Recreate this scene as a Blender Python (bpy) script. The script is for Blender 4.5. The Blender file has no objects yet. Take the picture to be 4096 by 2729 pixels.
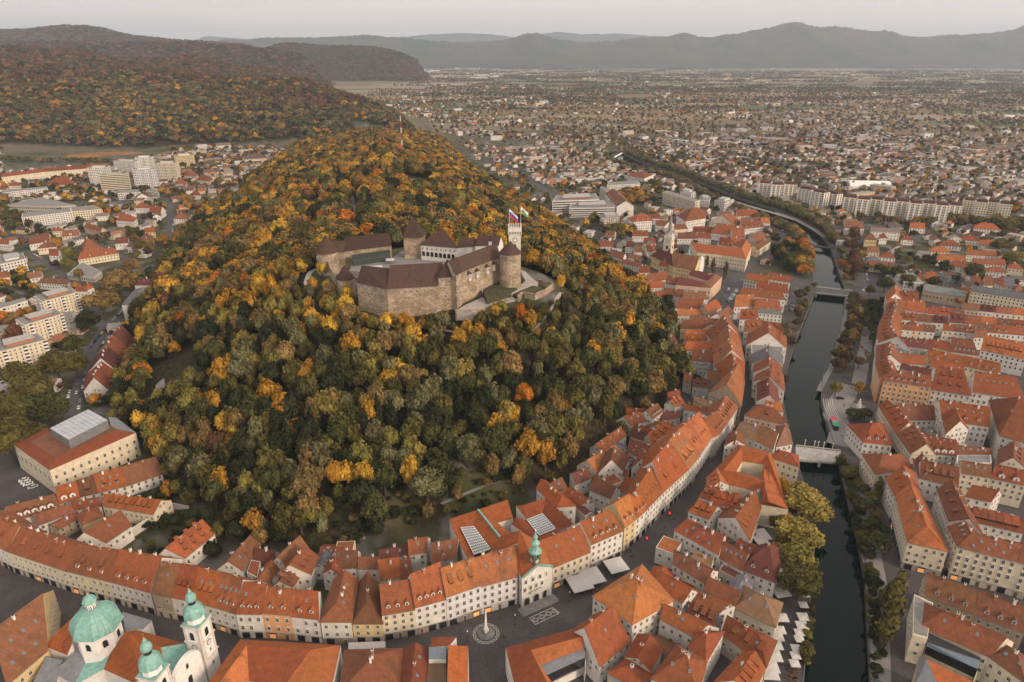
import bpy,bmesh,math,random
import numpy as np
from mathutils import Vector,Matrix
from mathutils.geometry import delaunay_2d_cdt
random.seed(7); rng=np.random.default_rng(11)
R=math.radians
S=bpy.context.scene
COL=S.collection
# ------------------------------------------------------------------ camera
CAMH,PITCH=215.0,R(22.9)
cam=bpy.data.objects.new('camera',bpy.data.cameras.new('camera')); COL.objects.link(cam)
cam.location=(0,0,CAMH); cam.rotation_euler=(R(90) - PITCH,0,0)
cam.data.lens=24; cam.data.sensor_width=36; cam.data.clip_start=1; cam.data.clip_end=120000
S.camera=cam
# ------------------------------------------------------------------ world, sun, exposure
SUN_EL,SUN_AZ=R(24),R(128)      # sun direction: azimuth measured from +Y towards +X (light comes from the right, a little behind)
w=bpy.data.worlds.new('World'); S.world=w; w.use_nodes=True
nt=w.node_tree; nt.nodes.clear(); N=nt.nodes.new; L=nt.links.new
out=N('ShaderNodeOutputWorld'); bg=N('ShaderNodeBackground'); bg.inputs['Strength'].default_value=0.105
sky=N('ShaderNodeTexSky'); sky.sky_type='NISHITA'; sky.sun_disc=False; sky.sun_elevation=SUN_EL; sky.sun_rotation=SUN_AZ
tc=N('ShaderNodeTexCoord'); sep=N('ShaderNodeSeparateXYZ'); L(tc.outputs['Generated'],sep.inputs[0])
rmp=N('ShaderNodeValToRGB'); L(sep.outputs['Z'],rmp.inputs[0])
rmp.color_ramp.elements[0].position=0.0; rmp.color_ramp.elements[0].color=(.84,.74,.66,1)
rmp.color_ramp.elements[1].position=0.6; rmp.color_ramp.elements[1].color=(.85,.78,.725,1)
e=rmp.color_ramp.elements.new(.05); e.color=(.86,.76,.68,1)
e=rmp.color_ramp.elements.new(.12); e.color=(.88,.785,.715,1)
# warmer, brighter overcast towards the sunset side
vd=N('ShaderNodeVectorMath'); vd.operation='DOT_PRODUCT'; L(tc.outputs['Generated'],vd.inputs[0])
vd.inputs[1].default_value=(math.sin(SUN_AZ),math.cos(SUN_AZ),0.15)
mr=N('ShaderNodeMapRange'); L(vd.outputs['Value'],mr.inputs[0]); mr.inputs[1].default_value=-.2; mr.inputs[2].default_value=1; mr.inputs[3].default_value=.97; mr.inputs[4].default_value=1.5
nz=N('ShaderNodeTexNoise'); mp=N('ShaderNodeMapping'); mp.inputs['Scale'].default_value=(1.2,1.2,16); L(tc.outputs['Generated'],mp.inputs[0]); L(mp.outputs[0],nz.inputs[0]); nz.inputs['Scale'].default_value=1.6; nz.inputs['Detail'].default_value=5
mr2=N('ShaderNodeMapRange'); L(nz.outputs[0],mr2.inputs[0]); mr2.inputs[1].default_value=.3; mr2.inputs[2].default_value=.7; mr2.inputs[3].default_value=.93; mr2.inputs[4].default_value=1.06
mul=N('ShaderNodeMath'); mul.operation='MULTIPLY'; L(mr.outputs[0],mul.inputs[0]); L(mr2.outputs[0],mul.inputs[1])
mul2=N('ShaderNodeMath'); mul2.operation='MULTIPLY'; L(mul.outputs[0],mul2.inputs[0]); mul2.inputs[1].default_value=9.9
sc=N('ShaderNodeVectorMath'); sc.operation='SCALE'; L(rmp.outputs[0],sc.inputs[0]); L(mul2.outputs[0],sc.inputs['Scale'])
mx=N('ShaderNodeMixRGB'); mx.inputs[0].default_value=.965; L(sky.outputs[0],mx.inputs[1]); L(sc.outputs[0],mx.inputs[2])
L(mx.outputs[0],bg.inputs[0]); L(bg.outputs[0],out.inputs[0])
sd=bpy.data.lights.new('sun','SUN'); sd.energy=3.1; sd.angle=R(16); sd.color=(1,.78,.56)
so=bpy.data.objects.new('sun',sd); COL.objects.link(so)
so.rotation_euler=Vector((-math.sin(SUN_AZ)*math.cos(SUN_EL),-math.cos(SUN_AZ)*math.cos(SUN_EL),-math.sin(SUN_EL))).to_track_quat('-Z','Y').to_euler()
S.view_settings.view_transform='Standard'; S.view_settings.look='None'; S.view_settings.exposure=0.22; S.view_settings.gamma=1
S.render.engine='CYCLES'; S.cycles.max_bounces=5; S.cycles.diffuse_bounces=3; S.cycles.glossy_bounces=2; S.cycles.transmission_bounces=2; S.cycles.volume_bounces=0; S.cycles.transparent_max_bounces=4

# ------------------------------------------------------------------ survey: a sighting from the camera station gives a bearing; with a known height it gives the ground position
CR=dict(E1=(2400,600,.3398),E2=(0,900,.3827),E3=(3300,1050,.4146),A1=(0,1900,.5288),A2=(900,1900,.5288),A3=(1700,1900,.5288),A4=(2500,1900,.5288),A5=(3200,1900,.5286),B1=(0,1200,.5288),B2=(2300,1300,.4782),B3=(3196,1200,.5288),C3=(1200,800,.4673),C4=(2200,700,.4464),C5=(3100,600,.5102),C6=(0,550,.5421),P=(0,0,1.7407),D1=(0,0,.87),D2=(2048,0,.87))
FPX=4096*24/36
def ray(c,x,y):
    ox,oy,s=CR[c]; u=ox + x*s - 2048; v=oy + y*s - 1364.5
    return Vector((u,FPX*math.cos(PITCH) - v*math.sin(PITCH),-(FPX*math.sin(PITCH) + v*math.cos(PITCH))))
def G(c,x,y,z=0.0):
    d=ray(c,x,y); t=(z - CAMH)/d.z
    return Vector((d.x*t,d.y*t,z))
def GY(c,x,y,Y):           # sighting at a known distance
    d=ray(c,x,y); t=Y/d.y
    return Vector((d.x*t,Y,CAMH + d.z*t))
def GT(c,x,y):              # sighting on the terrain itself
    d=ray(c,x,y); t=np.linspace(60/d.y,6500/d.y,900) if d.y>0 else None
    z=CAMH + d.z*t; h=elev(d.x*t,d.y*t); k=int(np.argmax(z<h)); return Vector((d.x*t[k],d.y*t[k],float(h[k])))
def HG(c,x,y,base):        # height of a sighted point standing above ground point base
    d=ray(c,x,y); return CAMH + d.z*base[1]/d.y
def L2(c,pts,z=0): return [G(c,x,y,z) for x,y in pts]

# ------------------------------------------------------------------ helpers
def tag(o,label=None,cat=None,group=None,kind=None):
    if label: o['label']=label
    if cat: o['category']=cat
    if group: o['group']=group
    if kind: o['kind']=kind
    return o
class MB:
    def __init__(s): s.v=[]; s.f=[]; s.m=[]
    def vert(s,p): s.v.append((p[0],p[1],p[2])); return len(s.v) - 1
    def face(s,pts,mi=0):
        b=len(s.v); s.v+=[(p[0],p[1],p[2]) for p in pts]; s.f.append(tuple(range(b,b + len(pts)))); s.m.append(mi)
    def quadbox(s,q,z0,z1,mi=0,top=None,bottom=False):      # q: list of XY, any n
        n=len(q); lo=[(p[0],p[1],z0) for p in q]; hi=[(p[0],p[1],z1) for p in q]
        for i in range(n):
            j=(i + 1) % n; s.face([lo[i],lo[j],hi[j],hi[i]],mi)
        s.face(hi,mi if top is None else top)
        if bottom: s.face(lo[::-1],mi)
    def box(s,c,d,mi=0,ax=(1,0),bottom=True):                # c centre bottom, d sizes, ax local x direction
        ux,uy=ax; hx,hy=d[0]/2,d[1]/2
        q=[(c[0] + a*hx*ux - b*hy*uy,c[1] + a*hx*uy + b*hy*ux) for a,b in ((-1,-1),(1,-1),(1,1),(-1,1))]
        s.quadbox(q,c[2],c[2] + d[2],mi,bottom=bottom)
    def beam(s,p,q,r,mi=0,n=5,r2=None):
        p=Vector(p); q=Vector(q); d=(q - p); r2=r if r2 is None else r2
        if d.length<1e-6: return
        a=d.orthogonal().normalized(); b=d.cross(a).normalized(); b0=len(s.v)
        for k,rr in ((p,r),(q,r2)):
            for i in range(n):
                t=2*math.pi*i/n; s.vert(k + (a*math.cos(t) + b*math.sin(t))*rr)
        for i in range(n):
            j=(i + 1) % n; s.f.append((b0 + i,b0 + j,b0 + n + j,b0 + n + i)); s.m.append(mi)
        s.f.append(tuple(b0 + n + i for i in range(n))); s.m.append(mi)
    def lathe(s,c,prof,n=16,mi=0,ph=0.0,cap=True):            # prof: (radius, z)
        b0=len(s.v)
        for r,z in prof:
            for i in range(n):
                t=ph + 2*math.pi*i/n; s.vert((c[0] + r*math.cos(t),c[1] + r*math.sin(t),c[2] + z))
        for k in range(len(prof) - 1):
            for i in range(n):
                j=(i + 1) % n; a=b0 + k*n
                s.f.append((a + i,a + j,a + n + j,a + n + i)); s.m.append(mi)
        if cap: s.f.append(tuple(b0 + (len(prof) - 1)*n + i for i in range(n))); s.m.append(mi)
    def solid(s,verts,faces,th,mi=0):                            # a roof surface thickened downwards
        n0=len(s.v); n=len(verts)
        s.v+=[tuple(p) for p in verts]; s.v+=[(p[0],p[1],p[2] - th) for p in verts]
        ed={}
        for f in faces:
            s.f.append(tuple(n0 + i for i in f)); s.m.append(mi)
            s.f.append(tuple(n0 + n + i for i in reversed(f))); s.m.append(mi)
            for k in range(len(f)):
                a,b=f[k],f[(k + 1) % len(f)]; ed[(a,b)]=1
        for (a,b) in ed:
            if (b,a) not in ed: s.f.append((n0 + b,n0 + a,n0 + n + a,n0 + n + b)); s.m.append(mi)
    def mesh(s,name,mats,smooth=False,org=(0,0,0)):
        me=bpy.data.meshes.new(name)
        v=[(a - org[0],b - org[1],c - org[2]) for a,b,c in s.v] if any(org) else s.v
        me.from_pydata(v,[],s.f)
        for m in mats: me.materials.append(m)
        if len(mats)>1: me.polygons.foreach_set('material_index',s.m)
        if smooth: me.polygons.foreach_set('use_smooth',[True]*len(s.f))
        me.update(); return me
    def build(s,name,mats,parent=None,smooth=False,org=(0,0,0),color=None,loc=None):
        if not isinstance(mats,(list,tuple)): mats=[mats]
        o=bpy.data.objects.new(name,s.mesh(name,mats,smooth,org)); COL.objects.link(o)
        if parent is not None: o.parent=parent
        elif any(org): o.location=org
        if loc is not None: o.location=loc
        if color: o.color=(*color,1)
        return o
def empty(name,loc,label=None,cat=None,group=None,rz=0.0):
    o=bpy.data.objects.new(name,None); COL.objects.link(o); o.location=loc; o.rotation_euler=(0,0,rz); o.empty_display_size=.5
    return tag(o,label,cat,group)
def inst(name,me,parent,loc,rz=0.0,scale=(1,1,1),color=None,rx=0.0):
    o=bpy.data.objects.new(name,me); COL.objects.link(o); o.parent=parent; o.location=loc; o.rotation_euler=(rx,0,rz); o.scale=scale
    if color: o.color=(*color,1)
    return o
def lin(r,g,b):
    f=lambda c: (c/255)**2.2
    return (f(r),f(g),f(b))
# ------------------------------------------------------------------ materials
def newmat(name,rough=.85,spec=.25):
    m=bpy.data.materials.new(name); m.use_nodes=True
    b=m.node_tree.nodes['Principled BSDF']; b.inputs['Roughness'].default_value=rough
    b.inputs['Specular IOR Level'].default_value=spec
    return m,m.node_tree,b
def noise(nt,scale,detail=3,vec='Object',stretch=(1,1,1),dist=0.0):
    t=nt.nodes.new('ShaderNodeTexCoord'); mp=nt.nodes.new('ShaderNodeMapping'); mp.inputs['Scale'].default_value=stretch
    n=nt.nodes.new('ShaderNodeTexNoise'); n.inputs['Scale'].default_value=scale; n.inputs['Detail'].default_value=detail; n.inputs['Distortion'].default_value=dist
    if vec=='World':
        g=nt.nodes.new('ShaderNodeNewGeometry'); nt.links.new(g.outputs['Position'],mp.inputs[0])
    else: nt.links.new(t.outputs[vec],mp.inputs[0])
    nt.links.new(mp.outputs[0],n.inputs['Vector']); return n.outputs['Fac']
def ramp(nt,fac,a,b,lo=0.0,hi=1.0):
    m=nt.nodes.new('ShaderNodeMapRange'); nt.links.new(fac,m.inputs[0]); m.inputs[1].default_value=a; m.inputs[2].default_value=b; m.inputs[3].default_value=lo; m.inputs[4].default_value=hi
    return m.outputs[0]
def mixc(nt,fac,a,b,mode='MIX'):
    m=nt.nodes.new('ShaderNodeMixRGB'); m.blend_type=mode
    for k,x in ((0,fac),(1,a),(2,b)):
        if hasattr(x,'is_linked') or hasattr(x,'links'): nt.links.new(x,m.inputs[k])
        else: m.inputs[k].default_value=x if k==0 else ((*x,1) if len(x)==3 else x)
    return m.outputs[0]
def scalec(nt,c,f):
    m=nt.nodes.new('ShaderNodeVectorMath'); m.operation='SCALE'
    nt.links.new(c,m.inputs[0]); nt.links.new(f,m.inputs['Scale']); return m.outputs[0]
def bump(nt,b,h,s,d=.1):
    n=nt.nodes.new('ShaderNodeBump'); n.inputs['Strength'].default_value=s; n.inputs['Distance'].default_value=d
    nt.links.new(h,n.inputs['Height']); nt.links.new(n.outputs[0],b.inputs['Normal'])
def objcol(nt): return nt.nodes.new('ShaderNodeObjectInfo')
def simple(name,col,rough=.8,spec=.25,var=.12,sc=.5,metal=0):
    m,nt,b=newmat(name,rough,spec); b.inputs['Metallic'].default_value=metal
    f=ramp(nt,noise(nt,sc,4),.3,.7,1 - var,1 + var)
    rgb=nt.nodes.new('ShaderNodeRGB'); rgb.outputs[0].default_value=(*col,1)
    nt.links.new(scalec(nt,rgb.outputs[0],f),b.inputs['Base Color']); return m
def obmat(name,rough,kind):
    m,nt,b=newmat(name,rough); oi=objcol(nt); c=oi.outputs['Color']
    if kind=='roof':
        c=scalec(nt,c,ramp(nt,noise(nt,.55,5,'World',(1,1,.35)),.3,.72,.80,1.16))
        c=scalec(nt,c,ramp(nt,oi.outputs['Random'],0,1,.78,1.16))
        c=scalec(nt,c,ramp(nt,noise(nt,3.2,2,'World',(1,1,.12)),.3,.7,.76,1.2))
        al=ramp(nt,noise(nt,.16,6,'World',(1,1,.6),1.0),.50,.64)
        rnd=ramp(nt,oi.outputs['Random'],.2,1,.15,.95)
        mm=nt.nodes.new('ShaderNodeMath'); mm.operation='MULTIPLY'; nt.links.new(al,mm.inputs[0]); nt.links.new(rnd,mm.inputs[1])
        c=mixc(nt,mm.outputs[0],c,mixc(nt,.55,c,(.06,.035,.022)))
        bump(nt,b,noise(nt,3.5,3,'World',(1,1,.3)),.5,.25)
    if kind=='wall':
        c=scalec(nt,c,ramp(nt,noise(nt,.35,5,'World'),.3,.7,.84,1.08))
        c=mixc(nt,ramp(nt,noise(nt,.9,4,'World',(1,1,.25)),.55,.75,0,.45),c,mixc(nt,.5,c,(.14,.11,.085)))
    if kind=='stone':
        v=nt.nodes.new('ShaderNodeTexVoronoi'); v.inputs['Scale'].default_value=1.1; g=nt.nodes.new('ShaderNodeNewGeometry'); mp=nt.nodes.new('ShaderNodeMapping'); mp.inputs['Scale'].default_value=(1,1,1.9); nt.links.new(g.outputs['Position'],mp.inputs[0]); nt.links.new(mp.outputs[0],v.inputs['Vector'])
        bw=nt.nodes.new('ShaderNodeRGBToBW'); nt.links.new(v.outputs['Color'],bw.inputs[0])
        c=scalec(nt,c,ramp(nt,bw.outputs[0],.15,.85,.62,1.3))
        c=mixc(nt,ramp(nt,noise(nt,.14,5,'World',(1,1,1.6)),.42,.6,0,.85),c,mixc(nt,.6,c,(.11,.075,.05)))
        c=mixc(nt,ramp(nt,noise(nt,.23,4,'World',(1,1,2)),.56,.68,0,.5),c,(.45,.40,.33))
        bump(nt,b,v.outputs['Distance'],.5,.2)
    nt.links.new(c,b.inputs['Base Color']); return m
M={}
M['roof']=obmat('clay_tiles',.8,'roof'); M['wall']=obmat('stucco',.9,'wall'); M['stone']=obmat('rubble_stone',.92,'stone')
M['glass']=simple('window_glass',(.018,.02,.024),.12,.6,.3,2)
M['skyglass']=simple('skylight_glass',(.10,.13,.16),.15,.8,.2,2)
M['frame']=simple('white_joinery',(.55,.52,.47),.6)
M['greyframe']=simple('stone_surround',(.36,.33,.29),.8)
M['copper']=simple('green_copper',(.17,.33,.29),.55,.4,.22,.8)
M['lead']=simple('grey_sheet_metal',(.16,.165,.18),.45,.5,.2,.6)
M['gold']=simple('gilding',(.55,.33,.08),.35,.6,.1,1,.8)
M['white']=simple('white_paint',(.66,.63,.60),.75,.25,.1,.6)
M['canvas']=simple('white_canvas',(.46,.44,.42),.9,.1,.1,.9)
M['dark']=simple('dark_paint',(.025,.025,.027),.5)
M['wood']=simple('brown_wood',(.13,.075,.04),.7)
M['conc']=simple('concrete',(.33,.32,.30),.9,.2,.2,.4)
M['gravel']=simple('flat_roof_gravel',(.20,.19,.18),.95,.1,.25,.5)
M['bark']=simple('bark',(.07,.055,.042),.95,.1,.3,1.5)
M['brick']=simple('orange_brick',(.38,.15,.07),.85,.2,.2,1)
M['ivory']=simple('pale_limestone',(.50,.46,.41),.8,.2,.15,.7)
def emis(name,col,st):
    m,nt,b=newmat(name); b.inputs['Base Color'].default_value=(*col,1); b.inputs['Emission Color'].default_value=(*col,1); b.inputs['Emission Strength'].default_value=st; return m
M['lit']=emis('lit_shop_window',(.8,.38,.13),.28)
M['redlit']=emis('red_sign_light',(1,.05,.03),.6)
M['green_lit']=emis('green_sign_light',(.1,1,.2),1.0)
# foliage: colour comes from the tree's own object colour, or from the per-instance attribute for the mass of the wood
def foliage(name,attr=None):
    m,nt,b=newmat(name,.9,.08)
    if attr:
        a=nt.nodes.new('ShaderNodeAttribute'); a.attribute_type='INSTANCER'; a.attribute_name=attr; c=a.outputs['Color']
    else: c=objcol(nt).outputs['Color']
    f=ramp(nt,noise(nt,.55,3,'Object'),.32,.68,.55,1.35)
    c=scalec(nt,c,f)
    f2=noise(nt,2.6,2,'Object'); c=scalec(nt,c,ramp(nt,f2,.3,.7,.7,1.3))
    nt.links.new(c,b.inputs['Base Color'])
    return m
M['leaf']=foliage('leaves'); M['leafI']=foliage('leaves_in_the_mass','tint')
# ------------------------------------------------------------------ terrain heights
CASTLE_T=[(-146,470),(-140,446),(-112,424),(-78,408),(-36,406),(-8,400),(26,412),(36,436),(22,470),(-10,510),(-80,545),(-125,520)]
CASTLE_B=[(-268,396),(-206,327),(-146,256),(-91,246),(-30,276),(26,306),(82,366),(124,432),(136,548),(112,680),(66,860),(25,1000),(-50,1250),(-110,1500),(-170,1800),(-235,1990),(-420,2000),(-540,1750),(-500,1500),(-480,1300),(-450,1049),(-408,815),(-325,545)]
CREST1=[(-110,540,68),(-140,650,54),(-170,780,60),(-165,950,66),(-205,1100,60),(-235,1300,50),(-290,1500,38),(-330,1700,26),(-370,1850,14)]
HILL_B=[(-3400,1500),(-1250,1790),(-950,1700),(-700,1790),(-450,1980),(-280,2060),(-370,2450),(-560,2900),(-760,3400),(-1010,4200),(-1250,4650),(-1800,5200),(-5000,5500),(-5200,1500)]
CREST2=[[(-2900,3150,215),(-1900,3300,205),(-1350,3500,165),(-1100,3900,85)],[(-1500,2450,150),(-1000,2450,135),(-700,2450,112),(-470,2380,60)],[(-2600,2300,160),(-1500,2450,150)]]
def seg_d(x,y,poly,closed=True):
    d=np.full(x.shape,1e9); n=len(poly)
    for i in range(n if closed else n - 1):
        ax,ay=poly[i][:2]; bx,by=poly[(i + 1) % n][:2]; dx,dy=bx - ax,by - ay
        t=np.clip(((x - ax)*dx + (y - ay)*dy)/(dx*dx + dy*dy),0,1)
        d=np.minimum(d,np.hypot(x - ax - t*dx,y - ay - t*dy))
    return d
def inside(x,y,poly):
    r=np.zeros(x.shape,bool); n=len(poly)
    for i in range(n):
        ax,ay=poly[i][:2]; bx,by=poly[(i + 1) % n][:2]
        if ay==by: continue
        c=((ay>y) !=(by>y)) & (x<(bx - ax)*(y - ay)/(by - ay) + ax); r ^=c
    return r
def crest(x,y,dB,line,p=1.0):
    best=np.zeros(x.shape); n=len(line)
    for i in range(n - 1):
        ax,ay,ah=line[i]; bx,by,bh=line[i + 1]; dx,dy=bx - ax,by - ay
        t=np.clip(((x - ax)*dx + (y - ay)*dy)/(dx*dx + dy*dy),0,1)
        d=np.hypot(x - ax - t*dx,y - ay - t*dy); h=ah + (bh - ah)*t
        best=np.maximum(best,h*(dB/(dB + d + 1e-6))**p)
    return best
def wob(x,y,s,k=0):
    return np.sin(x/s + 1.3*k + 1.7*np.sin(y/s*.8 + k))*np.cos(y/s*1.1 - .7*k + 1.2*np.sin(x/s*.7))
def elev(x,y):
    x=np.asarray(x,float); y=np.asarray(y,float); z=np.zeros(x.shape)
    iB=inside(x,y,CASTLE_B); dB=np.where(iB,seg_d(x,y,CASTLE_B),0)
    iT=inside(x,y,CASTLE_T); dT=np.where(iT,0,seg_d(x,y,CASTLE_T))
    z1=69.5*(dB/(dB + dT + 1e-6)); z1=np.where(iT,69.5,z1); z1=np.where(dT<0.1,z1,z1)
    z2=crest(x,y,dB,CREST1)
    z=np.maximum(z1,z2)*iB
    iH=inside(x,y,HILL_B); dH=np.where(iH,seg_d(x,y,HILL_B),0)
    zh=np.zeros(x.shape)
    for l in CREST2: zh=np.maximum(zh,crest(x,y,dH,l,.8))
    zh*=1 + .14*wob(x,y,160,1) + .08*wob(x,y,70,2)
    return z + zh*iH
def ez(x,y): return float(elev(np.array([x]),np.array([y]))[0])

# ------------------------------------------------------------------ river banks (sighted at quay level)
def cv(pts,z=0): return [tuple(G(c,x,y,z)[:2]) for c,x,y in pts]
LB=cv([('P',1838,1700),('P',1846,1568),('P',1860,1400),('P',1872,1250),('P',1860,1150),('P',1836,1075),('P',1815,1000),('P',1800,930),('P',1800,895),('P',1812,835),('P',1835,765),('P',1858,710),('P',1872,672),('P',1868,640),('P',1866,590),('P',1856,560),('P',1838,536),('P',1800,518),('P',1745,502),('P',1690,478),('P',1650,459),('P',1600,432),('P',1545,408),('P',1490,396),('P',1440,382),('P',1400,366)])
RB=cv([('P',2016,1700),('P',2003,1568),('P',1998,1480),('P',1990,1330),('P',1972,1230),('P',1950,1140),('P',1925,1040),('P',1903,980),('P',1888,920),('P',1890,865),('P',1908,825),('P',1928,765),('P',1942,700),('P',1946,672),('P',1938,650),('P',1924,615),('P',1915,585),('P',1905,560),('P',1880,528),('P',1830,500),('P',1780,480),('P',1700,455),('P',1640,430),('P',1580,408),('P',1540,392),('P',1500,382),('P',1462,366),('P',1430,350)])
RIVER=LB + RB[::-1]
OLD_TOWN=[(-420,120),(-420,330),(-262,401),(-201,333),(-142,262),(-91,252),(-32,285),(20,315),(70,377),(113,440),(128,552),(110,700),(100,900),(260,1000),(330,960),(420,800),(480,640),(700,640),(900,600),(900,100)]
LAWNS=[[tuple(GT(c,x,y)[:2]) for c,x,y in q] if z>0 else cv(q) for q,z in (([('P',550,262),('P',575,256),('P',640,256),('P',635,266),('P',560,270)],70),([('P',695,485),('P',735,452),('P',755,470),('P',742,492),('P',712,502)],50),([('P',518,462),('P',560,425),('P',590,425),('P',560,462),('P',530,472)],20),([('P',915,415),('P',1000,415),('P',992,448),('P',930,450)],76),([('P',808,278),('P',885,290),('P',880,303),('P',812,303)],45),([('C5',310,1150),('C5',325,1200),('C5',240,1400),('C5',205,1480),('C5',160,1400),('C5',215,1180)],0),([('C5',500,900),('C5',560,880),('C5',620,1060),('C5',600,1100),('C5',530,1080)],0),([('B3',255,560),('B3',330,300),('B3',420,120),('B3',470,150),('B3',400,420),('B3',310,560)],0),([('P',1735,620),('P',1800,590),('P',1840,640),('P',1830,680),('P',1750,655)],0),([('C5',960,860),('C5',1250,860),('C5',1450,1000),('C5',1150,1040)],0),([('E3',830,190),('E3',950,300),('E3',1200,340),('E3',1380,330),('E3',1380,380),('E3',900,300)],0),([('A2',850,500),('A2',860,330),('A2',1000,300),('A2',1060,480),('A2',1000,580),('A2',880,580)],0),([('A2',1150,240),('A2',1400,220),('A2',1480,420),('A2',1200,440)],0),([('A3',120,160),('A3',340,60),('A3',520,70),('A3',680,60),('A3',760,160),('A3',560,280),('A3',160,340)],0),([('A1',1100,180),('A1',1300,150),('A1',1520,300),('A1',1620,440),('A1',1420,640),('A1',1100,580)],0))]
M['quay']=simple('weathered_quay_stone',(.12,.11,.095),.95,.1,.35,.3)
def build_ground():
    rr=np.concatenate([np.geomspace(110,900,130),np.geomspace(912,4600,125)[0:],np.geomspace(4800,60000,26)])
    aa=np.linspace(R(-56),R(56),250)
    X=(rr[:,None]*np.sin(aa)[None]); Y=(rr[:,None]*np.cos(aa)[None]); X=X.ravel(); Y=Y.ravel()
    X+=rng.normal(0,.4,X.shape)
    dr=np.minimum(seg_d(X,Y,LB,False),seg_d(X,Y,RB,False)); keep=(dr>2.2) & ~inside(X,Y,RIVER)
    X,Y=X[keep],Y[keep]
    def dens(l):
        o=[]
        for i in range(len(l) - 1):
            a,b=Vector(l[i]),Vector(l[i + 1]); k=max(1,int((b - a).length/12))
            o+=[tuple(a.lerp(b,j/k)) for j in range(k)]
        return o + [l[-1]]
    ring=dens(LB) + dens(RB)[::-1]; n=len(ring)
    pts=[Vector(p) for p in ring] + [Vector((x,y)) for x,y in zip(X,Y)]
    ed=[(i,(i + 1) % n) for i in range(n)]
    vo,_,fo,*_=delaunay_2d_cdt(pts,ed,[],0,1e-4)
    V=np.array([(v.x,v.y) for v in vo]); Fa=np.array([f[:3] for f in fo]); C=V[Fa].mean(1)
    Fa=Fa[~inside(C[:,0],C[:,1],ring)]
    Z=elev(V[:,0],V[:,1])
    me=bpy.data.meshes.new('ground'); me.from_pydata(np.c_[V,Z].tolist(),[],Fa.tolist())
    x,y=V[:,0],V[:,1]; paved=inside(x,y,OLD_TOWN).astype(float)*(1 - np.clip((34 - seg_d(x,y,CASTLE_B))/8,0,1)*(y<640)*~((x>95) & (y>400))); lawn=np.zeros(len(x),bool)
    for q in LAWNS: lawn|=inside(x,y,q)
    paved=paved*~lawn
    wood=np.clip(Z/4,0,1)*(~inside(x,y,CASTLE_T))*~lawn
    plate=inside(x,y,CASTLE_T).astype(float)
    far=np.clip((np.hypot(x,y) - 1700)/900,0,1)*(Z<1)
    ca=me.color_attributes.new('cover','FLOAT_COLOR','POINT')
    ca.data.foreach_set('color',np.c_[np.maximum(paved*(1 - wood),0),wood,far,np.ones(len(x))].astype(np.float32).ravel())
    me.polygons.foreach_set('use_smooth',[True]*len(Fa)); me.update()
    m,nt,b=newmat('ground_cover',.95,.1); A=nt.nodes.new('ShaderNodeAttribute'); A.attribute_name='cover'; sp=nt.nodes.new('ShaderNodeSeparateColor'); nt.links.new(A.outputs['Color'],sp.inputs[0])
    grass=mixc(nt,ramp(nt,noise(nt,.02,5,'World'),.4,.6),(.04,.045,.018),(.075,.068,.034))
    grass=mixc(nt,ramp(nt,noise(nt,.05,4,'World'),.5,.62),grass,(.13,.12,.11))
    pav=mixc(nt,ramp(nt,noise(nt,1.2,4,'World'),.35,.65),(.062,.055,.056),(.092,.082,.081))
    pav=scalec(nt,pav,ramp(nt,noise(nt,.09,4,'World'),.35,.65,.85,1.15))
    flo=mixc(nt,ramp(nt,noise(nt,.4,4,'World'),.4,.6),(.018,.016,.009),(.05,.038,.016))
    vo=nt.nodes.new('ShaderNodeTexVoronoi'); vo.inputs['Scale'].default_value=1; g=nt.nodes.new('ShaderNodeNewGeometry'); mp=nt.nodes.new('ShaderNodeMapping'); mp.inputs['Scale'].default_value=(.0012,.0045,1); mp.inputs['Rotation'].default_value=(0,0,.5); nt.links.new(g.outputs['Position'],mp.inputs[0]); nt.links.new(mp.outputs[0],vo.inputs['Vector'])
    bw=nt.nodes.new('ShaderNodeRGBToBW'); nt.links.new(vo.outputs['Color'],bw.inputs[0])
    cr=nt.nodes.new('ShaderNodeValToRGB'); nt.links.new(bw.outputs[0],cr.inputs[0]); cr.color_ramp.interpolation='CONSTANT'
    cr.color_ramp.elements[0].color=(.17,.12,.07,1); cr.color_ramp.elements[1].position=.75; cr.color_ramp.elements[1].color=(.25,.20,.14,1)
    for p,c in ((.35,(.09,.11,.05,1)),(.48,(.22,.165,.10,1)),(.6,(.11,.12,.06,1)),(.68,(.17,.125,.085,1))):
        q=cr.color_ramp.elements.new(p); q.color=c
    c=mixc(nt,sp.outputs[2],grass,cr.outputs[0]); c=mixc(nt,sp.outputs[0],c,pav); c=mixc(nt,sp.outputs[1],c,flo)
    nt.links.new(c,b.inputs['Base Color']); me.materials.append(m)
    o=bpy.data.objects.new('ground',me); COL.objects.link(o); tag(o,kind='structure')
    # water
    mw,nt,b=newmat('river_water',.05,.2); b.inputs['Base Color'].default_value=(.0006,.0065,.0052,1); b.inputs['IOR'].default_value=1.33
    bump(nt,b,noise(nt,.8,3,'World'),.06,.3)
    mb=MB(); q=[Vector(p) for p in RIVER]
    k=min(len(LB),len(RB))
    for i in range(len(LB) - 1):
        j=min(i,len(RB) - 1); 
    from mathutils.geometry import tessellate_polygon
    tri=tessellate_polygon([[Vector((p[0],p[1],0)) for p in RIVER]])
    mb.v=[(p[0],p[1],-3.6) for p in RIVER]
    mb.f=[tuple(t) for t in tri]; mb.m=[0]*len(tri)
    ob=mb.build('water',mw); tag(ob,kind='structure')
    bm=bmesh.new(); bm.from_mesh(ob.data); bmesh.ops.recalc_face_normals(bm,faces=bm.faces)
    if sum(f.normal.z for f in bm.faces)<0: bmesh.ops.reverse_faces(bm,faces=bm.faces)
    bm.to_mesh(ob.data); bm.free()
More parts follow.
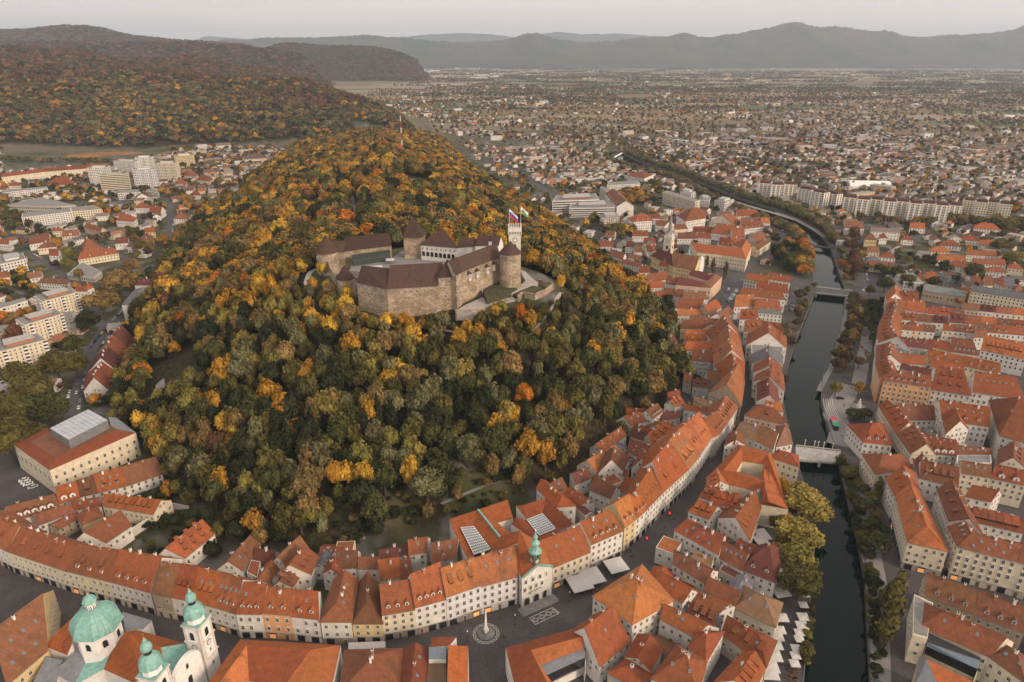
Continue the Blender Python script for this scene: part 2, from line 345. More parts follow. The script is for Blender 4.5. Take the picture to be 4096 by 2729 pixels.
    for nm,ln,sgn in (('embankment',LB,-1),('embankment',RB,1)):
        mb=MB()
        for i in range(len(ln) - 1):
            a,b_=Vector(ln[i]),Vector(ln[i + 1]); d=(b_ - a).normalized(); nrm=Vector((d.y,-d.x))*sgn
            q=[a - nrm*.2,b_ - nrm*.2,b_ + nrm*.3,a + nrm*.3]
            if sgn<0: q=q[::-1]
            mb.quadbox([tuple(p) for p in q],-6,.25)
        tag(mb.build(nm,M['quay']),kind='structure')
build_ground()
# ------------------------------------------------------------------ far mountains: crest line sighted at its own distance, real slopes on both sides
def canopy_mat(name,c1,c2,c3,sc):
    m,nt,b=newmat(name,.95,.05)
    c=mixc(nt,ramp(nt,noise(nt,sc,6,'World'),.4,.6),c1,c2); c=mixc(nt,ramp(nt,noise(nt,sc*.35,4,'World'),.5,.62),c,c3)
    c=scalec(nt,c,ramp(nt,noise(nt,sc*6,3,'World'),.3,.7,.6,1.4))
    nt.links.new(c,b.inputs['Base Color']); bump(nt,b,noise(nt,sc*4,4,'World'),1,14); return m
HILLV=[]
def mountain(name,sky,Y,front,back,mat,amp=.12,n=380,rows=60,base=-5,seed=0,jit=7.0):
    sky=sorted(sky); us=[p[0] for p in sky]; mb=MB(); rr=np.random.default_rng(seed)
    U=np.linspace(us[0],us[-1],n); K=[rr.uniform(0,6,6),rr.uniform(.6,1.4,6)]
    ZC=[max(GY('P',u,float(np.interp(u,us,[p[1] for p in sky])),Y).z,2) for u in U]
    for j in range(rows):
        t=j/(rows - 1)*2 - 1                        # -1 front foot .. 0 crest .. 1 back foot
        for i,u in enumerate(U):
            x0=GY('P',u,300,Y).x; y=Y + (t*front if t<0 else t*back); f=1 - abs(t)**(1.0 + .0)
            f=f**1.15*min(1,.02 + min(i,n - 1 - i)/(n*.06))
            x=x0*(1 + t*.12)
            g=x/(front*.28); sp=.5 + .5*math.sin(g*K[1][0] + K[0][0] + 2*math.sin(g*.43*K[1][1] + K[0][1]) + 1.5*t)
            sp+=.35*math.sin(g*3.1 + K[0][2] + 3*t + 1.3*math.sin(g*1.7)) + .2*math.sin(g*6.7 + 5*t + K[0][3])
            z=ZC[i]*(f*(1 - amp*3.2*abs(t)*(1 - abs(t))*2*sp)) + base*(1 - f)
            mb.vert((x,y,z + rr.uniform(-1,1)*jit*f))
            if mat is cmA and t<.08 and z>4 and (i*7 + j*3) % 2==0: HILLV.append((x + rr.uniform(-9,9),y,z - 3))
    for j in range(rows - 1):
        for i in range(n - 1):
            a=j*n + i; mb.f.append((a,a + 1,a + n + 1,a + n)); mb.m.append(0)
    tag(mb.build(name,mat,smooth=True),kind='structure')
cmA=canopy_mat('autumn_canopy',(.115,.052,.028),(.06,.04,.022),(.03,.036,.018),.014)
cmB=canopy_mat('distant_forest',(.06,.055,.035),(.085,.065,.04),(.035,.05,.028),.004)
mountain('hill',[(-260,112),(-100,104),(0,99),(80,97),(150,94),(230,97),(300,99),(420,98),(500,99),(560,103),(640,112),(700,122),(740,136),(775,150)],5000,900,900,cmA,.1,seed=1)
mountain('hill',[(-260,80),(-100,72),(0,68),(60,67),(130,66),(170,60),(205,57),(250,60),(285,64),(330,78),(380,84),(430,90),(520,95),(600,103),(640,120),(660,150)],6800,1300,1500,cmA,.12,seed=2)
mountain('hill',[(560,150),(620,116),(660,101),(690,98),(730,101),(770,105),(820,105),(855,107),(885,110),(915,116),(938,124),(958,134),(974,143),(992,153)],6600,700,900,cmA,.1,n=260,rows=50,seed=3)
mountain('hill',[(1080,136),(1095,132),(1115,128),(1135,129),(1155,136)],14000,500,500,cmB,.1,n=40,rows=14,seed=4)
mountain('mountain',[(400,104),(450,100),(520,92),(600,88),(660,85),(720,86),(800,82),(850,78),(905,81),(960,86),(1010,92),(1060,95),(1110,94),(1150,90),(1185,82),(1215,74),(1228,72),(1245,78),(1270,86),(1300,92),(1340,95),(1400,92),(1470,84),(1520,80),(1550,72),(1575,78),(1610,84),(1640,78),(1670,74),(1700,68),(1730,62),(1760,54),(1790,49),(1815,52),(1845,58),(1880,56),(1920,62),(1960,68),(1990,66),(2010,70),(2040,80),(2070,84),(2120,82),(2160,78),(2200,75),(2240,72),(2270,66),(2300,54),(2330,42),(2353,32),(2430,5),(2560,-20),(2700,0)],13500,2600,3500,cmB,.16,n=420,rows=40,seed=5,jit=16)
mountain('mountain',[(380,92),(430,79),(470,77),(510,80),(560,84),(620,90),(700,88),(760,84),(830,80),(900,84),(1000,74),(1060,73),(1120,76),(1200,84),(1260,71),(1290,70),(1330,75),(1400,73),(1450,75),(1500,80),(1560,86),(1700,90),(2000,88),(2090,80),(2130,76),(2180,82),(2353,80),(2600,70)],24000,4000,4000,cmB,.12,n=300,rows=24,seed=6,jit=16)
# ------------------------------------------------------------------ haze
def haze():
    mb=MB(); X0,X1,Y0,Y1=-30000,30000,-1500,30000
    mb.quadbox([(X0,Y0),(X1,Y0),(X1,Y1),(X0,Y1)],-9,1150,bottom=True)
    m=bpy.data.materials.new('haze_air'); m.use_nodes=True; nt=m.node_tree; nt.nodes.clear()
    o=nt.nodes.new('ShaderNodeOutputMaterial'); v=nt.nodes.new('ShaderNodeVolumePrincipled')
    v.inputs['Color'].default_value=(.70,.81,.97,1); v.inputs['Density'].default_value=4.8e-5; v.inputs['Anisotropy'].default_value=.2
    nt.links.new(v.outputs[0],o.inputs['Volume']); tag(mb.build('haze',m),kind='stuff')
haze()
CR.update(E1=(2400,600,.3398),E2=(0,900,.3827),E3=(3300,1050,.4146))
# ------------------------------------------------------------------ shared pieces of houses
def bar(mb,x0,x1,z0,z1,y0,y1,mi):
    v=[(x0,y0,z0),(x1,y0,z0),(x1,y1,z0),(x0,y1,z0),(x0,y0,z1),(x1,y0,z1),(x1,y1,z1),(x0,y1,z1)]
    for f in ((0,1,5,4),(1,2,6,5),(3,0,4,7),(4,5,6,7),(3,2,1,0)): mb.face([v[i] for i in f],mi)
def window_mesh(w=1.05,h=1.65,frame='frame',hood=False):
    mb=MB(); t=.14
    bar(mb,-w/2-t,-w/2,0,h,-.10,.05,0); bar(mb,w/2,w/2+t,0,h,-.10,.05,0)
    bar(mb,-w/2-t,w/2+t,h,h+t,-.14,.05,0); bar(mb,-w/2-t-.1,w/2+t+.1,-.13,0,-.22,.05,0)
    mb.face([(-w/2,-.02,0),(w/2,-.02,0),(w/2,-.02,h),(-w/2,-.02,h)],1)
    bar(mb,-.04,.04,0,h,-.05,-.01,2); bar(mb,-w/2,w/2,h*.62,h*.62+.07,-.05,-.01,2)
    if hood: bar(mb,-w/2-.3,w/2+.3,h+.3,h+.45,-.35,.05,0)
    return mb.mesh('window',[M[frame],M['glass'],M['frame']])
def gdormer_mesh(w=1.5,h=1.35,depth=3.4):
    mb=MB(); x=w/2
    mb.face([(-x,0,-1.2),(x,0,-1.2),(x,0,h),(0,0,h+.62),(-x,0,h)],1)
    for s in (-1,1): mb.face([(s*x,0,-1.2),(s*x,depth,-1.2),(s*x,depth,h),(s*x,0,h)][::s],1)
    for s in (-1,1):
        mb.solid([(s*(x+.22),-.25,h-.12),(s*(x+.22),depth,h-.12),(0,depth,h+.8),(0,-.25,h+.8)],[(0,1,2,3)] if s>0 else [(3,2,1,0)],.12,0)
    mb.face([(-.42,-.03,.1),(.42,-.03,.1),(.42,-.03,1.15),(-.42,-.03,1.15)],2)
    bar(mb,-.03,.03,.1,1.15,-.07,-.02,1)
    return mb.mesh('dormer',[M['roof'],M['white'],M['glass']])
def sdormer_mesh(w=1.7,h=1.0,depth=3.6,rise=.55):
    mb=MB(); x=w/2
    mb.face([(-x,0,-1.0),(x,0,-1.0),(x,0,h),(-x,0,h)],1)
    for s in (-1,1): mb.face([(s*x,0,-1.0),(s*x,depth,-1.0),(s*x,depth,h+rise*depth*.9),(s*x,0,h)][::s],0)
    mb.solid([(-x-.15,-.3,h),(x+.15,-.3,h),(x+.15,depth,h+rise*depth),(-x-.15,depth,h+rise*depth)],[(0,1,2,3)],.14,0)
    mb.face([(-x+.2,-.03,.15),(x-.2,-.03,.15),(x-.2,-.03,h-.12),(-x+.2,-.03,h-.12)],2)
    return mb.mesh('dormer',[M['roof'],M['wood'],M['glass']])
def chimney_mesh(col):
    mb=MB(); mb.quadbox([(-.45,-.35),(.45,-.35),(.45,.35),(-.45,.35)],-1.6,1.5,0); mb.quadbox([(-.57,-.47),(.57,-.47),(.57,.47),(-.57,.47)],1.5,1.68,1,bottom=True)
    mb.quadbox([(-.3,-.22),(.3,-.22),(.3,.22),(-.3,.22)],1.68,1.95,2)
    return mb.mesh('chimney',[M[col],M['ivory'],M['dark']])
def skylight_mesh():
    mb=MB(); bar(mb,-.5,.5,-.06,.12,-.65,.65,0)
    mb.face([(-.38,-.53,.125),(.38,-.53,.125),(.38,.53,.125),(-.38,.53,.125)],1)
    return mb.mesh('skylight',[M['lead'],M['skyglass']])
def shop_mesh(lit):
    mb=MB(); bar(mb,-1.5,1.5,0,2.9,-.16,.05,0); mb.face([(-1.3,-.18,.3),(1.3,-.18,.3),(1.3,-.18,2.4),(-1.3,-.18,2.4)],1)
    return mb.mesh('shop_window',[M['dark'],M['lit' if lit else 'glass']])
def door_mesh():
    mb=MB(); bar(mb,-.85,.85,0,2.9,-.12,.05,0); mb.face([(-.6,-.14,0),(.6,-.14,0),(.6,-.14,2.5),(-.6,-.14,2.5)],1)
    return mb.mesh('door',[M['greyframe'],M['wood']])
ME=dict(win=window_mesh(),winh=window_mesh(1.1,1.9,'frame',True),winp=window_mesh(1.0,1.5,'greyframe'),wins=window_mesh(.8,1.1,'greyframe'),wing=window_mesh(1.7,1.35,'frame'),
    g=gdormer_mesh(),s=sdormer_mesh(),S=sdormer_mesh(2.6,1.3,4.4),G=gdormer_mesh(2.6,1.9,5),chim=chimney_mesh('white'),chimb=chimney_mesh('brick'),k=skylight_mesh(),shop=shop_mesh(False),shopl=shop_mesh(True),door=door_mesh())
ROOF=dict(o=(.30,.082,.022),p=(.36,.115,.036),r=(.215,.055,.019),b=(.17,.068,.034),m=(.12,.036,.026),c=(.060,.032,.024),g=(.14,.142,.15),t=(.22,.12,.07))
WALL=dict(w=(.60,.57,.53),c=(.60,.52,.39),y=(.56,.43,.22),p=(.55,.38,.29),g=(.42,.38,.33),o=(.62,.33,.16),l=(.56,.53,.54),s=(.40,.31,.22))
RN=dict(o='bright orange tiled roof',p='pale orange tiled roof',r='deep red-orange tiled roof',b='weathered brown tiled roof',m='dark maroon tiled roof',c='dark brown roof',g='grey roof',t='tan mottled roof')
WN=dict(w='white',c='cream',y='yellow',p='pink-beige',g='grey',o='orange',l='pale lilac-white',s='sandy')
NUM=['no','one','two','three','four','five','six','seven','eight','nine','ten','eleven','twelve']
ORD=['first','second','third','fourth','fifth','sixth','seventh','eighth','ninth','tenth','eleventh','twelfth','thirteenth','fourteenth','fifteenth','sixteenth','seventeenth','eighteenth','nineteenth','twentieth','twenty-first','twenty-second','twenty-third','twenty-fourth','twenty-fifth','twenty-sixth','twenty-seventh','twenty-eighth','twenty-ninth','thirtieth']
DN=dict(g=('gabled dormer','gabled dormers'),s=('shed dormer','shed dormers'),S=('wide shed dormer','wide shed dormers'),G=('large gabled dormer','large gabled dormers'),k=('skylight','skylights'))
def V2(p): return Vector((p[0],p[1]))
def parse(ds):
    o=[]; i=0
    while i<len(ds):
        k=ds[i]; j=i + 1
        while j<len(ds) and ds[j].isdigit(): j+=1
        o.append((k,int(ds[i+1:j]))); i=j
    return o
USED={}
def uniq(l):
    USED[l]=USED.get(l,0) + 1
    if USED[l]>1: print('DUPLABEL',l)
    return l
NHOUSE=[0]; TAKEN=[]; QUADS=[]
def house(q,he,hr=None,kind='gable',wall='w',roof='o',dorm='',label='',z0=0.0,pitch=42,party=(),chim=1,name='house',cat='house',group=None,win='win',shops=False,ov=.4,side=None,maxwin=40,step=2.75,sill0=None,gwin=True,wmat='wall',rmat='roof'):
    rnd=random.Random(int(q[0][0]*131 + q[0][1]*17 + 5)); NHOUSE[0]+=1
    q=[V2(p) for p in q]; party=set(party); area=sum(q[i].x*q[(i+1)%4].y - q[(i+1)%4].x*q[i].y for i in range(4))
    if area<0: q=q[::-1]; party={(2 - p) % 4 for p in party}
    if kind[0]=='X': q=q[1:] + q[:1]; party={(p - 1) % 4 for p in party}; kind=kind[1:]
    ctr=sum(q,Vector((0,0)))/4; TAKEN.append((ctr.x,ctr.y,max((p - ctr).length for p in q))); QUADS.append([tuple(p) for p in q]); org=(ctr.x,ctr.y,z0); root=empty(name,org,label,cat,group)
    lc=[p - ctr for p in q]; H=he - z0
    A,B,C,D=lc
    dep=((D - A).length + (C - B).length)/2; ln=((B - A).length + (C - D).length)/2
    if hr is None: hr=dep/2*math.tan(R(pitch))
    tp=hr/max(dep/2,.1)
    wc=WALL[wall] if isinstance(wall,str) else wall; rc=ROOF[roof] if isinstance(roof,str) else roof
    j=rnd.uniform(.76,1.12); rc=(rc[0]*j,rc[1]*j*rnd.uniform(.9,1.12),rc[2]*j)
    if roof in ('o','r','p'):
        t_=rnd.random()**1.6*.72; rc=tuple(a_*(1 - t_) + b_*t_ for a_,b_ in zip(rc,ROOF['b']))
    wm=MB(); H+=rnd.uniform(-.08,.08)
    if kind=='flat':
        wm.quadbox([tuple(p) for p in lc],-.5,H + .5,0); wm.build('wall',M[wmat],root,color=wc)
        mb=MB(); s=.93; mb.quadbox([tuple(p*s) for p in lc],H + .3,H + .53,0); mb.build('roof',M['gravel'] if isinstance(roof,str) and roof=='g' else M['roof'],root,color=rc)
    else:
        wm.quadbox([tuple(p) for p in lc],-.5,H - .12,0)
        ins=dep/2*.92
        kL=kind in ('hip','hipL'); kR=kind in ('hip','hipR')
        ia=min(ins/ln,.47) if kL else 0; ib=min(ins/ln,.47) if kR else 0
        mL=(A + D)/2; mR=(B + C)/2
        def ex(p,dx,dy):    # expand corners outward
            return p + dx + dy
        ux=(mR - mL).normalized(); uy=((D + C) - (A + B)).normalized()
        gx=ov if kL else .18; gx2=ov if kR else .18
        if 3 in party: gx=.0
        if 1 in party: gx2=.0
        zr=H + hr; zo=H - ov*tp
        P=[A - ux*gx - uy*ov,B + ux*gx2 - uy*ov,C + ux*gx2 + uy*ov,D - ux*gx + uy*ov]
        R1=mL.lerp(mR,ia) - ux*(0 if kL else gx); R2=mL.lerp(mR,1 - ib) + ux*(0 if kR else gx2)
        vs=[(p.x,p.y,zo) for p in P] + [(R1.x,R1.y,zr),(R2.x,R2.y,zr)]
        # sag the ridge a little so the roof is not ruler straight
        fs=[(0,1,5,4),(2,3,4,5)]
        if kL: fs.append((3,0,4))
        if kR: fs.append((1,2,5))
        rb=MB(); rb.solid(vs,fs,.24,0); rb.build('roof',M[rmat],root,color=rc)
        if ov>.1:                                     # ridge tiles
            rg=MB(); rg.beam((R1.x,R1.y,zr + .02),(R2.x,R2.y,zr + .02),.17,0,5)
            if kL:
                for p in (P[0],P[3]): rg.beam((p.x,p.y,zo + .04),(R1.x,R1.y,zr + .02),.13,0,4)
            if kR:
                for p in (P[1],P[2]): rg.beam((p.x,p.y,zo + .04),(R2.x,R2.y,zr + .02),.13,0,4)
            rg.build('ridge',M['roof'],root,color=tuple(min(1,x*1.12) for x in rc))
            gt=MB()                                    # gutters
            for p_,q_ in ((P[0],P[1]),(P[2],P[3])): gt.beam((p_.x,p_.y,zo - .15),(q_.x,q_.y,zo - .15),.13,0,4)
            if (Vector(ctr)).length<620: gt.build('gutter',M['lead'],root)
        if not kL: wm.face([(A.x,A.y,H-.12),(mL.x,mL.y,zr - .15),(D.x,D.y,H-.12)][::-1],0)
        if not kR: wm.face([(B.x,B.y,H-.12),(C.x,C.y,H-.12),(mR.x,mR.y,zr - .15)],0)
        wm.build('wall',M[wmat],root,color=wc)
    # openings
    dist=ctr.length; small=dist>560; nwin=0; mb=MB()
    for i in range(4):
        a,b=lc[i],lc[(i + 1) % 4]; e=b - a; L_=e.length
        if L_<2.5: continue
        n=Vector((e.y,-e.x))/L_; mid=(a + b)/2 + ctr; tocam=(-mid).normalized()
        if n.dot(tocam)<.06 or i in party: continue
        rz=math.atan2(e.y,e.x); gh=3.6 if H>8 else 1.0; fl=max(1,int((H - gh - .5)/3.15)) if H>4.6 else 1
        if H<=8: fl=max(1,int(H/3.0))
        k=max(1,int((L_ - 1.0)/step)); k=min(k,14)
        ud=e/L_
        for f in range(fl):
            for t in range(k):
                if nwin>=maxwin: break
                p=a + e*((t + .5)/k) + n*.02; zz=gh + .75 + f*(H - gh - .6)/fl
                if rnd.random()<.05: continue
                nwin+=1
                if small:
                    w2=.5; q4=[p - ud*w2 + n*.05,p + ud*w2 + n*.05]
                    mb.face([(q4[0].x,q4[0].y,zz),(q4[1].x,q4[1].y,zz),(q4[1].x,q4[1].y,zz + 1.5),(q4[0].x,q4[0].y,zz + 1.5)],0)
                else: inst('window',ME[win],root,(p.x,p.y,zz),rz,(rnd.uniform(.95,1.05),1,1))
        if shops and H>8 and n.dot(tocam)>.15:
            gc=rnd.choice([(.30,.27,.24),(.42,.38,.33),(.22,.19,.17),(.48,.42,.34),tuple(x*.8 for x in wc)])
            fb=MB(); fb.box(((a+b).x/2 + n.x*.02,(a+b).y/2 + n.y*.02,0),(L_ - .1,.1,3.35),0,(ud.x,ud.y)); fb.build('ground_floor_facing',M['wall'],root,color=gc)
            fb=MB(); fb.box(((a+b).x/2 + n.x*.1,(a+b).y/2 + n.y*.1,3.36),(L_ - .06,.35,.22),0,(ud.x,ud.y)); fb.box(((a+b).x/2 + n.x*.12,(a+b).y/2 + n.y*.12,H - .75),(L_ - .06,.4,.3),0,(ud.x,ud.y)); fb.build('cornice',M['greyframe'],root)['kind']='stuff'
            ks=max(1,int(L_/4.0))
            for t in range(ks):
                p=a + e*((t + .5)/ks) + n*.03
                u=rnd.random(); inst('door' if u<.3 else 'shop_window',ME['door' if u<.3 else ('shopl' if u<.48 else 'shop')],root,(p.x,p.y,0.05),rz)
        if kind !='flat' and gwin and i in (1,3) and not ((i==3 and kind in ('hip','hipL')) or (i==1 and kind in ('hip','hipR'))) and dep>6:
            m_=(a + b)/2 + n*.02
            for s_ in (-1,1):
                if small: continue
                p=m_ + ud*s_*1.2; inst('window',ME['wins'],root,(p.x,p.y,H + .6),rz)
    if small and mb.f: mb.build('window',M['glass'],root)['kind']='stuff' if len(mb.f)>1 else 'part'
    # dormers and skylights on the slope that faces the viewer
    if kind !='flat':
        def slope(i,s,t):
            a,b=(A,B) if i==0 else (C,D); r0,r1=((mL,mR) if i==0 else (mR,mL))
            lo=a.lerp(b,s); hi=r0.lerp(r1,s); p=lo.lerp(hi,t); return (p.x,p.y,H + hr*t)
        sd=side
        if sd is None:
            n0=Vector(((B - A).y,-(B - A).x)).normalized(); sd=0 if n0.dot((-(ctr + (A + B)/2)).normalized())>=-.12 else 2
        sa,sb=(A,B) if sd==0 else (C,D); rz=math.atan2((sb - sa).y,(sb - sa).x)
        for k,n in parse(dorm):
            t={'g': .16,'s': .34,'S': .25,'G': .12,'k': .62}[k]
            two=n>4 and k in 'sk' and ln<22
            for x in range(n):
                if two: tt=(.25,.62)[x % 2]; xx=(x//2 + .5 + (.25 if x % 2 else 0))/((n + 1)//2 + .2)
                else: tt=t; xx=(x + .5)/n
                xx=.08 + .84*xx
                p=slope(sd,xx,tt)
                if k=='k': inst('skylight',ME['k'],root,(p[0],p[1],p[2] + .08),rz,(1,1,1),rx=math.atan(tp))
                else: inst('dormer',ME[k],root,p,rz,(1,1,1),color=rc)
        for x in range(chim):
            s=(x + rnd.uniform(.25,.75))/chim; m_=mL.lerp(mR,.08 + .84*s); off=uy*rnd.uniform(-1.3,1.3); u=abs((off).dot(uy))
            if kind !='gable': m_=mL.lerp(mR,.35 + .3*s)
            inst('chimney',ME['chim' if rnd.random()<.6 else 'chimb'],root,(m_.x + off.x,m_.y + off.y,H + hr - u*tp),rz,(rnd.uniform(.7,1.1),rnd.uniform(.9,1.5),rnd.uniform(.7,1.1)))
    return root
RS=dict(o='bright orange',p='pale orange',r='red-orange',b='weathered brown',m='dark maroon',c='dark brown',g='grey',t='mottled tan')
def desc(wall,roof,dorm,place,extra=''):
    d=parse(dorm); w_=WN.get(wall,'pale'); r_=RS.get(roof,'tiled'); dd=''
    if d: k,n=d[0]; dd=f" {NUM[min(n, 12)]} {DN[k][0 if n == 1 else 1]},"
    for v in (f"{w_} house, {r_} roof,{dd} {place}",f"{w_} house, {r_} roof, {place}",f"{r_} roof, {place}",place):
        if len(v.replace('-',' ').split())<=16: return v
    print('LONG',place); return v
def row(c,eave,he,ridge,specs,place='',pitch=44,z0=0.0,group=None,order='from the left',party_ends=(False,False),win='win',shops=False,kind='gable',dmin=3.0,dmax=13,lab=None,**kw):
    E=[G(c,x,y,he) for x,y in eave]; n=len(E); dirs=[]
    for i in range(n - 1):
        d=(E[i+1] - E[i]); d.z=0; dirs.append(d.normalized())
    tpn=math.tan(R(pitch)); Rg=[]
    for i in range(n):
        d=dirs[0] if i==0 else dirs[-1] if i==n - 1 else (dirs[i-1] + dirs[i]).normalized()
        nn=Vector((-d.y,d.x,0))            # interior is to the left of the walking direction
        if isinstance(ridge,(int,float)): s=ridge/2; Rg.append(nn*s); continue
        pn=(-nn*tpn + Vector((0,0,1)))    # plane normal
        rr=ray(c,*ridge[i]); o=Vector((0,0,CAMH)); t=(E[i] - o).dot(pn)/rr.dot(pn); P_=o + rr*t
        v=P_ - E[i]; v.z=0; s=v.dot(nn); tg=v - nn*s
        s=min(max(s,dmin),dmax); lim=s*.6
        if tg.length>lim: tg=tg.normalized()*lim
        Rg.append(nn*s + tg)
    out=[]
    for i in range(n - 1):
        sp=specs[i % len(specs)]; wall,roof,dorm=sp[:3]; dh=sp[3] if len(sp)>3 else 0; kd=sp[4] if len(sp)>4 else kind
        a,b=E[i],E[i+1]; q=[a,b,b + Rg[i+1]*2,a + Rg[i]*2]
        party=set()
        if i>0 or party_ends[0]: party.add(3)
        if i<n - 2 or party_ends[1]: party.add(1)
        pl=place
        if n>2: pl=f"{ORD[i]} {place}"
        l=lab[i] if lab else desc(wall,roof,dorm,pl)
        sw=math.hypot(*(Rg[i].xy)) + math.hypot(*(Rg[i+1].xy))
        L_=(b - a).length
        out.append(house(q,he + dh,None,kd,wall,roof,dorm,uniq(l),z0,pitch,party,chim=kw.get('chim',max(1,int(L_/7))),group=group,win=win,shops=shops,**{k: v for k,v in kw.items() if k !='chim'}))
    return out
def blk(c,pts,he,kind,wall,roof,dorm,place,pitch=38,z0=0.0,label=None,**kw):
    P_=[G(c,x,y,he) for x,y in pts]
    if len(P_)==3: P_.append(P_[0] + P_[2] - P_[1])
    if not kw.get('party') and kind !='flat': c_=sum(P_,Vector())/4; P_=[c_ + (p - c_)*1.06 for p in P_]
    return house(P_,he,None,kind,wall,roof,dorm,uniq(label or desc(wall,roof,dorm,place)),z0,pitch,**kw)
def comp(c,facets,wall,label,name='building',cat='building',z0=0.0,group=None):
    """an irregular roofscape: each facet is a plane of roof with its own sighted corner heights; walls drop from the free edges"""
    pts={}; allp=[]
    for rc,f in facets: QUADS.append([tuple(G(c,*p)[:2]) for p in f])
    for rc,f in facets:
        for p in f:
            if p not in pts: pts[p]=G(c,*p)
    cx=sum(v.x for v in pts.values())/len(pts); cy=sum(v.y for v in pts.values())/len(pts)
    root=empty(name,(cx,cy,z0),uniq(label),cat,group); off=Vector((cx,cy,z0)); ed={}
    for rc,f in facets:
        for k in range(len(f)): ed[(f[k],f[(k+1) % len(f)])]=1
    wm=MB()
    for rc,f in facets:
        P_=[pts[p] - off for p in f]; ar=sum(P_[i].x*P_[(i+1) % len(P_)].y - P_[(i+1) % len(P_)].x*P_[i].y for i in range(len(P_)))
        fl=tuple(range(len(P_))) if ar>0 else tuple(reversed(range(len(P_))))
        rb=MB(); rb.solid(P_,[fl],.22,0)
        mt=M['roof'] if rc in ROOF else M[rc]; rb.build('roof',mt,root,color=ROOF.get(rc))
        for k in range(len(f)):
            a,b=f[k],f[(k+1) % len(f)]
            if (b,a) in ed or (ed.get((a,b)) and sum(1 for r2,f2 in facets for m_ in range(len(f2)) if {f2[m_],f2[(m_+1) % len(f2)]}=={a,b})>1): continue
            A_,B_=pts[a] - off,pts[b] - off
            if ar<0: A_,B_=B_,A_
            wm.face([(A_.x,A_.y,0),(B_.x,B_.y,0),(B_.x,B_.y,B_.z - .15),(A_.x,A_.y,A_.z - .15)],0)
    wm.build('wall',M['wall'],root,color=WALL[wall]); return root,off
def facade(root,off,a,b,z0,z1,fl,k,me='win',name='window'):
    a=Vector(a) ; b=Vector(b); e=(b - a); e.z=0; L_=e.length; n=Vector((e.y,-e.x,0))/L_
    for f in range(fl):
        for t in range(k):
            p=a + e*((t + .5)/k) + n*.05 - off
            inst(name,ME[me],root,(p.x,p.y,z0 + (z1 - z0)*f/fl),math.atan2(e.y,e.x))
# ------------------------------------------------------------------ old town: rows of houses
gA='houses in the long curved row below the castle hill'
row('A1',[(-230,420),(55,570),(500,718)],12.4,[(-100,240),(155,390),(590,522)],[('w','o','s2'),('c','o','s4')],'in the street row at the left edge',shops=True,group=gA,party_ends=(0,1))
row('A1',[(500,718),(820,795)],12.4,[(590,522),(905,570)],[('c','o','s2g3')],'in the row behind the green dome, left half',shops=True,group=gA,party_ends=(1,1))
row('A1',[(820,795),(1135,880)],12.4,[(905,570),(1225,615)],[('w','o','g4')],'in the row behind the green dome, right half',shops=True,group=gA,party_ends=(1,1))
row('A1',[(1145,885),(1292,915),(1455,950),(1612,988),(1782,1040)],12.6,[(1225,655),(1375,670),(1500,705),(1660,742),(1838,795)],[('s','b','k1'),('w','r','s3'),('w','o','s3k2'),('w','o','g3k4')],'in the row behind the taller belfry',shops=True,group=gA,party_ends=(1,1))
row('A2',[(80,1042),(278,1045),(500,1060),(715,1085)],13,[(140,795),(322,850),(540,880),(705,880)],[('w','o','g3k3'),('o','o','g2',.6),('w','o','g2k1')],'in the row between belfry and the narrow brown roof',shops=True,group=gA,party_ends=(1,1),win='winh')
blk('A2',[(722,1103),(952,1103),(1005,785),(828,780)],12.2,'XhipL','w','o','k2','its hip facing the street left of the mossy hip roof',pitch=40,shops=True,party=(1,3),chim=2,group=gA)
blk('A2',[(962,1118),(1190,1117),(1160,815),(1012,812)],10.5,'XhipL','y','b','k1','steep mossy hip facing the street between two taller roofs',pitch=48,shops=True,party=(1,3),group=gA)
row('A2',[(1185,1054),(1438,1012),(1678,948)],13.6,[(1166,830),(1400,790),(1630,655)],[('c','o','g3'),('w','o','g4',1.2)],'of the pair left of the long white facade',shops=True,group=gA,party_ends=(1,1))
row('A3',[(160,918),(425,826),(700,750)],16,[(118,708),(372,625),(690,520)],[('l','p','s3k2'),('l','p','k3',-.8)],'of the tall white houses beside the obelisk square',shops=True,group=gA,party_ends=(1,1),win='winh',pitch=40)
row('A3',[(965,695),(1250,577)],12.5,[(862,500),(1185,382)],[('c','p','k2')],'the wide plain roof right of the clock turret',shops=True,group=gA,party_ends=(1,1),win='winh',pitch=42)
row('A3',[(1257,520),(1500,415)],15,[(1168,360),(1402,262)],[('w','o','g4k2')],'right of the wide plain roof by the square',shops=True,group=gA,party_ends=(1,1))
row('A3',[(1510,390),(1597,328),(1690,245)],14.5,[(1432,218),(1545,152),(1625,140)],[('y','p','g2'),('w','o','g3')],'where the shopping street leaves the square',shops=True,group=gA,party_ends=(1,1))
gB='houses on the hill side of the shopping street'
row('B2',[(606,1525),(730,1400),(945,1205),(1045,1085),(1145,937),(1200,912),(1265,825),(1362,680)],14.5,[(500,1430),(652,1165),(790,962),(878,868),(1040,750),(1070,790),(1180,742),(1268,592)],[('w','o','s6'),('w','o','S2k6'),('w','p','S2g3k4'),('w','p','s6k3',.8),('g','o','g2'),('w','o','g6'),('w','o','s6')],'up the hill side of the shopping street',order='from the square',shops=True,group=gB,party_ends=(1,1),dmax=15)
blk('B2',[(1130,560),(1385,668),(1412,470),(1300,390)],14.5,'X','s','p','','tall plain gable at the bend of the shopping street',pitch=46,group=gB)
row('B2',[(1412,440),(1420,310),(1395,195),(1385,100),(1360,20)],14,[(1340,385),(1310,230),(1290,130),(1290,60),(1260,-10)],[('w','o','s4'),('g','p','s3'),('g','p',''),('w','o','s3')],'above the bend of the shopping street',order='from the bend',group=gB,party_ends=(1,1),pitch=42)
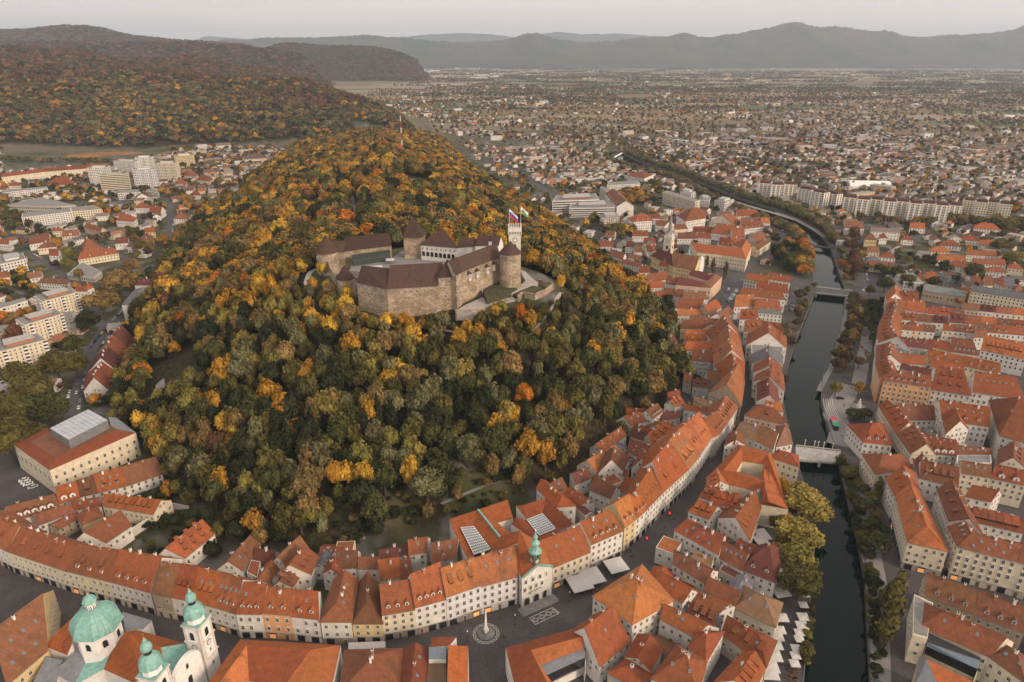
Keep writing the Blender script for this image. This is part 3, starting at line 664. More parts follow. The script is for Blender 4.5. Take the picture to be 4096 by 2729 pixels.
# interiors of the blocks behind those rows
gC='rear houses behind the street rows'
row('A1',[(445,212),(603,168)],7,[(418,92),(572,50)],[('w','o','G2')],'with two big gabled dormers beside the parking square',group=gC)
row('B1',[(603,1485),(738,1455),(965,1400),(1228,1312)],7,[(572,1372),(702,1325),(908,1262),(1180,1190)],[('w','b','S1s1'),('w','o','k6s2'),('w','b','')],'in the short row below the long cream palace',group=gC,party_ends=(1,0))
row('A1',[(95,345),(447,240)],8,[(35,240),(410,155)],[('w','b','G5')],'a low terrace of big gabled dormers near the left edge',group=gC)
row('A1',[(-70,440),(95,385)],8,[(-110,300),(20,270)],[('w','r','g1')],'low roof in the left corner beside the dormered terrace',group=gC)
row('A1',[(775,228),(1160,292)],8.5,[(790,155),(1215,184)],[('c','o','s8')],'long garden wing ending in a white gable',group=gC,pitch=38)
row('A1',[(545,262),(765,232)],7.5,[(540,212),(745,178)],[('w','r','k2')],'low link roof behind the yellow courtyard house',group=gC)
blk('A1',[(628,370),(775,308),(728,240)],9.5,'hip','y','o','','small square block with a low hip in the left courtyards',pitch=26,group=gC)
row('A1',[(800,508),(992,378)],8.5,[(625,440),(915,280)],[('w','o','k1')],'smooth steep roof ending in a gable above the garden wall',group=gC,dmax=9)
row('A1',[(440,412),(603,322)],6.5,[(395,372),(575,288)],[('s','r','k1')],'low lean courtyard roof left of the yellow block',group=gC,pitch=25)
row('A1',[(290,378),(567,278)],7.5,[(245,300),(520,225)],[('w','b','')],'mossy low roof behind the bare long roof',group=gC,pitch=32)
row('A1',[(1395,625),(1625,437)],8.5,[(1215,590),(1528,342)],[('w','o','s6')],'long wing running back into the dark gardens',group=gC,dmax=9)
row('A2',[(130,722),(266,520)],8.5,[(20,640),(190,470)],[('w','b','k2s1')],'aged roof with small skylights at the wood edge',group=gC)
row('A2',[(205,662),(378,684)],6.5,[(235,560),(385,572)],[('w','m','')],'low dark red roof behind the green glass terrace',group=gC)
blk('A2',[(365,655),(468,697),(622,548)],8.5,'X','w','b','','tallest steep roof at the wood edge with a sharp gable',pitch=50,group=gC)
row('A2',[(645,748),(708,612)],9,[(485,665),(600,548)],[('w','o','s3')],'bright steep roof beside the sharp gable',group=gC)
row('A2',[(510,845),(578,740)],8,[(410,795),(520,702)],[('c','b','s5')],'narrow courtyard wing with a stack of shed dormers',group=gC)
row('A2',[(330,812),(398,702)],7,[(245,790),(358,650)],[('w','r','k1')],'narrow lean roof below the green terrace',group=gC,pitch=35)
row('A2',[(880,702),(1000,694)],9,[(836,582),(1005,573)],[('w','b','k1')],'mossy square roof over a white courtyard wall',group=gC)
blk('A2',[(745,742),(880,775),(880,692),(790,640)],9,'X','w','r','k1','skewed roof left of the mossy square roof',pitch=40,group=gC)
row('A2',[(1005,705),(1165,705)],9,[(1010,624),(1165,620)],[('w','b','')],'mossy roof over the narrow light well',group=gC)
row('A2',[(1165,632),(1388,603)],8,[(1165,572),(1383,533)],[('g','m','k2')],'blackened mossy roof at the garden edge',group=gC,pitch=30)
row('A2',[(1172,790),(1335,766)],9.5,[(1157,645),(1312,624)],[('w','o','')],'smooth roof with one tall chimney behind the row',group=gC)
row('A2',[(1335,787),(1412,752)],9,[(1325,648),(1405,636)],[('w','r','k1')],'narrow roof squeezed beside the smooth roof',group=gC)
row('A2',[(1392,600),(1522,578)],11,[(1385,492),(1535,472)],[('w','o','k1')],'small tower-like house standing above the rear roofs',group=gC)
row('A3',[(45,652),(232,622)],10,[(45,522),(250,482)],[('g','b','g1k2')],'aged roof with one white dormer beside the glass atrium',group=gC)
blk('A2',[(165,742),(245,782),(268,662),(200,648)],8,'flat','w','o','','x',label='low outbuilding under a flat rusty roof terrace in the rear courtyards',group=gC)
row('A3',[(845,97),(1000,236)],13.5,[(878,34),(1072,196)],[('w','o','')],'tall narrow house with a long plain roof under the wood',group=gC,pitch=35,kind='hipR')
row('A3',[(1000,126),(1076,96)],9,[(950,66),(1035,17)],[('w','b','k1')],'little roof behind the tall narrow house',group=gC)
row('A3',[(1035,142),(1180,232)],10,[(1098,94),(1235,186)],[('w','o','k2')],'roof beside the dark flat courtyard roof',group=gC)
blk('A3',[(1085,205),(1212,322),(1262,290),(1125,172)],9,'flat','g','m','','x',label='dark flat-roofed wing in the courtyard behind the four-dormer house',group=gC)
row('B2',[(0,1335),(138,1272)],9,[(-20,1240),(100,1200)],[('w','m','k1')],'dark maroon lean roof at the wood edge',group=gC,pitch=35)
row('B2',[(120,1372),(298,1447)],10,[(170,1262),(345,1362)],[('w','b','')],'barn-like roof over a blank cream wall',group=gC,pitch=38)
row('B2',[(362,1368),(490,1442)],9,[(430,1275),(600,1347)],[('c','r','s1')],'rust roof right of the barn-like roof',group=gC,pitch=35)
# quarter-ring houses up the hill side, traced eave and ridge
row('B2',[(180,1235),(445,1100)],10,[(100,1140),(290,1030)],[('g','p','')],'roof corner nearest the wood above the barn-like roof',group=gC,pitch=40)
row('B2',[(260,1210),(440,1270)],8,[(262,1168),(445,1225)],[('c','r','')],'low slope over the arcaded courtyard',group=gC,pitch=30)
row('B2',[(400,1220),(455,1110)],10.5,[(290,1180),(300,1055)],[('w','b','k2')],'dark skylit wing beside the white firewall',group=gC)
row('B2',[(210,1075),(430,915)],9.5,[(170,1000),(385,850)],[('w','o','k3')],'wing with three chimneys along the wood edge',group=gC)
row('B2',[(445,1060),(640,1150)],9,[(455,955),(690,1045)],[('w','r','k6')],'wing of six skylights facing the bare court',group=gC,pitch=38)
row('B2',[(640,1030),(820,930)],12,[(655,900),(800,800)],[('g','o','s6')],'stepped roof behind the big shop-street roof',group=gC)
row('B2',[(470,930),(640,985)],8,[(470,870),(660,920)],[('w','m','')],'dark roof over the fern courtyard',group=gC,pitch=35)
row('B2',[(470,855),(690,930)],8.5,[(470,830),(700,905)],[('w','r','')],'long low red roof under a white firewall',group=gC,pitch=30)
row('B2',[(470,840),(600,800)],10,[(400,770),(545,740)],[('w','r','k2')],'roof with white skylights left of the arcades',group=gC)
row('B2',[(420,770),(600,790)],10,[(430,700),(590,700)],[('w','r','')],'smooth red roof at the wood edge above the arcades',group=gC)
row('B2',[(650,780),(735,720)],12,[(595,715),(690,655)],[('w','b','g4')],'aged roof with green-framed dormers',group=gC)
row('B2',[(725,800),(880,770)],8,[(735,730),(880,725)],[('g','m','')],'mossy black roof beside the green-framed dormers',group=gC,pitch=30)
row('B2',[(840,680),(920,655)],10,[(780,650),(880,590)],[('w','o','s2')],'little white-gabled house at the wood edge',group=gC,pitch=38)
row('B2',[(780,625),(880,600)],9,[(785,585),(890,570)],[('w','r','')],'red lean roof at the tip of the wood',group=gC)
row('B2',[(910,700),(1110,735)],9,[(915,670),(1120,705)],[('w','r','')],'long dark red slope over a white wall',group=gC,pitch=30)
row('B2',[(1000,640),(1170,700)],9,[(1000,600),(1180,650)],[('y','t','')],'yellow-walled wing round the green court',group=gC,pitch=30)
row('B2',[(1010,590),(1215,620)],9,[(1020,562),(1225,595)],[('g','g','')],'curved grey roof over a row of arches',group=gC,pitch=25)
row('B2',[(640,1165),(655,1060)],10,[(560,1130),(600,1040)],[('w','o','k2')],'short link roof with chimneys behind the big roof',group=gC)
row('B2',[(985,512),(1122,522)],9,[(990,452),(1130,462)],[('g','m','s2')],'mossy maroon roof in the walled yard',group=gC,pitch=34)
row('B2',[(905,470),(975,488)],8.5,[(915,392),(985,408)],[('g','b','')],'brown hip at the yard corner',group=gC,pitch=34)
row('B2',[(1115,455),(1275,468)],11,[(1108,378),(1300,392)],[('g','b','')],'wide sooty roof behind the tall plain gable',group=gC,pitch=36)
row('B2',[(1135,548),(1262,552)],10,[(1158,484),(1275,478)],[('g','b','')],'shadowed roof beside the tall plain gable',group=gC,pitch=36)
row('B2',[(965,352),(1330,384)],9,[(985,322),(1340,352)],[('g','g','')],'long corrugated grey roof across the yards',group=gC,pitch=22)
row('B2',[(965,296),(1120,306),(1280,312)],10.5,[(985,212),(1140,222),(1275,238)],[('w','r','g1'),('w','r','')],'of the red roofs above the grey one',group=gC,pitch=36)
row('B2',[(935,150),(1080,160)],10,[(960,75),(1070,85)],[('w','o','s2')],'roof behind the golden tree by the hill',group=gC,pitch=38)
blk('B2',[(735,190),(842,215),(850,125),(745,70)],13.5,'X','w','m','','white gable end right under the hill',pitch=40,group=gC)
# the block between shopping street and river
gD='houses between the shopping street and the river'
blk('A3',[(1290,915),(1572,1112),(1862,945),(1640,690)],15,'hip','w','p','k2','huge pale roof jutting into the square',pitch=32,group=gD,chim=3)
row('A3',[(1320,1440),(1552,1250)],10.5,[(1205,1152),(1420,990)],[('w','r','k1')],'great steep slope in front of the huge pale roof',group=gD,pitch=50,dmax=14)
comp('A3',[('r',[(610,1305,12.5),(1165,1152,12.5),(1195,1222,16),(800,1325,16)]),('p',[(800,1325,16),(1195,1222,16),(1205,1310,13),(840,1450,13)]),('r',[(610,1305,12.5),(800,1325,16),(960,1640,16),(690,1640,12.5)]),('p',[(800,1325,16),(840,1450,13),(1010,1640,13),(960,1640,16)]),('lead',[(840,1450,12.9),(1205,1310,12.9),(1215,1380,12.9),(910,1520,12.9)]),('glass',[(910,1520,12.9),(1215,1380,12.9),(1222,1440,4),(935,1580,4)]),('copper',[(910,1520,12.95),(935,1580,12.95),(960,1640,12.95),(880,1640,12.95)])],'w','long orange-roofed house facing the obelisk with a blue-grey sheet-metal roof terrace','corner_house','house')
comp('A3',[('r',[(48,1230,13),(238,1226,13),(185,1290,15.5),(40,1300,15.5)]),('o',[(178,1290,16),(326,1295,12.5),(328,1660,12.5),(162,1660,16)]),('skyglass',[(30,1300,15.3),(160,1300,15.3),(158,1390,14.2),(28,1392,14.2)]),('wood',[(25,1392,12),(160,1392,12),(160,1660,12),(10,1660,12)])],'w','orange-roofed house with glass conservatory and wooden roof deck beside the obelisk square','corner_house','house')
blk('A2',[(885,1640),(1305,1640),(1340,1320),(920,1332)],12,'Xhip','w','r','','broad hip roof at the bottom edge under the white awning',pitch=32,group=gD,chim=3)
blk('A2',[(1325,1640),(1495,1640),(1540,1322),(1348,1325)],12,'X','g','r','k2','valley roof beside the conservatory terrace',pitch=34,group=gD)
comp('A2',[('o',[(115,1243,12.5),(875,1288,12.5),(650,1323,16.5),(165,1288,16.5)]),('r',[(165,1288,16.5),(650,1323,16.5),(450,1600,12.5),(182,1560,12.5)]),('p',[(875,1288,12.5),(790,1680,12.5),(390,1680,12.4),(450,1600,12.5),(650,1323,16.5)]),('p',[(165,1288,16.5),(182,1560,12.5),(150,1680,12.4),(-120,1680,16.3)]),('o',[(115,1243,12.5),(165,1288,16.5),(-120,1680,16.3),(-210,1680,12.5)])],'w','large palace with pale orange roof planes round a courtyard at the bottom edge','palace','palace')
blk('A1',[(60,1562),(352,1312),(392,885),(-20,1180)],12.5,'gable','y','b','k6','vast mossy roof beside the green dome',pitch=36,group=gD)
row('A4',[(375,412),(712,598)],13,[(470,345),(750,458)],[('w','r','k5')],'behind a pink corner turret on the shopping street',group=gD,pitch=38)
row('A4',[(705,615),(885,715)],11,[(745,512),(935,582)],[('w','r','k4')],'dark orange slope under a white roof terrace',group=gD)
blk('A4',[(890,705),(1130,798),(1195,570),(1010,540)],10.5,'hip','l','m','g2','deep maroon hip by the riverside trees',pitch=42,group=gD,side=0)
blk('A4',[(712,722),(862,805),(898,760),(738,682)],8.5,'flat','g','m','','x',label='low glazed wing in the court beside the maroon hip roof',group=gD)
row('A4',[(362,668),(605,815)],11,[(355,565),(665,715)],[('w','b','k2')],'sooty mottled roof in the middle of the block',group=gD,pitch=38)
row('A4',[(495,625),(650,695)],11,[(520,590),(660,655)],[('w','t','')],'flat-pitched little roof by the roof garden',group=gD,pitch=20)
row('A4',[(228,832),(438,962)],13,[(225,702),(505,868)],[('w','o','k1')],'plain steep roof with a white awning on top',group=gD,pitch=40)
row('A4',[(600,868),(838,1000)],10,[(632,775),(876,886)],[('g','r','')],'long bare red roof in the river block',group=gD,pitch=38)
blk('A4',[(838,1000),(1130,1135),(1182,965)],10,'hip','c','t','k2','mossy tan hip with a cream facade facing the camera',pitch=36,group=gD)
row('A4',[(492,932),(715,1042)],11,[(512,875),(780,985)],[('l','o','')],'slender lilac-walled wing with twin chimneys',group=gD,pitch=32)
row('A4',[(265,1082),(525,1218)],13,[(302,985),(728,1182)],[('w','o','k1')],'over a long gallery of white windows',group=gD,pitch=38)
blk('A4',[(490,1290),(605,1415),(738,1188),(560,1180)],13.5,'hip','w','r','','corner roof rising over a cream firewall',pitch=30,group=gD)
row('A4',[(480,1042),(690,1152)],10,[(472,990),(640,1075)],[('w','r','s3')],'rusty slope with little sheds between two wings',group=gD,pitch=34)
blk('A4',[(742,1200),(1060,1435),(1135,1250),(800,1080)],9.5,'hipR','g','r','k2s3','with dark blue skylights by the white parasols',pitch=38,group=gD)
blk('A4',[(690,1565),(960,1650),(1050,1458),(895,1345)],10,'X','w','o','s4','last roof before the frame edge by the parasols',pitch=36,group=gD)
blk('A4',[(215,1532),(545,1660),(605,1415),(400,1290)],15,'hip','w','o','k2','tall roof with pale chimneys at the bottom edge',pitch=36,group=gD,chim=3)
blk('A4',[(8,1372),(190,1475),(272,1312),(105,1208)],11,'X','c','r','','smooth orange slope in front of the roof terrace',pitch=30,group=gD)
blk('A4',[(-120,1490),(110,1620),(190,1500),(20,1390)],10,'hip','g','r','','mossy low roof over the dark courtyard at the bottom',pitch=30,group=gD)
row('A4',[(945,492),(1030,235)],12,[(840,300),(1000,88)],[('w','o','s6')],'stepped sheds above the covered riverside market',group=gD,pitch=42)
row('A4',[(640,195),(870,275)],13,[(690,140),(870,130)],[('w','r','s4')],'roof with a white gable of five small windows',group=gD,pitch=38)
row('A4',[(480,270),(640,330)],12,[(560,200),(700,240)],[('w','o','s3')],'sheds above the dark shopping street',group=gD,pitch=40)
row('A4',[(560,160),(660,190)],12,[(620,90),(720,100)],[('w','o','s2')],'small stepped roof on the shopping street',group=gD)
row('A4',[(660,300),(900,330)],10,[(670,250),(880,270)],[('g','r','')],'shadowed courtyard roof behind the white gable',group=gD,pitch=30)
# palace with the square court
comp('B2',[('o',[(1115,1272,12.5),(1370,1000,12.5),(1395,1025,16.5),(1245,1215,16.5)]),('o',[(1245,1215,16.5),(1395,1025,16.5),(1400,1140,13),(1350,1225,13)]),
  ('o',[(1370,1000,12.5),(1640,1060,12.5),(1610,1085,16.5),(1395,1025,16.5)]),('o',[(1395,1025,16.5),(1610,1085,16.5),(1582,1168,13),(1400,1140,13)]),
  ('o',[(1245,1215,16.5),(1350,1225,13),(1548,1282,13),(1580,1310,16.5)]),('o',[(1115,1272,12.5),(1245,1215,16.5),(1580,1310,16.5),(1560,1400,12.5),(1300,1340,12.5)]),
  ('o',[(1582,1168,13),(1610,1085,16.5),(1640,1060,12.5),(1785,1540,12.5),(1620,1480,16.5),(1580,1310,16.5),(1548,1282,13)]),('o',[(1580,1310,16.5),(1620,1480,16.5),(1785,1540,12.5),(1560,1500,12.5),(1560,1400,12.5)])],'c','orange-roofed palace built round a square white courtyard by the river trees','palace','palace')
row('B2',[(1420,750),(1790,832)],13,[(1470,650),(1740,722)],[('p','r','s1')],'wide hip facing the camera near the small bridge',group=gD,pitch=36,kind='hip')
row('B2',[(1600,700),(1745,722)],13,[(1600,640),(1720,650)],[('w','p','')],'pale roof right behind the wide hip',group=gD,pitch=36)
blk('B2',[(1530,628),(1705,665),(1680,480),(1530,460)],12,'X','w','m','s5','white-gabled house with a ladder of sheds',pitch=42,group=gD)
blk('B2',[(1500,470),(1745,545),(1735,420),(1540,385)],12,'X','w','o','s5','roof full of little sheds by the water',pitch=36,group=gD)
blk('B2',[(1500,395),(1720,430),(1720,330),(1510,310)],12.5,'X','w','r','k2','red roof below the glazed roofs',pitch=36,group=gD)
blk('B2',[(1490,320),(1730,330),(1725,245),(1495,240)],13,'X','w','g','k4','grey glazed roofs by the riverside path',pitch=30,group=gD)
blk('B2',[(1475,240),(1745,245),(1740,170),(1470,165)],13,'flat','g','g','','x',label='flat grey roof terrace between the street and the riverside path',group=gD)
blk('B2',[(1445,165),(1760,190),(1755,100),(1450,80)],13,'X','w','o','s4','narrow orange roof upstream of the flat terrace',pitch=38,group=gD)
row('B2',[(1330,905),(1500,960),(1660,1035)],12,[(1390,812),(1560,850),(1700,900)],[('g','t','k2'),('w','b','')],'mossy roofs below the wide hip',group=gD,pitch=36)
blk('B2',[(1690,1010),(1815,985),(1790,880),(1690,850)],11,'hip','w','t','','mottled hip at the bridge head',pitch=36,group=gD)
blk('B2',[(1640,1105),(1870,1180),(1860,1090),(1700,1050)],12.5,'hip','c','r','k1','cream house with a blank side wall below the bridge',pitch=30,group=gD)
blk('B2',[(1255,1010),(1420,1000),(1400,930),(1290,920)],12,'X','w','o','s4','jumbled small roof over the street bend',pitch=38,group=gD)
blk('B2',[(1120,1380),(1290,1340),(1240,1250),(1110,1275)],12,'X','w','p','s3','pale gable next to the court palace',pitch=38,group=gD)
blk('B2',[(1480,1420),(1560,1500),(1590,1420),(1500,1370)],11,'hip','g','g','','small grey roof tucked into the palace corner',pitch=25,group=gD)
# right bank
gE='houses of the quarter on the right bank'
blk('A5',[(822,490),(1105,558),(905,125),(735,165)],15,'XhipL','c','o','k3','long block with a hipped front beside the poplar',pitch=36,group=gE,chim=4,shops=True,maxwin=60)
blk('A5',[(735,165),(905,125),(860,-20),(660,30)],14,'X','w','o','s2','jumbled roof upstream of the long hip-fronted block',pitch=36,group=gE,chim=3)
row('A5',[(1040,108),(1130,347)],18,[(1142,48),(1290,357)],[('w','r','s3')],'tall wing with a long side facade',group=gE,pitch=40,maxwin=60)
row('A5',[(1120,385),(1195,537),(1650,652),(1780,690)],18,[(1245,350),(1300,440),(1690,520),(1800,540)],[('c','r','k3'),('c','r','k6'),('c','r','k2')],'of the grand arcaded block',group=gE,party_ends=(1,1),pitch=36,win='winh',maxwin=70,shops=True)
row('A5',[(1270,338),(1690,437)],15,[(1265,248),(1700,340)],[('w','r','S6')],'inner wing with six wide sheds over a white court wall',group=gE,pitch=38)
row('A5',[(1250,158),(1450,200)],14,[(1312,85),(1600,142)],[('w','r','')],'rear wing above the narrow dark courtyard',group=gE,pitch=38)
row('A5',[(950,902),(1330,1050),(1700,1190)],12,[(970,742),(1350,880),(1710,990)],[('s','b','g3'),('s','b','g3')],'of the long mossy roof by the cobbled lane',group=gE,pitch=44)
row('A5',[(910,1147),(1440,1372)],13,[(945,965),(1560,1240)],[('c','r','k2')],'great bare roof above the glazed hall',group=gE,pitch=38,kind='hipL',dmax=10)
blk('A5',[(850,1215),(962,1247),(1005,975),(862,910)],13,'flat','c','g','','x',label='cream modern library wing with flat grey roof beside the tall poplar',group=gE)
comp('A5',[('dark',[(972,1195,12),(1370,1385,12),(1362,1405,12),(965,1265,12)]),('skyglass',[(965,1265,12),(1362,1405,12),(1345,1470,10.5),(955,1295,10.5)]),('glass',[(955,1295,10.5),(1345,1470,10.5),(1335,1540,4),(930,1345,4)])],'c','glazed reading hall with a long blue glass strip beside the bare red roof','glazed_hall','building')
comp('A5',[('lead',[(905,1370,12),(960,1395,14.5),(1060,1640,14.5),(850,1640,12)]),('o',[(960,1395,14.5),(1300,1560,12),(1310,1640,12),(1060,1640,14.5)])],'y','roof half grey sheet metal and half orange tile at the bottom right edge','corner_house','house')
blk('A5',[(1440,1372),(1700,1560),(1760,1400),(1560,1290)],13,'hip','c','b','k2','mottled roof in the bottom right corner',pitch=32,group=gE)
blk('B3',[(492,1068),(695,1092),(640,940),(378,946)],11.5,'hip','w','r','g3','free-standing house at the bridge head',pitch=32,group=gE)
blk('B3',[(585,1310),(850,1262),(790,1175),(490,1165)],12.5,'hip','c','r','k1','smooth red hip just below the bridge',pitch=30,group=gE)
row('B3',[(640,605),(1000,657)],18,[(690,535),(1000,575)],[('o','r','g6')],'the orange grand facade facing the camera',group=gE,win='winh',pitch=38,maxwin=60,shops=True)
row('B3',[(580,480),(612,592)],18,[(645,400),(695,520)],[('o','r','s5')],'the orange side wing facing the river',group=gE,pitch=38)
row('B3',[(1000,673),(1305,722)],14.5,[(1045,508),(1245,540)],[('w','r','s6')],'wide roof right of the orange facade',group=gE,pitch=40)
row('B3',[(1312,692),(1710,752)],15.5,[(1332,545),(1645,582)],[('w','r','k6')],'pedimented palace roof near the right edge',group=gE,pitch=36,win='winh',maxwin=50)
row('B3',[(1375,375),(1720,445)],14,[(1405,268),(1720,325)],[('w','o','s8')],'long white block at the right edge',group=gE,pitch=36)
row('B3',[(975,442),(1250,495),(1522,556)],11.5,[(978,376),(1250,425),(1525,476)],[('c','o','g3'),('c','o','g4')],'of the long two-part dormered roof',group=gE,pitch=38)
row('B3',[(1148,386),(1360,417)],12,[(1150,292),(1312,303)],[('w','r','g5k5')],'roof crowded with small dormers',group=gE)
row('B3',[(1012,352),(1146,385)],12,[(1010,300),(1140,322)],[('y','r','')],'little ornate house among red roofs',group=gE,pitch=38)
row('B3',[(607,322),(1010,372)],12.5,[(640,272),(1012,300)],[('w','m','k6')],'long dark block with a blue corner',group=gE,pitch=34)
row('B3',[(668,30),(655,85),(610,172),(592,262),(606,322)],13.5,[(735,20),(722,75),(692,172),(702,262),(745,275)],[('w','b','s4'),('w','o','s3'),('w','o','s3'),('w','o','s4')],'along the avenue facing the river',order='from the far end',group=gE,pitch=38)
row('B3',[(590,345),(582,480)],15,[(690,330),(690,410)],[('w','o','s6')],'last roof before the orange hotel',group=gE,pitch=36)
row('B3',[(700,465),(960,490)],11,[(720,390),(960,430)],[('w','o','k2')],'smooth rear roof inside the orange hotel block',group=gE,pitch=34)
row('B3',[(720,400),(950,410)],11,[(720,360),(950,385)],[('w','g','k3')],'thin grey skylit roof in the hotel block',group=gE,pitch=25)
row('B3',[(770,520),(1000,570)],9,[(780,480),(1000,530)],[('w','m','')],'dark court roof behind the orange facade',group=gE,pitch=30)
row('B3',[(990,500),(1250,545)],11,[(1000,455),(1250,480)],[('w','r','')],'roof between the hotel and the dormered roof',group=gE,pitch=34)
row('B3',[(1085,905),(1440,955)],15.5,[(1062,758),(1448,812)],[('w','r','g3k5')],'big roof over the white inner court',group=gE,pitch=38,maxwin=50)
blk('B3',[(1530,1020),(1750,1080),(1760,860),(1450,766)],15,'hip','w','r','k2','white corner block with a dark lift house',pitch=36,group=gE)
blk('B3',[(1118,1005),(1275,975),(1200,830),(1085,880)],14,'X','w','o','k2','pointed roof wedged before the inner court',pitch=40,group=gE)
row('B3',[(602,790),(640,855),(740,1010)],12.5,[(660,770),(735,800),(832,930)],[('c','o','s2'),('c','o','s3')],'along the lane behind the bridge-head house',group=gE,party_ends=(0,1),shops=True)
row('B3',[(740,1010),(850,1162)],12.5,[(868,932),(965,1092)],[('c','o','s5')],'with lit windows in the lane behind the bridge',group=gE,shops=True)
row('B3',[(740,905),(1050,905)],11,[(740,785),(1050,810)],[('w','b','k2')],'dark mossy roofs below the orange facade',group=gE,pitch=38)
row('B3',[(870,1212),(912,1342)],12.5,[(905,1190),(1000,1235)],[('w','r','s3')],'short river-facing slope near the poplar',group=gE)
row('B3',[(912,1342),(1205,1410)],12.5,[(925,1215),(1212,1262)],[('w','r','s4')],'four tall sheds in a line',group=gE,pitch=40)
row('B3',[(1230,1305),(1452,1342)],14,[(1232,1215),(1456,1250)],[('c','b','k3')],'cream front with three grey roof lights',group=gE,pitch=36)
row('B3',[(1452,1342),(1720,1402)],14,[(1488,1242),(1720,1292)],[('c','r','G2')],'right edge house with two triangle dormers',group=gE,pitch=36)
row('B3',[(960,1060),(1200,1110)],10.5,[(950,1020),(1190,1060)],[('w','r','k4')],'thin roof over the dark triangular gables',group=gE,pitch=34)
row('B3',[(1000,1160),(1195,1175)],11,[(1010,1080),(1195,1100)],[('w','r','G3')],'three dark triangular gables side by side',group=gE,pitch=38)
row('B3',[(1190,1160),(1460,1180)],11.5,[(1195,1095),(1460,1130)],[('w','r','k4')],'roof with a bar of blue skylights',group=gE,pitch=34)
blk('B3',[(1190,1240),(1455,1240),(1450,1180),(1195,1180)],12,'flat','w','g','','x',label='flat blue-grey sheet roof with small white vents in the right bank quarter',group=gE)
blk('B3',[(1505,1240),(1700,1260),(1700,1130),(1520,1130)],13,'X','g','b','s3','brown roof with a long side chimney wall',pitch=38,group=gE)
# E3 block: upper right
row('E3',[(585,425),(790,455),(985,482)],14,[(610,345),(800,365),(960,372)],[('w','o','k1'),('w','o','')],'of the block by the far bridge',group=gE,pitch=36)
blk('E3',[(595,372),(735,350),(735,265),(595,290)],14,'X','w','p','k1','corner roof at the far bridge with a glass patch',pitch=34,group=gE)
row('E3',[(735,350),(905,360)],13,[(735,270),(905,290)],[('w','r','s2')],'rear roof against the green garden',group=gE,pitch=36)
specs3=[('w','r','k1'),('w','o','s2'),('g','b',''),('w','m','s2'),('w','r','k3'),('c','o',''),('w','b','k2'),('w','r','g2')]
def strip3(y0,y1,x0,x1,n,he,nm,k=0,slope_=.10,dd=62):
    xs=[x0 + (x1 - x0)*i/n for i in range(n + 1)]
    ev=[(x,y0 + (x - x0)*slope_) for x in xs]; rg=[(x + 10,y0 - dd + (x - x0)*slope_) for x in xs]
    row('E3',ev,he,rg,specs3[k:] + specs3[:k],nm,group=gE,pitch=37)
strip3(485,0,985,1330,3,12,'in the first rank below the yellow trees',0)
strip3(445,0,1330,1960,4,12.5,'in the rank touching the yellow trees',2,.10,55)
strip3(545,0,740,1180,3,12,'in the second rank behind the avenue',1,.09,60)
strip3(570,0,1200,1960,5,12,'in the second rank towards the right edge',3,.10,80)
strip3(640,0,720,1060,3,11.5,'in the third rank behind the avenue',4,.08,55)
strip3(650,0,1140,1440,3,11.5,'in the third rank in the middle of the quarter',5,.08,60)
strip3(660,0,1460,1960,3,11.5,'in the third rank towards the right edge',6,.08,70)
strip3(720,0,1440,1560,1,11,'single roof beside the long white block',0,.0,60)

# small low roofs that fill the inner courts of the old blocks
def infill(poly,where,group,n_max=30,cell=8.5,ang=0.0):
    xs_=[p[0] for p in poly]; ys_=[p[1] for p in poly]; ri=random.Random(int(xs_[0]*10)); spots=[]
    qs=[q for q in QUADS if min(xs_) - 30<q[0][0]<max(xs_) + 30 and min(ys_) - 30<q[0][1]<max(ys_) + 30]; ca_,sa_=math.cos(ang),math.sin(ang)
    def pin(x,y,q):
        r=False
        for i in range(len(q)):
            (ax,ay),(bx,by)=q[i][:2],q[(i+1) % len(q)][:2]
            if (ay>y) !=(by>y) and x<(bx-ax)*(y-ay)/(by-ay+1e-9)+ax: r=not r
        return r
    y=min(ys_)
    while y<max(ys_):
        x=min(xs_)
        while x<max(xs_):
            px,py=x + ri.uniform(-1.5,1.5),y + ri.uniform(-1.5,1.5); x+=cell
            if not pin(px,py,poly): continue
            if any(pin(px + dx,py + dy,q) for q in qs for dx,dy in ((0,0),(2.4,2.4),(-2.4,2.4),(2.4,-2.4),(-2.4,-2.4))): continue
            near=sum(1 for q in qs if math.hypot(sum(p[0] for p in q)/len(q)-px,sum(p[1] for p in q)/len(q)-py)<22)
            if near>=3: spots.append((py,px))
        y+=cell
    for k,(py,px) in enumerate(sorted(spots)[:n_max]):
        w_,d_=ri.uniform(3.6,5.2),ri.uniform(3.4,4.8); a_=ang + ri.choice((0,math.pi/2)) + ri.uniform(-.1,.1); c_,s_=math.cos(a_),math.sin(a_)
        q=[(px + u*c_ - v*s_,py + u*s_ + v*c_) for u,v in ((-w_,-d_),(w_,-d_),(w_,d_),(-w_,d_))]; rf=ri.choice('rrobbgr'); wl_=ri.choice('wwgcs')
        house(q,ri.uniform(5,9),None,'flat' if ri.random()<.15 else 'gable',wl_,rf,ri.choice(('','','k1','k2')),uniq(f"low {RS[rf]} courtyard roof {where}, {ORD[k]} from the near end"),0,28,chim=1 if ri.random()<.4 else 0,group=group,ov=.25,maxwin=8)
infill([tuple(G(c,x,y,6)[:2]) for c,x,y in (('A3',1330,1440),('A3',1560,1120),('A4',180,780),('A4',360,450),('A4',560,300),('A4',640,120),('A4',980,250),('A4',900,480),('A4',1100,1200),('A4',1000,1420),('A4',500,1560),('A4',0,1600))],'in the river block','small courtyard roofs',26,8,-.6)
infill([tuple(G(c,x,y,6)[:2]) for c,x,y in (('B2',60,1240),('B2',420,860),('B2',760,640),('B2',1150,620),('B2',900,800),('B2',640,1120),('B2',560,1420),('B2',200,1560))],'behind the shopping street','small courtyard roofs',22,8,.6)
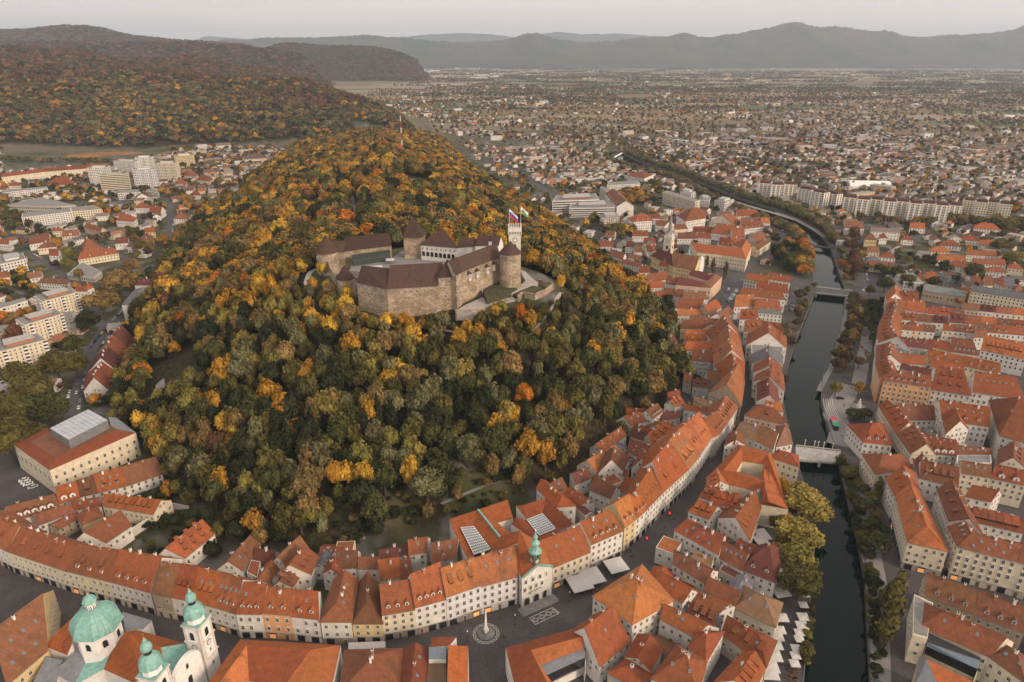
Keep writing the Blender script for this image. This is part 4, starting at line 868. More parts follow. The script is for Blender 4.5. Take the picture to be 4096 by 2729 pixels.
infill([tuple(G(c,x,y,6)[:2]) for c,x,y in (('B3',760,860),('B3',1080,780),('B3',1060,1000),('B3',1200,1060),('B3',1180,1240),('B3',940,1160))],'in the lane quarter','small courtyard roofs',12,8,-.3)
infill([tuple(G(c,x,y,6)[:2]) for c,x,y in (('E3',720,360),('E3',960,400),('E3',1900,500),('E3',1900,720),('E3',1440,700),('E3',1100,700),('E3',720,700))],'in the right bank quarter','small courtyard roofs',26,9,-.1)
infill([tuple(G(c,x,y,6)[:2]) for c,x,y in (('A2',60,760),('A2',260,560),('A2',640,560),('A2',1160,560),('A2',1380,620),('A2',1380,760),('A2',1000,770),('A2',560,840),('A2',300,820))],'behind the long row','small courtyard roofs',16,7.5,.0)
# ------------------------------------------------------------------ landmarks
def arch_mesh(w,h,mi_lit='glass',frame='frame',n=7,d=.12):
    mb=MB(); x=w/2; z0=h - x
    inner=[(-x,0),*[(-x*math.cos(math.pi*i/n),z0 + x*math.sin(math.pi*i/n)) for i in range(n + 1)],(x,0)]
    o=1.22; outer=[(p[0]*o,p[1] if i in (0,len(inner) - 1) else z0 + (p[1] - z0)*o) for i,p in enumerate(inner)]
    for i in range(len(inner) - 1):
        mb.face([(inner[i][0],-d,inner[i][1]),(inner[i+1][0],-d,inner[i+1][1]),(outer[i+1][0],-d,outer[i+1][1]),(outer[i][0],-d,outer[i][1])][::-1],0)
        mb.face([(outer[i][0],-d,outer[i][1]),(outer[i+1][0],-d,outer[i+1][1]),(outer[i+1][0],.1,outer[i+1][1]),(outer[i][0],.1,outer[i][1])][::-1],0)
    mb.face([(p[0],-.03,p[1]) for p in inner][::-1],1)
    return mb.mesh('arched_window',[M[frame],M[mi_lit]])
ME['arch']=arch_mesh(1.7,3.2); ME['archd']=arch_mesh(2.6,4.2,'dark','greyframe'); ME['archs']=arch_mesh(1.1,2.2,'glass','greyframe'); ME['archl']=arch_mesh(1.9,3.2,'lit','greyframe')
def clock_mesh(r,face,hand):
    mb=MB(); n=20
    mb.face([(r*math.cos(2*math.pi*i/n),-.10,r*math.sin(2*math.pi*i/n)) for i in range(n)],0)
    mb.face([(r*.82*math.cos(2*math.pi*i/n),-.12,r*.82*math.sin(2*math.pi*i/n)) for i in range(n)],1)
    for i in range(12):
        a=math.pi*i/6; c,s=math.cos(a),math.sin(a)
        mb.face([(c*r*.6 - s*.08,-.14,s*r*.6 + c*.08),(c*r*.6 + s*.08,-.14,s*r*.6 - c*.08),(c*r*.8 + s*.08,-.14,s*r*.8 - c*.08),(c*r*.8 - s*.08,-.14,s*r*.8 + c*.08)],2)
    for a,l in ((1.9,.7),(.4,.45)):
        c,s=math.cos(a),math.sin(a); mb.face([(-s*.07,-.16,c*.07),(s*.07,-.16,-c*.07),(c*r*l + s*.05,-.16,s*r*l - c*.05),(c*r*l - s*.05,-.16,s*r*l + c*.05)],2)
    return mb.mesh('clock',[M[hand],M[face],M[hand]])
ME['clockg']=clock_mesh(1.15,'ivory','gold'); ME['clockw']=clock_mesh(1.3,'white','dark')
def part(mb,name,mat,root,color=None,smooth=False): return mb.build(name,M[mat] if isinstance(mat,str) else mat,root,smooth,color=color)
# town hall -----------------------------------------------------
th,off=comp('A3',[
 ('o',[(735,780,16),(850,682,19.5),(715,420,21),(700,515,19),(690,710,15.5)]),('p',[(850,682,19.5),(963,690,16),(862,500,20),(845,495,20.5),(715,420,21)]),
 ('o',[(185,335,12),(395,265,15),(368,395,12),(272,402,11.3)]),('o',[(185,335,12),(272,402,11.3),(372,602,11.3),(318,625,13),(215,420,13)]),
 ('o',[(368,395,12),(395,265,15),(562,470,15),(492,562,12)]),('o',[(395,265,15),(625,187,15),(667,330,11.5),(547,362,11.5)]),
 ('o',[(395,265,15),(547,362,11.5),(650,440,12.5),(562,470,15)]),('o',[(492,562,12),(562,470,15),(650,440,12.5),(715,420,21),(700,515,19),(520,575,14)]),
 ('r',[(690,232,12),(745,228,13),(915,172,15),(888,298,12),(772,342,12)]),('r',[(915,172,15),(1125,372,15),(985,408,12),(888,298,12)]),
 ('r',[(650,370,12),(690,325,14),(772,342,12),(865,458,12),(820,482,13)]),('r',[(865,458,12),(985,408,12),(1125,372,15),(862,500,14)])],
 'w','white town hall with green clock turret, arcade and two glass-roofed courts','town_hall','town hall')
def slats(root,off,q,n,name='glass_roof'):
    q=[G('A3',*p) - off for p in q]; mb=MB(); mb.face([p + Vector((0,0,-.15)) for p in q],0); part(mb,name,'skyglass',root)
    for i in range(n):
        a=q[0].lerp(q[3],(i + .5)/n); b=q[1].lerp(q[2],(i + .5)/n); m2=MB(); w=(q[3] - q[0]).normalized()*.75
        m2.solid([a - w,b - w,b + Vector((0,0,.75)),a + Vector((0,0,.75))],[(0,1,2,3)],.1,0); m2.solid([a + w,a + Vector((0,0,.75)),b + Vector((0,0,.75)),b + w],[(0,1,2,3)],.1,0)
        m2.build('glass_ridge',M['skyglass'],root)
    fr=MB()
    for i in range(4): fr.beam(q[i] + Vector((0,0,.2)),q[(i+1) % 4] + Vector((0,0,.2)),.3,0,4)
    for i in range(1,8):
        fr.beam(q[0].lerp(q[1],i/8) + Vector((0,0,.5)),q[3].lerp(q[2],i/8) + Vector((0,0,.5)),.13,0,4)
    for i in range(n+1): fr.beam(q[0].lerp(q[3],i/n) + Vector((0,0,.25)),q[1].lerp(q[2],i/n) + Vector((0,0,.25)),.22,0,4)
    part(fr,'frame','white',root)
slats(th,off,[(272,402,12.2),(368,395,12.4),(492,562,12.4),(372,602,12.2)],10)
slats(th,off,[(772,342,12.4),(888,298,12.4),(985,408,12.4),(865,458,12.4)],8)
mb=MB(); a,b=G('A3',400,262,15.4) - off,G('A3',566,470,15.4) - off; mb.beam(a,b,.55,0,4); part(mb,'copper_ridge','copper',th)
a,b=G('A3',735,780,16),G('A3',948,692,16); e=(b - a).normalized(); n_=Vector((e.y,-e.x,0))
for z,k,m_ in ((12.2,4,'winh'),(8.2,5,'winh')): facade(th,off,a + n_*.1,b + n_*.1,z,z + 1,1,k,m_)
facade(th,off,a + n_*.1,b + n_*.1,0.2,1,1,3,'archd','arch')
l0=G('A3',690,710,15.5); facade(th,off,l0,a,7.5,15,2,2,'win')
mb=MB(); Lq=(b - a).length; c0=a.lerp(b,.5) - off
mb.box((c0.x + n_.x*.9,c0.y + n_.y*.9,6.6),(Lq*.45,1.6,.3),0,(e.x,e.y)); mb.box((c0.x + n_.x*1.6,c0.y + n_.y*1.6,6.9),(Lq*.45,.2,1.1),0,(e.x,e.y)); part(mb,'balcony','ivory',th)
mb=MB(); ap=G('A3',850,682,19.5) - off; A_,B_=a - off,G('A3',963,690,16) - off
for p_,q_ in ((A_,ap),(ap,B_)): mb.beam(p_ + n_*.4 + Vector((0,0,.3)),q_ + n_*.4 + Vector((0,0,.3)),.5,0,4)
part(mb,'pediment_coping','copper',th)
mb=MB()
for i in range(4):
    s_=4.6 - i*.9; m_=a.lerp(b,.5) - off; mb.box((m_.x + n_.x*(s_/2 + 0),m_.y + n_.y*(s_/2),i*.17),(Lq + s_*.9,s_,.17),0,(e.x,e.y))
part(mb,'front_steps','gravel',th)
# clock turret on the roof
tb=G('A3',832,668,18.2) - off; r_=1.75; ax=math.atan2(e.y,e.x)
mb=MB(); mb.box((tb.x,tb.y,tb.z - 2),(3.3,3.3,8.4),0,(e.x,e.y)); t1=part(mb,'clock_turret',simple('dark_green_copper',(.06,.10,.085),.6),th)
mb=MB(); z=tb.z + 6.4
mb.lathe((tb.x,tb.y,z),[(2.9,0),(2.6,.5),(1.5,1.7),(1.3,2.0),(1.3,4.0),(2.0,4.1),(1.9,4.4),(.9,5.6),(.75,5.9),(.75,7.0),(1.1,7.2),(.5,8.4),(.1,10.4)],8,0,ax + math.pi/8); part(mb,'copper_helm','copper',th)
mb=MB(); mb.lathe((tb.x,tb.y,z + 10.3),[(.0,0),(.32,.3),(.0,.7),(.05,.7),(.05,1.6)],8,0); part(mb,'finial','gold',th)
for k in (0,1,3):
    aa=ax + k*math.pi/2; nn=Vector((math.sin(aa),-math.cos(aa),0)); inst('clock',ME['clockg'],th,tuple(tb + nn*1.66 + Vector((0,0,2.2))),aa)
    inst('arched_window',ME['archs'],th,tuple(tb + nn*1.66 + Vector((0,0,3.9))),aa,(.8,1,.9))
# cathedral -------------------------------------------------------
ca,off=comp('A1',[
 ('o',[(948,1190,20),(1218,1305,20),(1240,1420,17),(1010,1570,13),(783,1468,13),(842,1330,15)]),('o',[(948,1190,20),(1030,1172,18),(1400,1275,13),(1218,1305,20)]),
 ('copper',[(1218,1305,20),(1400,1275,13),(1462,1262,16),(1512,1340,16),(1330,1500,16),(1240,1420,17)]),('lead',[(400,1490,10),(572,1342,14),(682,1348,14),(562,1592,10)]),
 ('copper',[(562,1592,10),(682,1348,14),(842,1330,15),(783,1468,13)]),('o',[(330,1290,12),(535,1088,17),(545,1275,17),(508,1362,12)]),
 ('lead',[(235,1600,9),(350,1375,11),(472,1400,11),(410,1640,9)]),('lead',[(925,1035,14),(1148,1100,11),(1085,1165,13),(945,1165,15)])],
 'w','baroque cathedral with pale green copper dome and twin belfries','cathedral','cathedral')
dc=G('A1',732,1132,24) - off
mb=MB(); mb.lathe((dc.x,dc.y,0),[(7.5,0),(7.5,23),(8.1,23.3),(8.1,24)],8,0,math.pi/8); part(mb,'drum','white',ca)
prof=[(8.7,24),(8.6,24.4),(8.3,25.8),(7.7,27.4),(6.6,29.2),(5.1,30.7),(3.3,31.8),(1.8,32.3)]
mb=MB(); mb.lathe((dc.x,dc.y,0),prof,8,0,math.pi/8); dome=part(mb,'dome','copper',ca)
mb=MB()
for i in range(24):
    t=math.pi/8 + 2*math.pi*i/24; k=math.cos(math.pi/8)/math.cos((t - math.pi/8) % (math.pi/4) - math.pi/8)
    for (r0,z0_),(r1,z1_) in zip(prof[1:],prof[2:]): mb.beam((dc.x + r0*k*math.cos(t),dc.y + r0*k*math.sin(t),z0_),(dc.x + r1*k*math.cos(t),dc.y + r1*k*math.sin(t),z1_),.13 if i % 3 else .2,0,4)
o_=part(mb,'rib','copper',dome); o_['kind']='stuff'
mb=MB(); mb.lathe((dc.x,dc.y,31.8),[(1.8,0),(1.9,3.0),(2.2,3.2)],8,0); part(mb,'lantern','white',ca)
mb=MB(); mb.lathe((dc.x,dc.y,34.8),[(2.4,.1),(2.5,.4),(1.9,1.8),(.5,2.8),(.2,3.3)],8,0); part(mb,'lantern_cap','copper',ca)
mb=MB(); mb.lathe((dc.x,dc.y,38),[(0,0),(.4,.4),(0,.8)],8,0); mb.box((dc.x,dc.y,38.8),(.12,.12,1.5)); mb.box((dc.x,dc.y,39.6),(.8,.12,.12)); part(mb,'cross','gold',ca)
for i in range(8):
    t=i*math.pi/4 ; nn=Vector((math.cos(t),math.sin(t),0)); inst('arched_window',ME['arch'],ca,tuple(dc.xy.to_3d() + nn*(7.5*math.cos(math.pi/8)) + Vector((0,0,18.4))),t + math.pi/2)
    inst('lantern_window',ME['archs'],ca,tuple(dc.xy.to_3d() + nn*1.72 + Vector((0,0,32.1))),t + math.pi/2,(.8,1,1))
P1,P2=G('A1',1478,1080,29),G('A1',1150,1462,29); fa=(P1 - P2).normalized(); fax=math.atan2(fa.y,fa.x)
for P_ in (P1,P2):
    c=P_ - off; c=Vector((c.x,c.y,0)); mb=MB(); mb.box((c.x,c.y,0),(6.6,6.6,27.5),0,(fa.x,fa.y)); part(mb,'belfry','white',ca)
    for hz in (12,20.2,27.4):
        mb=MB(); mb.box((c.x,c.y,hz),(7.4,7.4,.55),0,(fa.x,fa.y)); part(mb,'cornice','ivory',ca)
    mb=MB(); mb.box((c.x,c.y,27.95),(7.0,7.0,.25),0,(fa.x,fa.y)); part(mb,'cornice_flashing','copper',ca)
    mb=MB()
    for k in range(4):
        for s_ in (-1,1):
            aa=fax + k*math.pi/2; nn=Vector((math.sin(aa),-math.cos(aa),0)); ee=Vector((math.cos(aa),math.sin(aa),0)); q=c + nn*3.34 + ee*s_*2.7; mb.box((q.x,q.y,12.5),(.9,.25,14.9),0,(ee.x,ee.y))
    part(mb,'pilaster','ivory',ca)['kind']='stuff'
    mb=MB(); mb.lathe((c.x,c.y,28.2),[(3.1,0),(3.1,2.6),(3.4,2.8)],8,0,fax + math.pi/8); part(mb,'octagon_stage','white',ca)
    mb=MB(); mb.lathe((c.x,c.y,31),[(3.9,0),(3.8,.5),(3.3,2.4),(2.4,3.9),(1.7,4.5),(1.5,4.7)],8,0,fax + math.pi/8); part(mb,'lower_helm','copper',ca)
    mb=MB(); mb.lathe((c.x,c.y,35.6),[(1.25,0),(1.25,1.9)],8,0); part(mb,'open_lantern','dark',ca)
    mb=MB(); mb.lathe((c.x,c.y,37.4),[(1.8,0),(1.75,.3),(1.9,1.0),(1.4,2.3),(.6,3.0),(.75,3.6),(.2,4.5)],8,0); part(mb,'upper_helm','copper',ca)
    mb=MB(); mb.lathe((c.x,c.y,41.8),[(0,0),(.38,.4),(0,.8)],8,0); mb.box((c.x,c.y,42.5),(.12,.12,1.6)); mb.box((c.x,c.y,43.4),(.9,.12,.12)); part(mb,'cross','gold',ca)
    for k in range(4):
        aa=fax + k*math.pi/2; nn=Vector((math.sin(aa),-math.cos(aa),0)); b_=c + nn*3.36
        inst('arched_window',ME['arch'],ca,(b_.x,b_.y,21.6),aa,(1,1,1.15)); inst('clock',ME['clockw'],ca,(b_.x,b_.y,18.4),aa,(.9,1,.9)); inst('small_window',ME['wins'],ca,(b_.x,b_.y,14.6),aa,(.7,1,.9)); inst('small_window',ME['wins'],ca,(b_.x,b_.y,8),aa,(.8,1,1.2))
m_=(P1 + P2)/2 - off; fn=Vector((fa.y,-fa.x,0)); mb=MB(); pts=[]
for i in range(13):
    t=-1 + i/6; pts.append((t*7.0,17 + 5.2*math.sqrt(max(0,1 - t*t))))
pol=[(-7.0,0)] + pts + [(7.0,0)]
for s_ in (0,-1.2):
    f3=[(m_.x + fa.x*x + fn.x*(2.6+s_),m_.y + fa.y*x + fn.y*(2.6+s_),z) for x,z in pol]; mb.face(f3 if s_ else f3[::-1],0)
for i in range(len(pol) - 1):
    (x0,z0_),(x1,z1_)=pol[i],pol[i+1]; mb.face([(m_.x + fa.x*x + fn.x*(2.6+s),m_.y + fa.y*x + fn.y*(2.6+s),z) for x,z,s in ((x0,z0_,.25),(x1,z1_,.25),(x1,z1_,-1.4),(x0,z0_,-1.4))],0)
part(mb,'curved_gable','white',ca); b_=m_ + fn*2.62; inst('arched_window',ME['arch'],ca,(b_.x,b_.y,10),fax,(1.2,1,1.2)); inst('small_window',ME['archs'],ca,(b_.x,b_.y,17.2),fax)
# ------------------------------------------------------------------ castle
ST=(.33,.255,.180); gK='buildings of the castle ring'
def cst(c,eave,he,ridge,lab,z0=60,wall=ST,win='wins',dorm='',pitch=45,**kw):
    return row(c,eave,he,ridge,[(wall,'c',dorm)]*(len(eave)-1),z0=z0,wmat='stone' if wall==ST else 'wall',lab=lab,pitch=pitch,group=gK,win=win,chim=0,name='castle_wing',cat='castle wing',**kw)
def openings(root,c,pts,z,me='wins',name='window',nrm=None,sc=(1,1,1)):
    """openings sighted on a wall plane through a, b"""
    a,b=G(c,*pts[0],z),G(c,*pts[1],z); e=(b - a); e.z=0; rz=math.atan2(e.y,e.x); n=Vector((e.y,-e.x,0)).normalized(); org=root.location
    for p in pts[2:]:
        r=ray(c,p[0],p[1]); o=Vector((0,0,CAMH)); t=(a - o).dot(n)/r.dot(n); q=o + r*t + n*.12 - Vector(org); inst(name,ME[me],root,tuple(q),rz,sc)
K1=cst('C3',[(487,702),(745,757)],83.3,[(532,600),(770,568)],['brown-roofed castle wing with angled stone wall above the grass, left part'],maxwin=0,gwin=False,party_ends=(0,1))[0]
openings(K1,'C3',[(487,702),(745,757),(575,760),(705,800),(672,785)],83.3,sc=(1.2,1,1.2))
K2=cst('C3',[(745,757),(1185,732)],83.3,[(770,568),(1215,545)],['long castle wing with dark roof over a high mottled stone wall'],maxwin=0,gwin=False,party_ends=(1,1))[0]
openings(K2,'C3',[(745,757),(1185,732),(795,802),(845,800),(897,796),(952,792),(1003,789),(1068,784),(1128,782)],83.3,sc=(1.5,1,1.3)); openings(K2,'C3',[(745,757),(1185,732),(880,818),(1068,804),(620,880)],83.3,sc=(.8,1,.8))
K3=house([G('C3',1183,660,88.5),G('C3',1335,652,88.5),G('C3',1335,652,88.5)+Vector((-2,13,0)),G('C3',1183,660,88.5)+Vector((1,13,0))],88.5,8.5,'hip',ST,'c','',uniq('five-sided stone gate tower with pyramid roof between the two castle wings'),58,wmat='stone',chim=0,maxwin=0,name='castle_tower',cat='tower',group=gK)
openings(K3,'C3',[(1183,660),(1335,652),(1277,705),(1242,765),(1250,835)],88.5,'win',sc=(1,1,1.1))
K4=cst('C3',[(1335,642),(1392,607),(1716,482)],90.5,[(1302,508),(1345,512),(1706,366)],['short castle roof joining the gate tower to the palace wing','palace wing of the castle with brown roof and four little oriels'],maxwin=0,gwin=False)[1]
openings(K4,'C3',[(1392,607),(1716,482),(1550,618),(1550,650)],90.5,'win')
for x,y in ((1440,650),(1507,625),(1592,590),(1650,566)):
    a,b=G('C3',1392,607,90.5),G('C3',1716,482,90.5); e=(b-a).normalized(); n=Vector((e.y,-e.x,0)); r=ray('C3',x,y); o=Vector((0,0,CAMH)); t=(a-o).dot(n)/r.dot(n); q=o + r*t - Vector(K4.location)
    mb=MB(); mb.box((q.x+n.x*.7,q.y+n.y*.7,q.z-3),(2.3,1.8,4.6),0,(e.x,e.y)); ob=part(mb,'oriel','ivory',K4)
    mb=MB(); u=e*1.6; w_=n*2.1; z_=Vector((0,0,q.z+1.6)); c=Vector((q.x,q.y,0)); mb.solid([c-u+w_+z_,c+u+w_+z_,c+u+z_,c-u+z_,c+z_+n*.5+Vector((0,0,2))],[(0,1,4),(1,2,4),(2,3,4),(3,0,4)],.15,0); mb.build('oriel_roof',M['roof'],ob,color=ROOF['c'])
    inst('window',ME['win'],ob,(q.x+n.x*1.62,q.y+n.y*1.62,q.z-1),math.atan2(e.y,e.x),(.9,1,1))
def roundtower(c,x,y,ze,r,apex,lab,z0=58,name='castle_tower',ap=None,n=20):
    g=G(c,x,y,ze); ctr=Vector((g.x,g.y + r,z0)); root=empty(name,ctr,uniq(lab),'tower',gK)
    mb=MB(); mb.lathe((0,0,0),[(r*1.08,0),(r,(ze-z0)*.4),(r,ze-z0)],n,0); part(mb,'wall',M['stone'],root,color=ST)
    mb=MB(); mb.lathe((0,0,ze-z0),[(r+.55,-.25),(r+.55,0),(r*.55,(apex-ze)*.48),(.15,apex-ze)],n,0); part(mb,'roof','roof',root,color=ROOF['c']); return root
K5=roundtower('C3',1800,473,95.5,6.9,103,'great round stone tower under a cone roof at the foot of the white lookout tower',64)
openings(K5,'C3',[(1716,470),(1885,470),(1763,500),(1763,548),(1856,542),(1812,568),(1802,705)],95.5,'archs')
for o_ in K5.children:
    if o_.name.startswith('window'):
        v=Vector(o_.location[:2]); th_=math.atan2(v.y,v.x); 
        s_=max(-1,min(1,v.x/6.7)); o_.location.x=6.68*s_; o_.location.y=-6.68*math.sqrt(1 - s_*s_); o_.rotation_euler.z=math.asin(s_)
K6=roundtower('C3',208,462,85.5,7.6,97,'round stone tower with a tall brown cone at the left end of the castle',60)
openings(K6,'C3',[(110,462),(305,450),(152,505)],85.5,'win'); 
K7=roundtower('C3',372,688,80,5.6,88.5,'small round corner tower with cone roof beside the orange tree',56)
cst('C3',[(262,440),(380,440)],84,[(262,355),(385,348)],['low connecting castle roof beside the left round tower'],maxwin=1,gwin=False)
K8=cst('C3',[(378,436),(782,388)],84,[(385,326),(766,287)],['castle restaurant wing with brown roof and glazed front on the courtyard'],z0=66,maxwin=0,gwin=False)[0]
a,b=G('C3',445,470,82),G('C3',765,425,82)
def glazed(root,a,b,zlo,zhi,k,dpt=1.2):
    e=(b-a); e.z=0; Lq=e.length; e.normalize(); n=Vector((e.y,-e.x,0)); off=Vector(root.location); m_=(a+b)/2 - off
    mb=MB(); mb.box((m_.x+n.x*dpt/2,m_.y+n.y*dpt/2,zlo-off.z),(Lq,dpt,zhi-zlo),0,(e.x,e.y)); part(mb,'glazing',M['teal'],root)
    fr=MB()
    for i in range(k+1):
        p=a + e*(Lq*i/k) - off + n*(dpt+.05); fr.beam((p.x,p.y,zlo-off.z),(p.x,p.y,zhi-off.z),.09,0,4)
    for z in (zlo,(zlo+zhi)/2,zhi):
        p,q=a - off + n*(dpt+.05),b - off + n*(dpt+.05); fr.beam((p.x,p.y,z-off.z),(q.x,q.y,z-off.z),.14,0,4)
    part(fr,'glazing_frame','wood',root)
M['teal']=simple('greenish_glass',(.035,.055,.052),.15,.6,.2,1)
glazed(K8,a + Vector((0,-1,0)),b + Vector((0,-1,0)),74,82.3,12,1.5)
K9=house([G('C3',885,300,92),G('C3',1030,300,92),G('C3',1030,300,92)+Vector((2,12,0)),G('C3',885,300,92)+Vector((-1,12,0))],92,11,'hip',ST,'c','',uniq('square stone gatehouse tower with a tall pyramid roof behind the courtyard'),70,wmat='stone',chim=0,maxwin=0,name='castle_tower',cat='tower',group=gK,ov=1.0)
openings(K9,'C3',[(885,300),(1030,300),(932,325)],92,'wins')
K10=cst('C3',[(885,366),(1015,366)],84.5,[(885,335),(1010,335)],['low stone gate range with an arched gateway in front of the square tower'],z0=70,maxwin=0,gwin=False,pitch=35)[0]
openings(K10,'C3',[(885,366),(1015,366),(985,432)],84.5,'archd','gateway'); openings(K10,'C3',[(885,366),(1015,366),(925,378),(965,378),(1000,378)],84.5,'wins',sc=(1.3,1,.8))
K11=cst('C3',[(1032,380),(1345,405)],86,[(1105,256),(1325,283)],['white castle palace with a ground floor arcade facing the courtyard'],z0=72,wall='w',kind='hip',maxwin=0,gwin=False,win='wins')[0]
openings(K11,'C3',[(1032,380),(1345,405)] + [(1052+39*i,421+3.2*i) for i in range(8)],86,'wins'); openings(K11,'C3',[(1032,380),(1345,405)] + [(1060+36*i,478+4*i) for i in range(8)],86,'arch','arcade_arch',sc=(1.35,1,1.1))
K12=cst('C3',[(1345,404),(1500,390)],85,[(1375,328),(1490,330)],['low white castle wing with a small tree in front'],z0=72,wall='w',maxwin=3,gwin=False)[0]
K13=cst('C3',[(1500,388),(1700,385)],86,[(1525,288),(1775,352)],['white castle chapel wing with brown roof next to the lookout tower'],z0=72,wall='w',maxwin=4,gwin=False)[0]
tq=G('C3',1628,400,88); tr=empty('bell_turret',(tq.x,tq.y,84),'tiny white ridge turret with a dark cap left of the lookout tower','turret'); mb=MB(); mb.quadbox([(-1.1,-1.1),(1.1,-1.1),(1.1,1.1),(-1.1,1.1)],0,8.2); part(mb,'shaft','white',tr); mb=MB(); mb.lathe((0,0,8.2),[(1.8,0),(1.5,.6),(.5,1.4),(.4,2.2),(.05,4)],8,0); part(mb,'cap','dark',tr)
# lookout tower
tw0=G('C3',1786,440,92); w_=8.0; tx=GY('C3',1839,300,452); top=GY('C3',1839,228,448).z
tw=empty('lookout_tower',(tx.x,452,72),uniq('square white lookout tower with battlements, clock and two flagpoles'),'tower'); hw=4.05; Ht=top - 72
mb=MB(); mb.quadbox([(-hw,-hw),(hw,-hw),(hw,hw),(-hw,hw)],-8,Ht - 5.2); part(mb,'shaft',M['wall'],tw,color=(.56,.52,.46))
h2=hw + .45; mb=MB(); mb.quadbox([(-h2,-h2),(h2,-h2),(h2,h2),(-h2,h2)],Ht - 5.2,Ht - 1.2,bottom=True); part(mb,'parapet',M['wall'],tw,color=(.60,.56,.50))
mb=MB(); mb.quadbox([(-h2+.5,-h2+.5),(h2-.5,-h2+.5),(h2-.5,h2-.5),(-h2+.5,h2-.5)],Ht-1.3,Ht-1.15); part(mb,'deck','gravel',tw)
for k in range(4):
    c,s=[(1,0),(0,1),(-1,0),(0,-1)][k]
    for i in range(6):
        t=-h2 + .55 + i*(2*h2 - 1.1)/5; x,y=t,-h2 + .25; mb=MB(); mb.box((x*c - y*s,x*s + y*c,Ht-1.2),(.95,.5,1.3),0,(c,s)); o_=part(mb,'merlon',M['wall'],tw,color=(.60,.56,.50))
    for i in range(8):
        t=-h2 + .8 + i*(2*h2 - 1.6)/7; x,y=t,-h2 - .03; mb=MB(); mb.box((x*c - y*s,x*s + y*c,Ht-5.0),(.5,.1,1.5),0,(c,s)); part(mb,'machicolation','dark',tw)
inst('clock',ME['clockw'],tw,(0,-hw-.02,Ht-9.2),0,(1.25,1,1.25)); inst('arched_window',ME['arch'],tw,(0,-hw-.02,Ht-15.5),0,(1.25,1,1.1)); inst('small_window',ME['wins'],tw,(0,-hw-.02,Ht-21),0)
def cloth_flag(px,py,z0,L_,H_,cols,lab,sag,emblem=None):
    root=empty('flag',(px,py,z0),lab,'flag'); mb=MB(); mb.beam((0,0,0),(0,0,L_),.14,0,6,.07); part(mb,'flagpole','white',root); nx=10; n=len(cols)
    for k,col in enumerate(cols):
        mb=MB()
        for i in range(nx):
            def P(u,v): return (u*H_*.62,.35*math.sin(u*6) ,L_ - .3 - u*sag - v*H_*.55*(1 - .25*u))
            for s in (0,): mb.face([P(i/nx,(k+1)/n),P((i+1)/nx,(k+1)/n),P((i+1)/nx,k/n),P(i/nx,k/n)],0)
        m=simple('flag_cloth',col,.8,.1,.05); part(mb,'stripe',m,root)
    if emblem:
        mb=MB(); mb.face([(.9,-.2,L_-1.2-sag*.2),(1.9,-.2,L_-1.4-sag*.35),(1.9,-.2,L_-2.2-sag*.35),(1.4,-.2,L_-2.9-sag*.3),(.9,-.2,L_-2.0-sag*.2)],0); part(mb,'emblem',simple('flag_emblem',emblem,.8),root)
fz=72 + Ht - .5
cloth_flag(tx.x - 3.6,448.2,fz,12.5,9,[(.6,.6,.62),(.03,.08,.42),(.55,.03,.03)],uniq('white, blue and red national flag on the left pole of the lookout tower'),5.5,(.1,.2,.5))
cloth_flag(tx.x + 3.9,448.2,fz,14,8,[(.62,.64,.6),(.16,.36,.13)],uniq('white and green city flag on the right pole of the lookout tower'),4.0,(.5,.05,.05))
# castle courtyard, terrace, rampart, paths
def pave(c,pts,z,mat,name='courtyard'):
    mb=MB(); P_=[G(c,x,y,z) for x,y in pts]; mb.quadbox([(p.x,p.y) for p in (P_ if sum(P_[i].x*P_[(i+1)%len(P_)].y - P_[(i+1)%len(P_)].x*P_[i].y for i in range(len(P_)))>0 else P_[::-1])],z - 6,z); return tag(mb.build(name,mat),kind='structure')
M['pale']=simple('pale_gravel',(.34,.30,.28),.95,.1,.12,.3); M['lawn']=simple('lawn',(.062,.058,.03),.95,.1,.35,.3); M['cobble']=simple('cobbles',(.20,.185,.18),.9,.2,.2,.8)
pave('C3',[(420,610),(440,560),(790,495),(900,420),(1030,430),(1040,500),(1330,520),(1250,545),(770,580),(600,620)],74.3,M['cobble'])
pave('C3',[(1340,948),(1400,905),(1560,835),(1740,798),(1868,855),(1700,890),(1600,918),(1480,955)],70.2,M['pale'],'terrace')
pave('C3',[(1810,800),(1880,740),(2000,735),(2130,762),(2000,800),(1880,825)],71.6,M['lawn'],'lawn')
pave('C3',[(1560,770),(1700,700),(1860,755),(1800,790),(1600,850)],73.6,M['lawn'],'lawn')
pave('C3',[(1740,798),(1880,735),(1930,690),(1880,595),(1925,610),(2000,680),(2040,705),(1900,760),(1810,800)],72.4,M['pale'],'footpath')
def wallrun(c,pts,z,h,th,lab,mat='stone',name='rampart_wall',col=ST,down=6):
    P_=[G(c,x,y,z) for x,y in pts]; o=Vector((P_[0].x,P_[0].y,z)); root=empty(name,o,uniq(lab),'wall')
    for i in range(len(P_) - 1):
        a,b=P_[i] - o,P_[i+1] - o; d=(b - a).normalized(); n=Vector((-d.y,d.x,0))*th; mb=MB()
        mb.quadbox([(a.x,a.y),(b.x,b.y),(b.x+n.x,b.y+n.y),(a.x+n.x,a.y+n.y)],-down,h,0); mb.build('wall_section',M[mat],root,color=col)
    return root
wallrun('C3',[(1330,955),(1480,962),(1640,925),(1830,865)],69.5,1.4,.9,'low stone parapet along the front of the pale castle terrace')
wallrun('C3',[(1875,850),(1905,815),(2010,835),(2110,790),(2185,735),(2050,705)],71.5,2.2,1.2,'ruined rampart wall ring right of the castle terrace',down=12)
wallrun('C3',[(230,520),(262,600),(300,655)],79,1.4,.8,'stepped stone parapet climbing to the arch beside the left round tower')
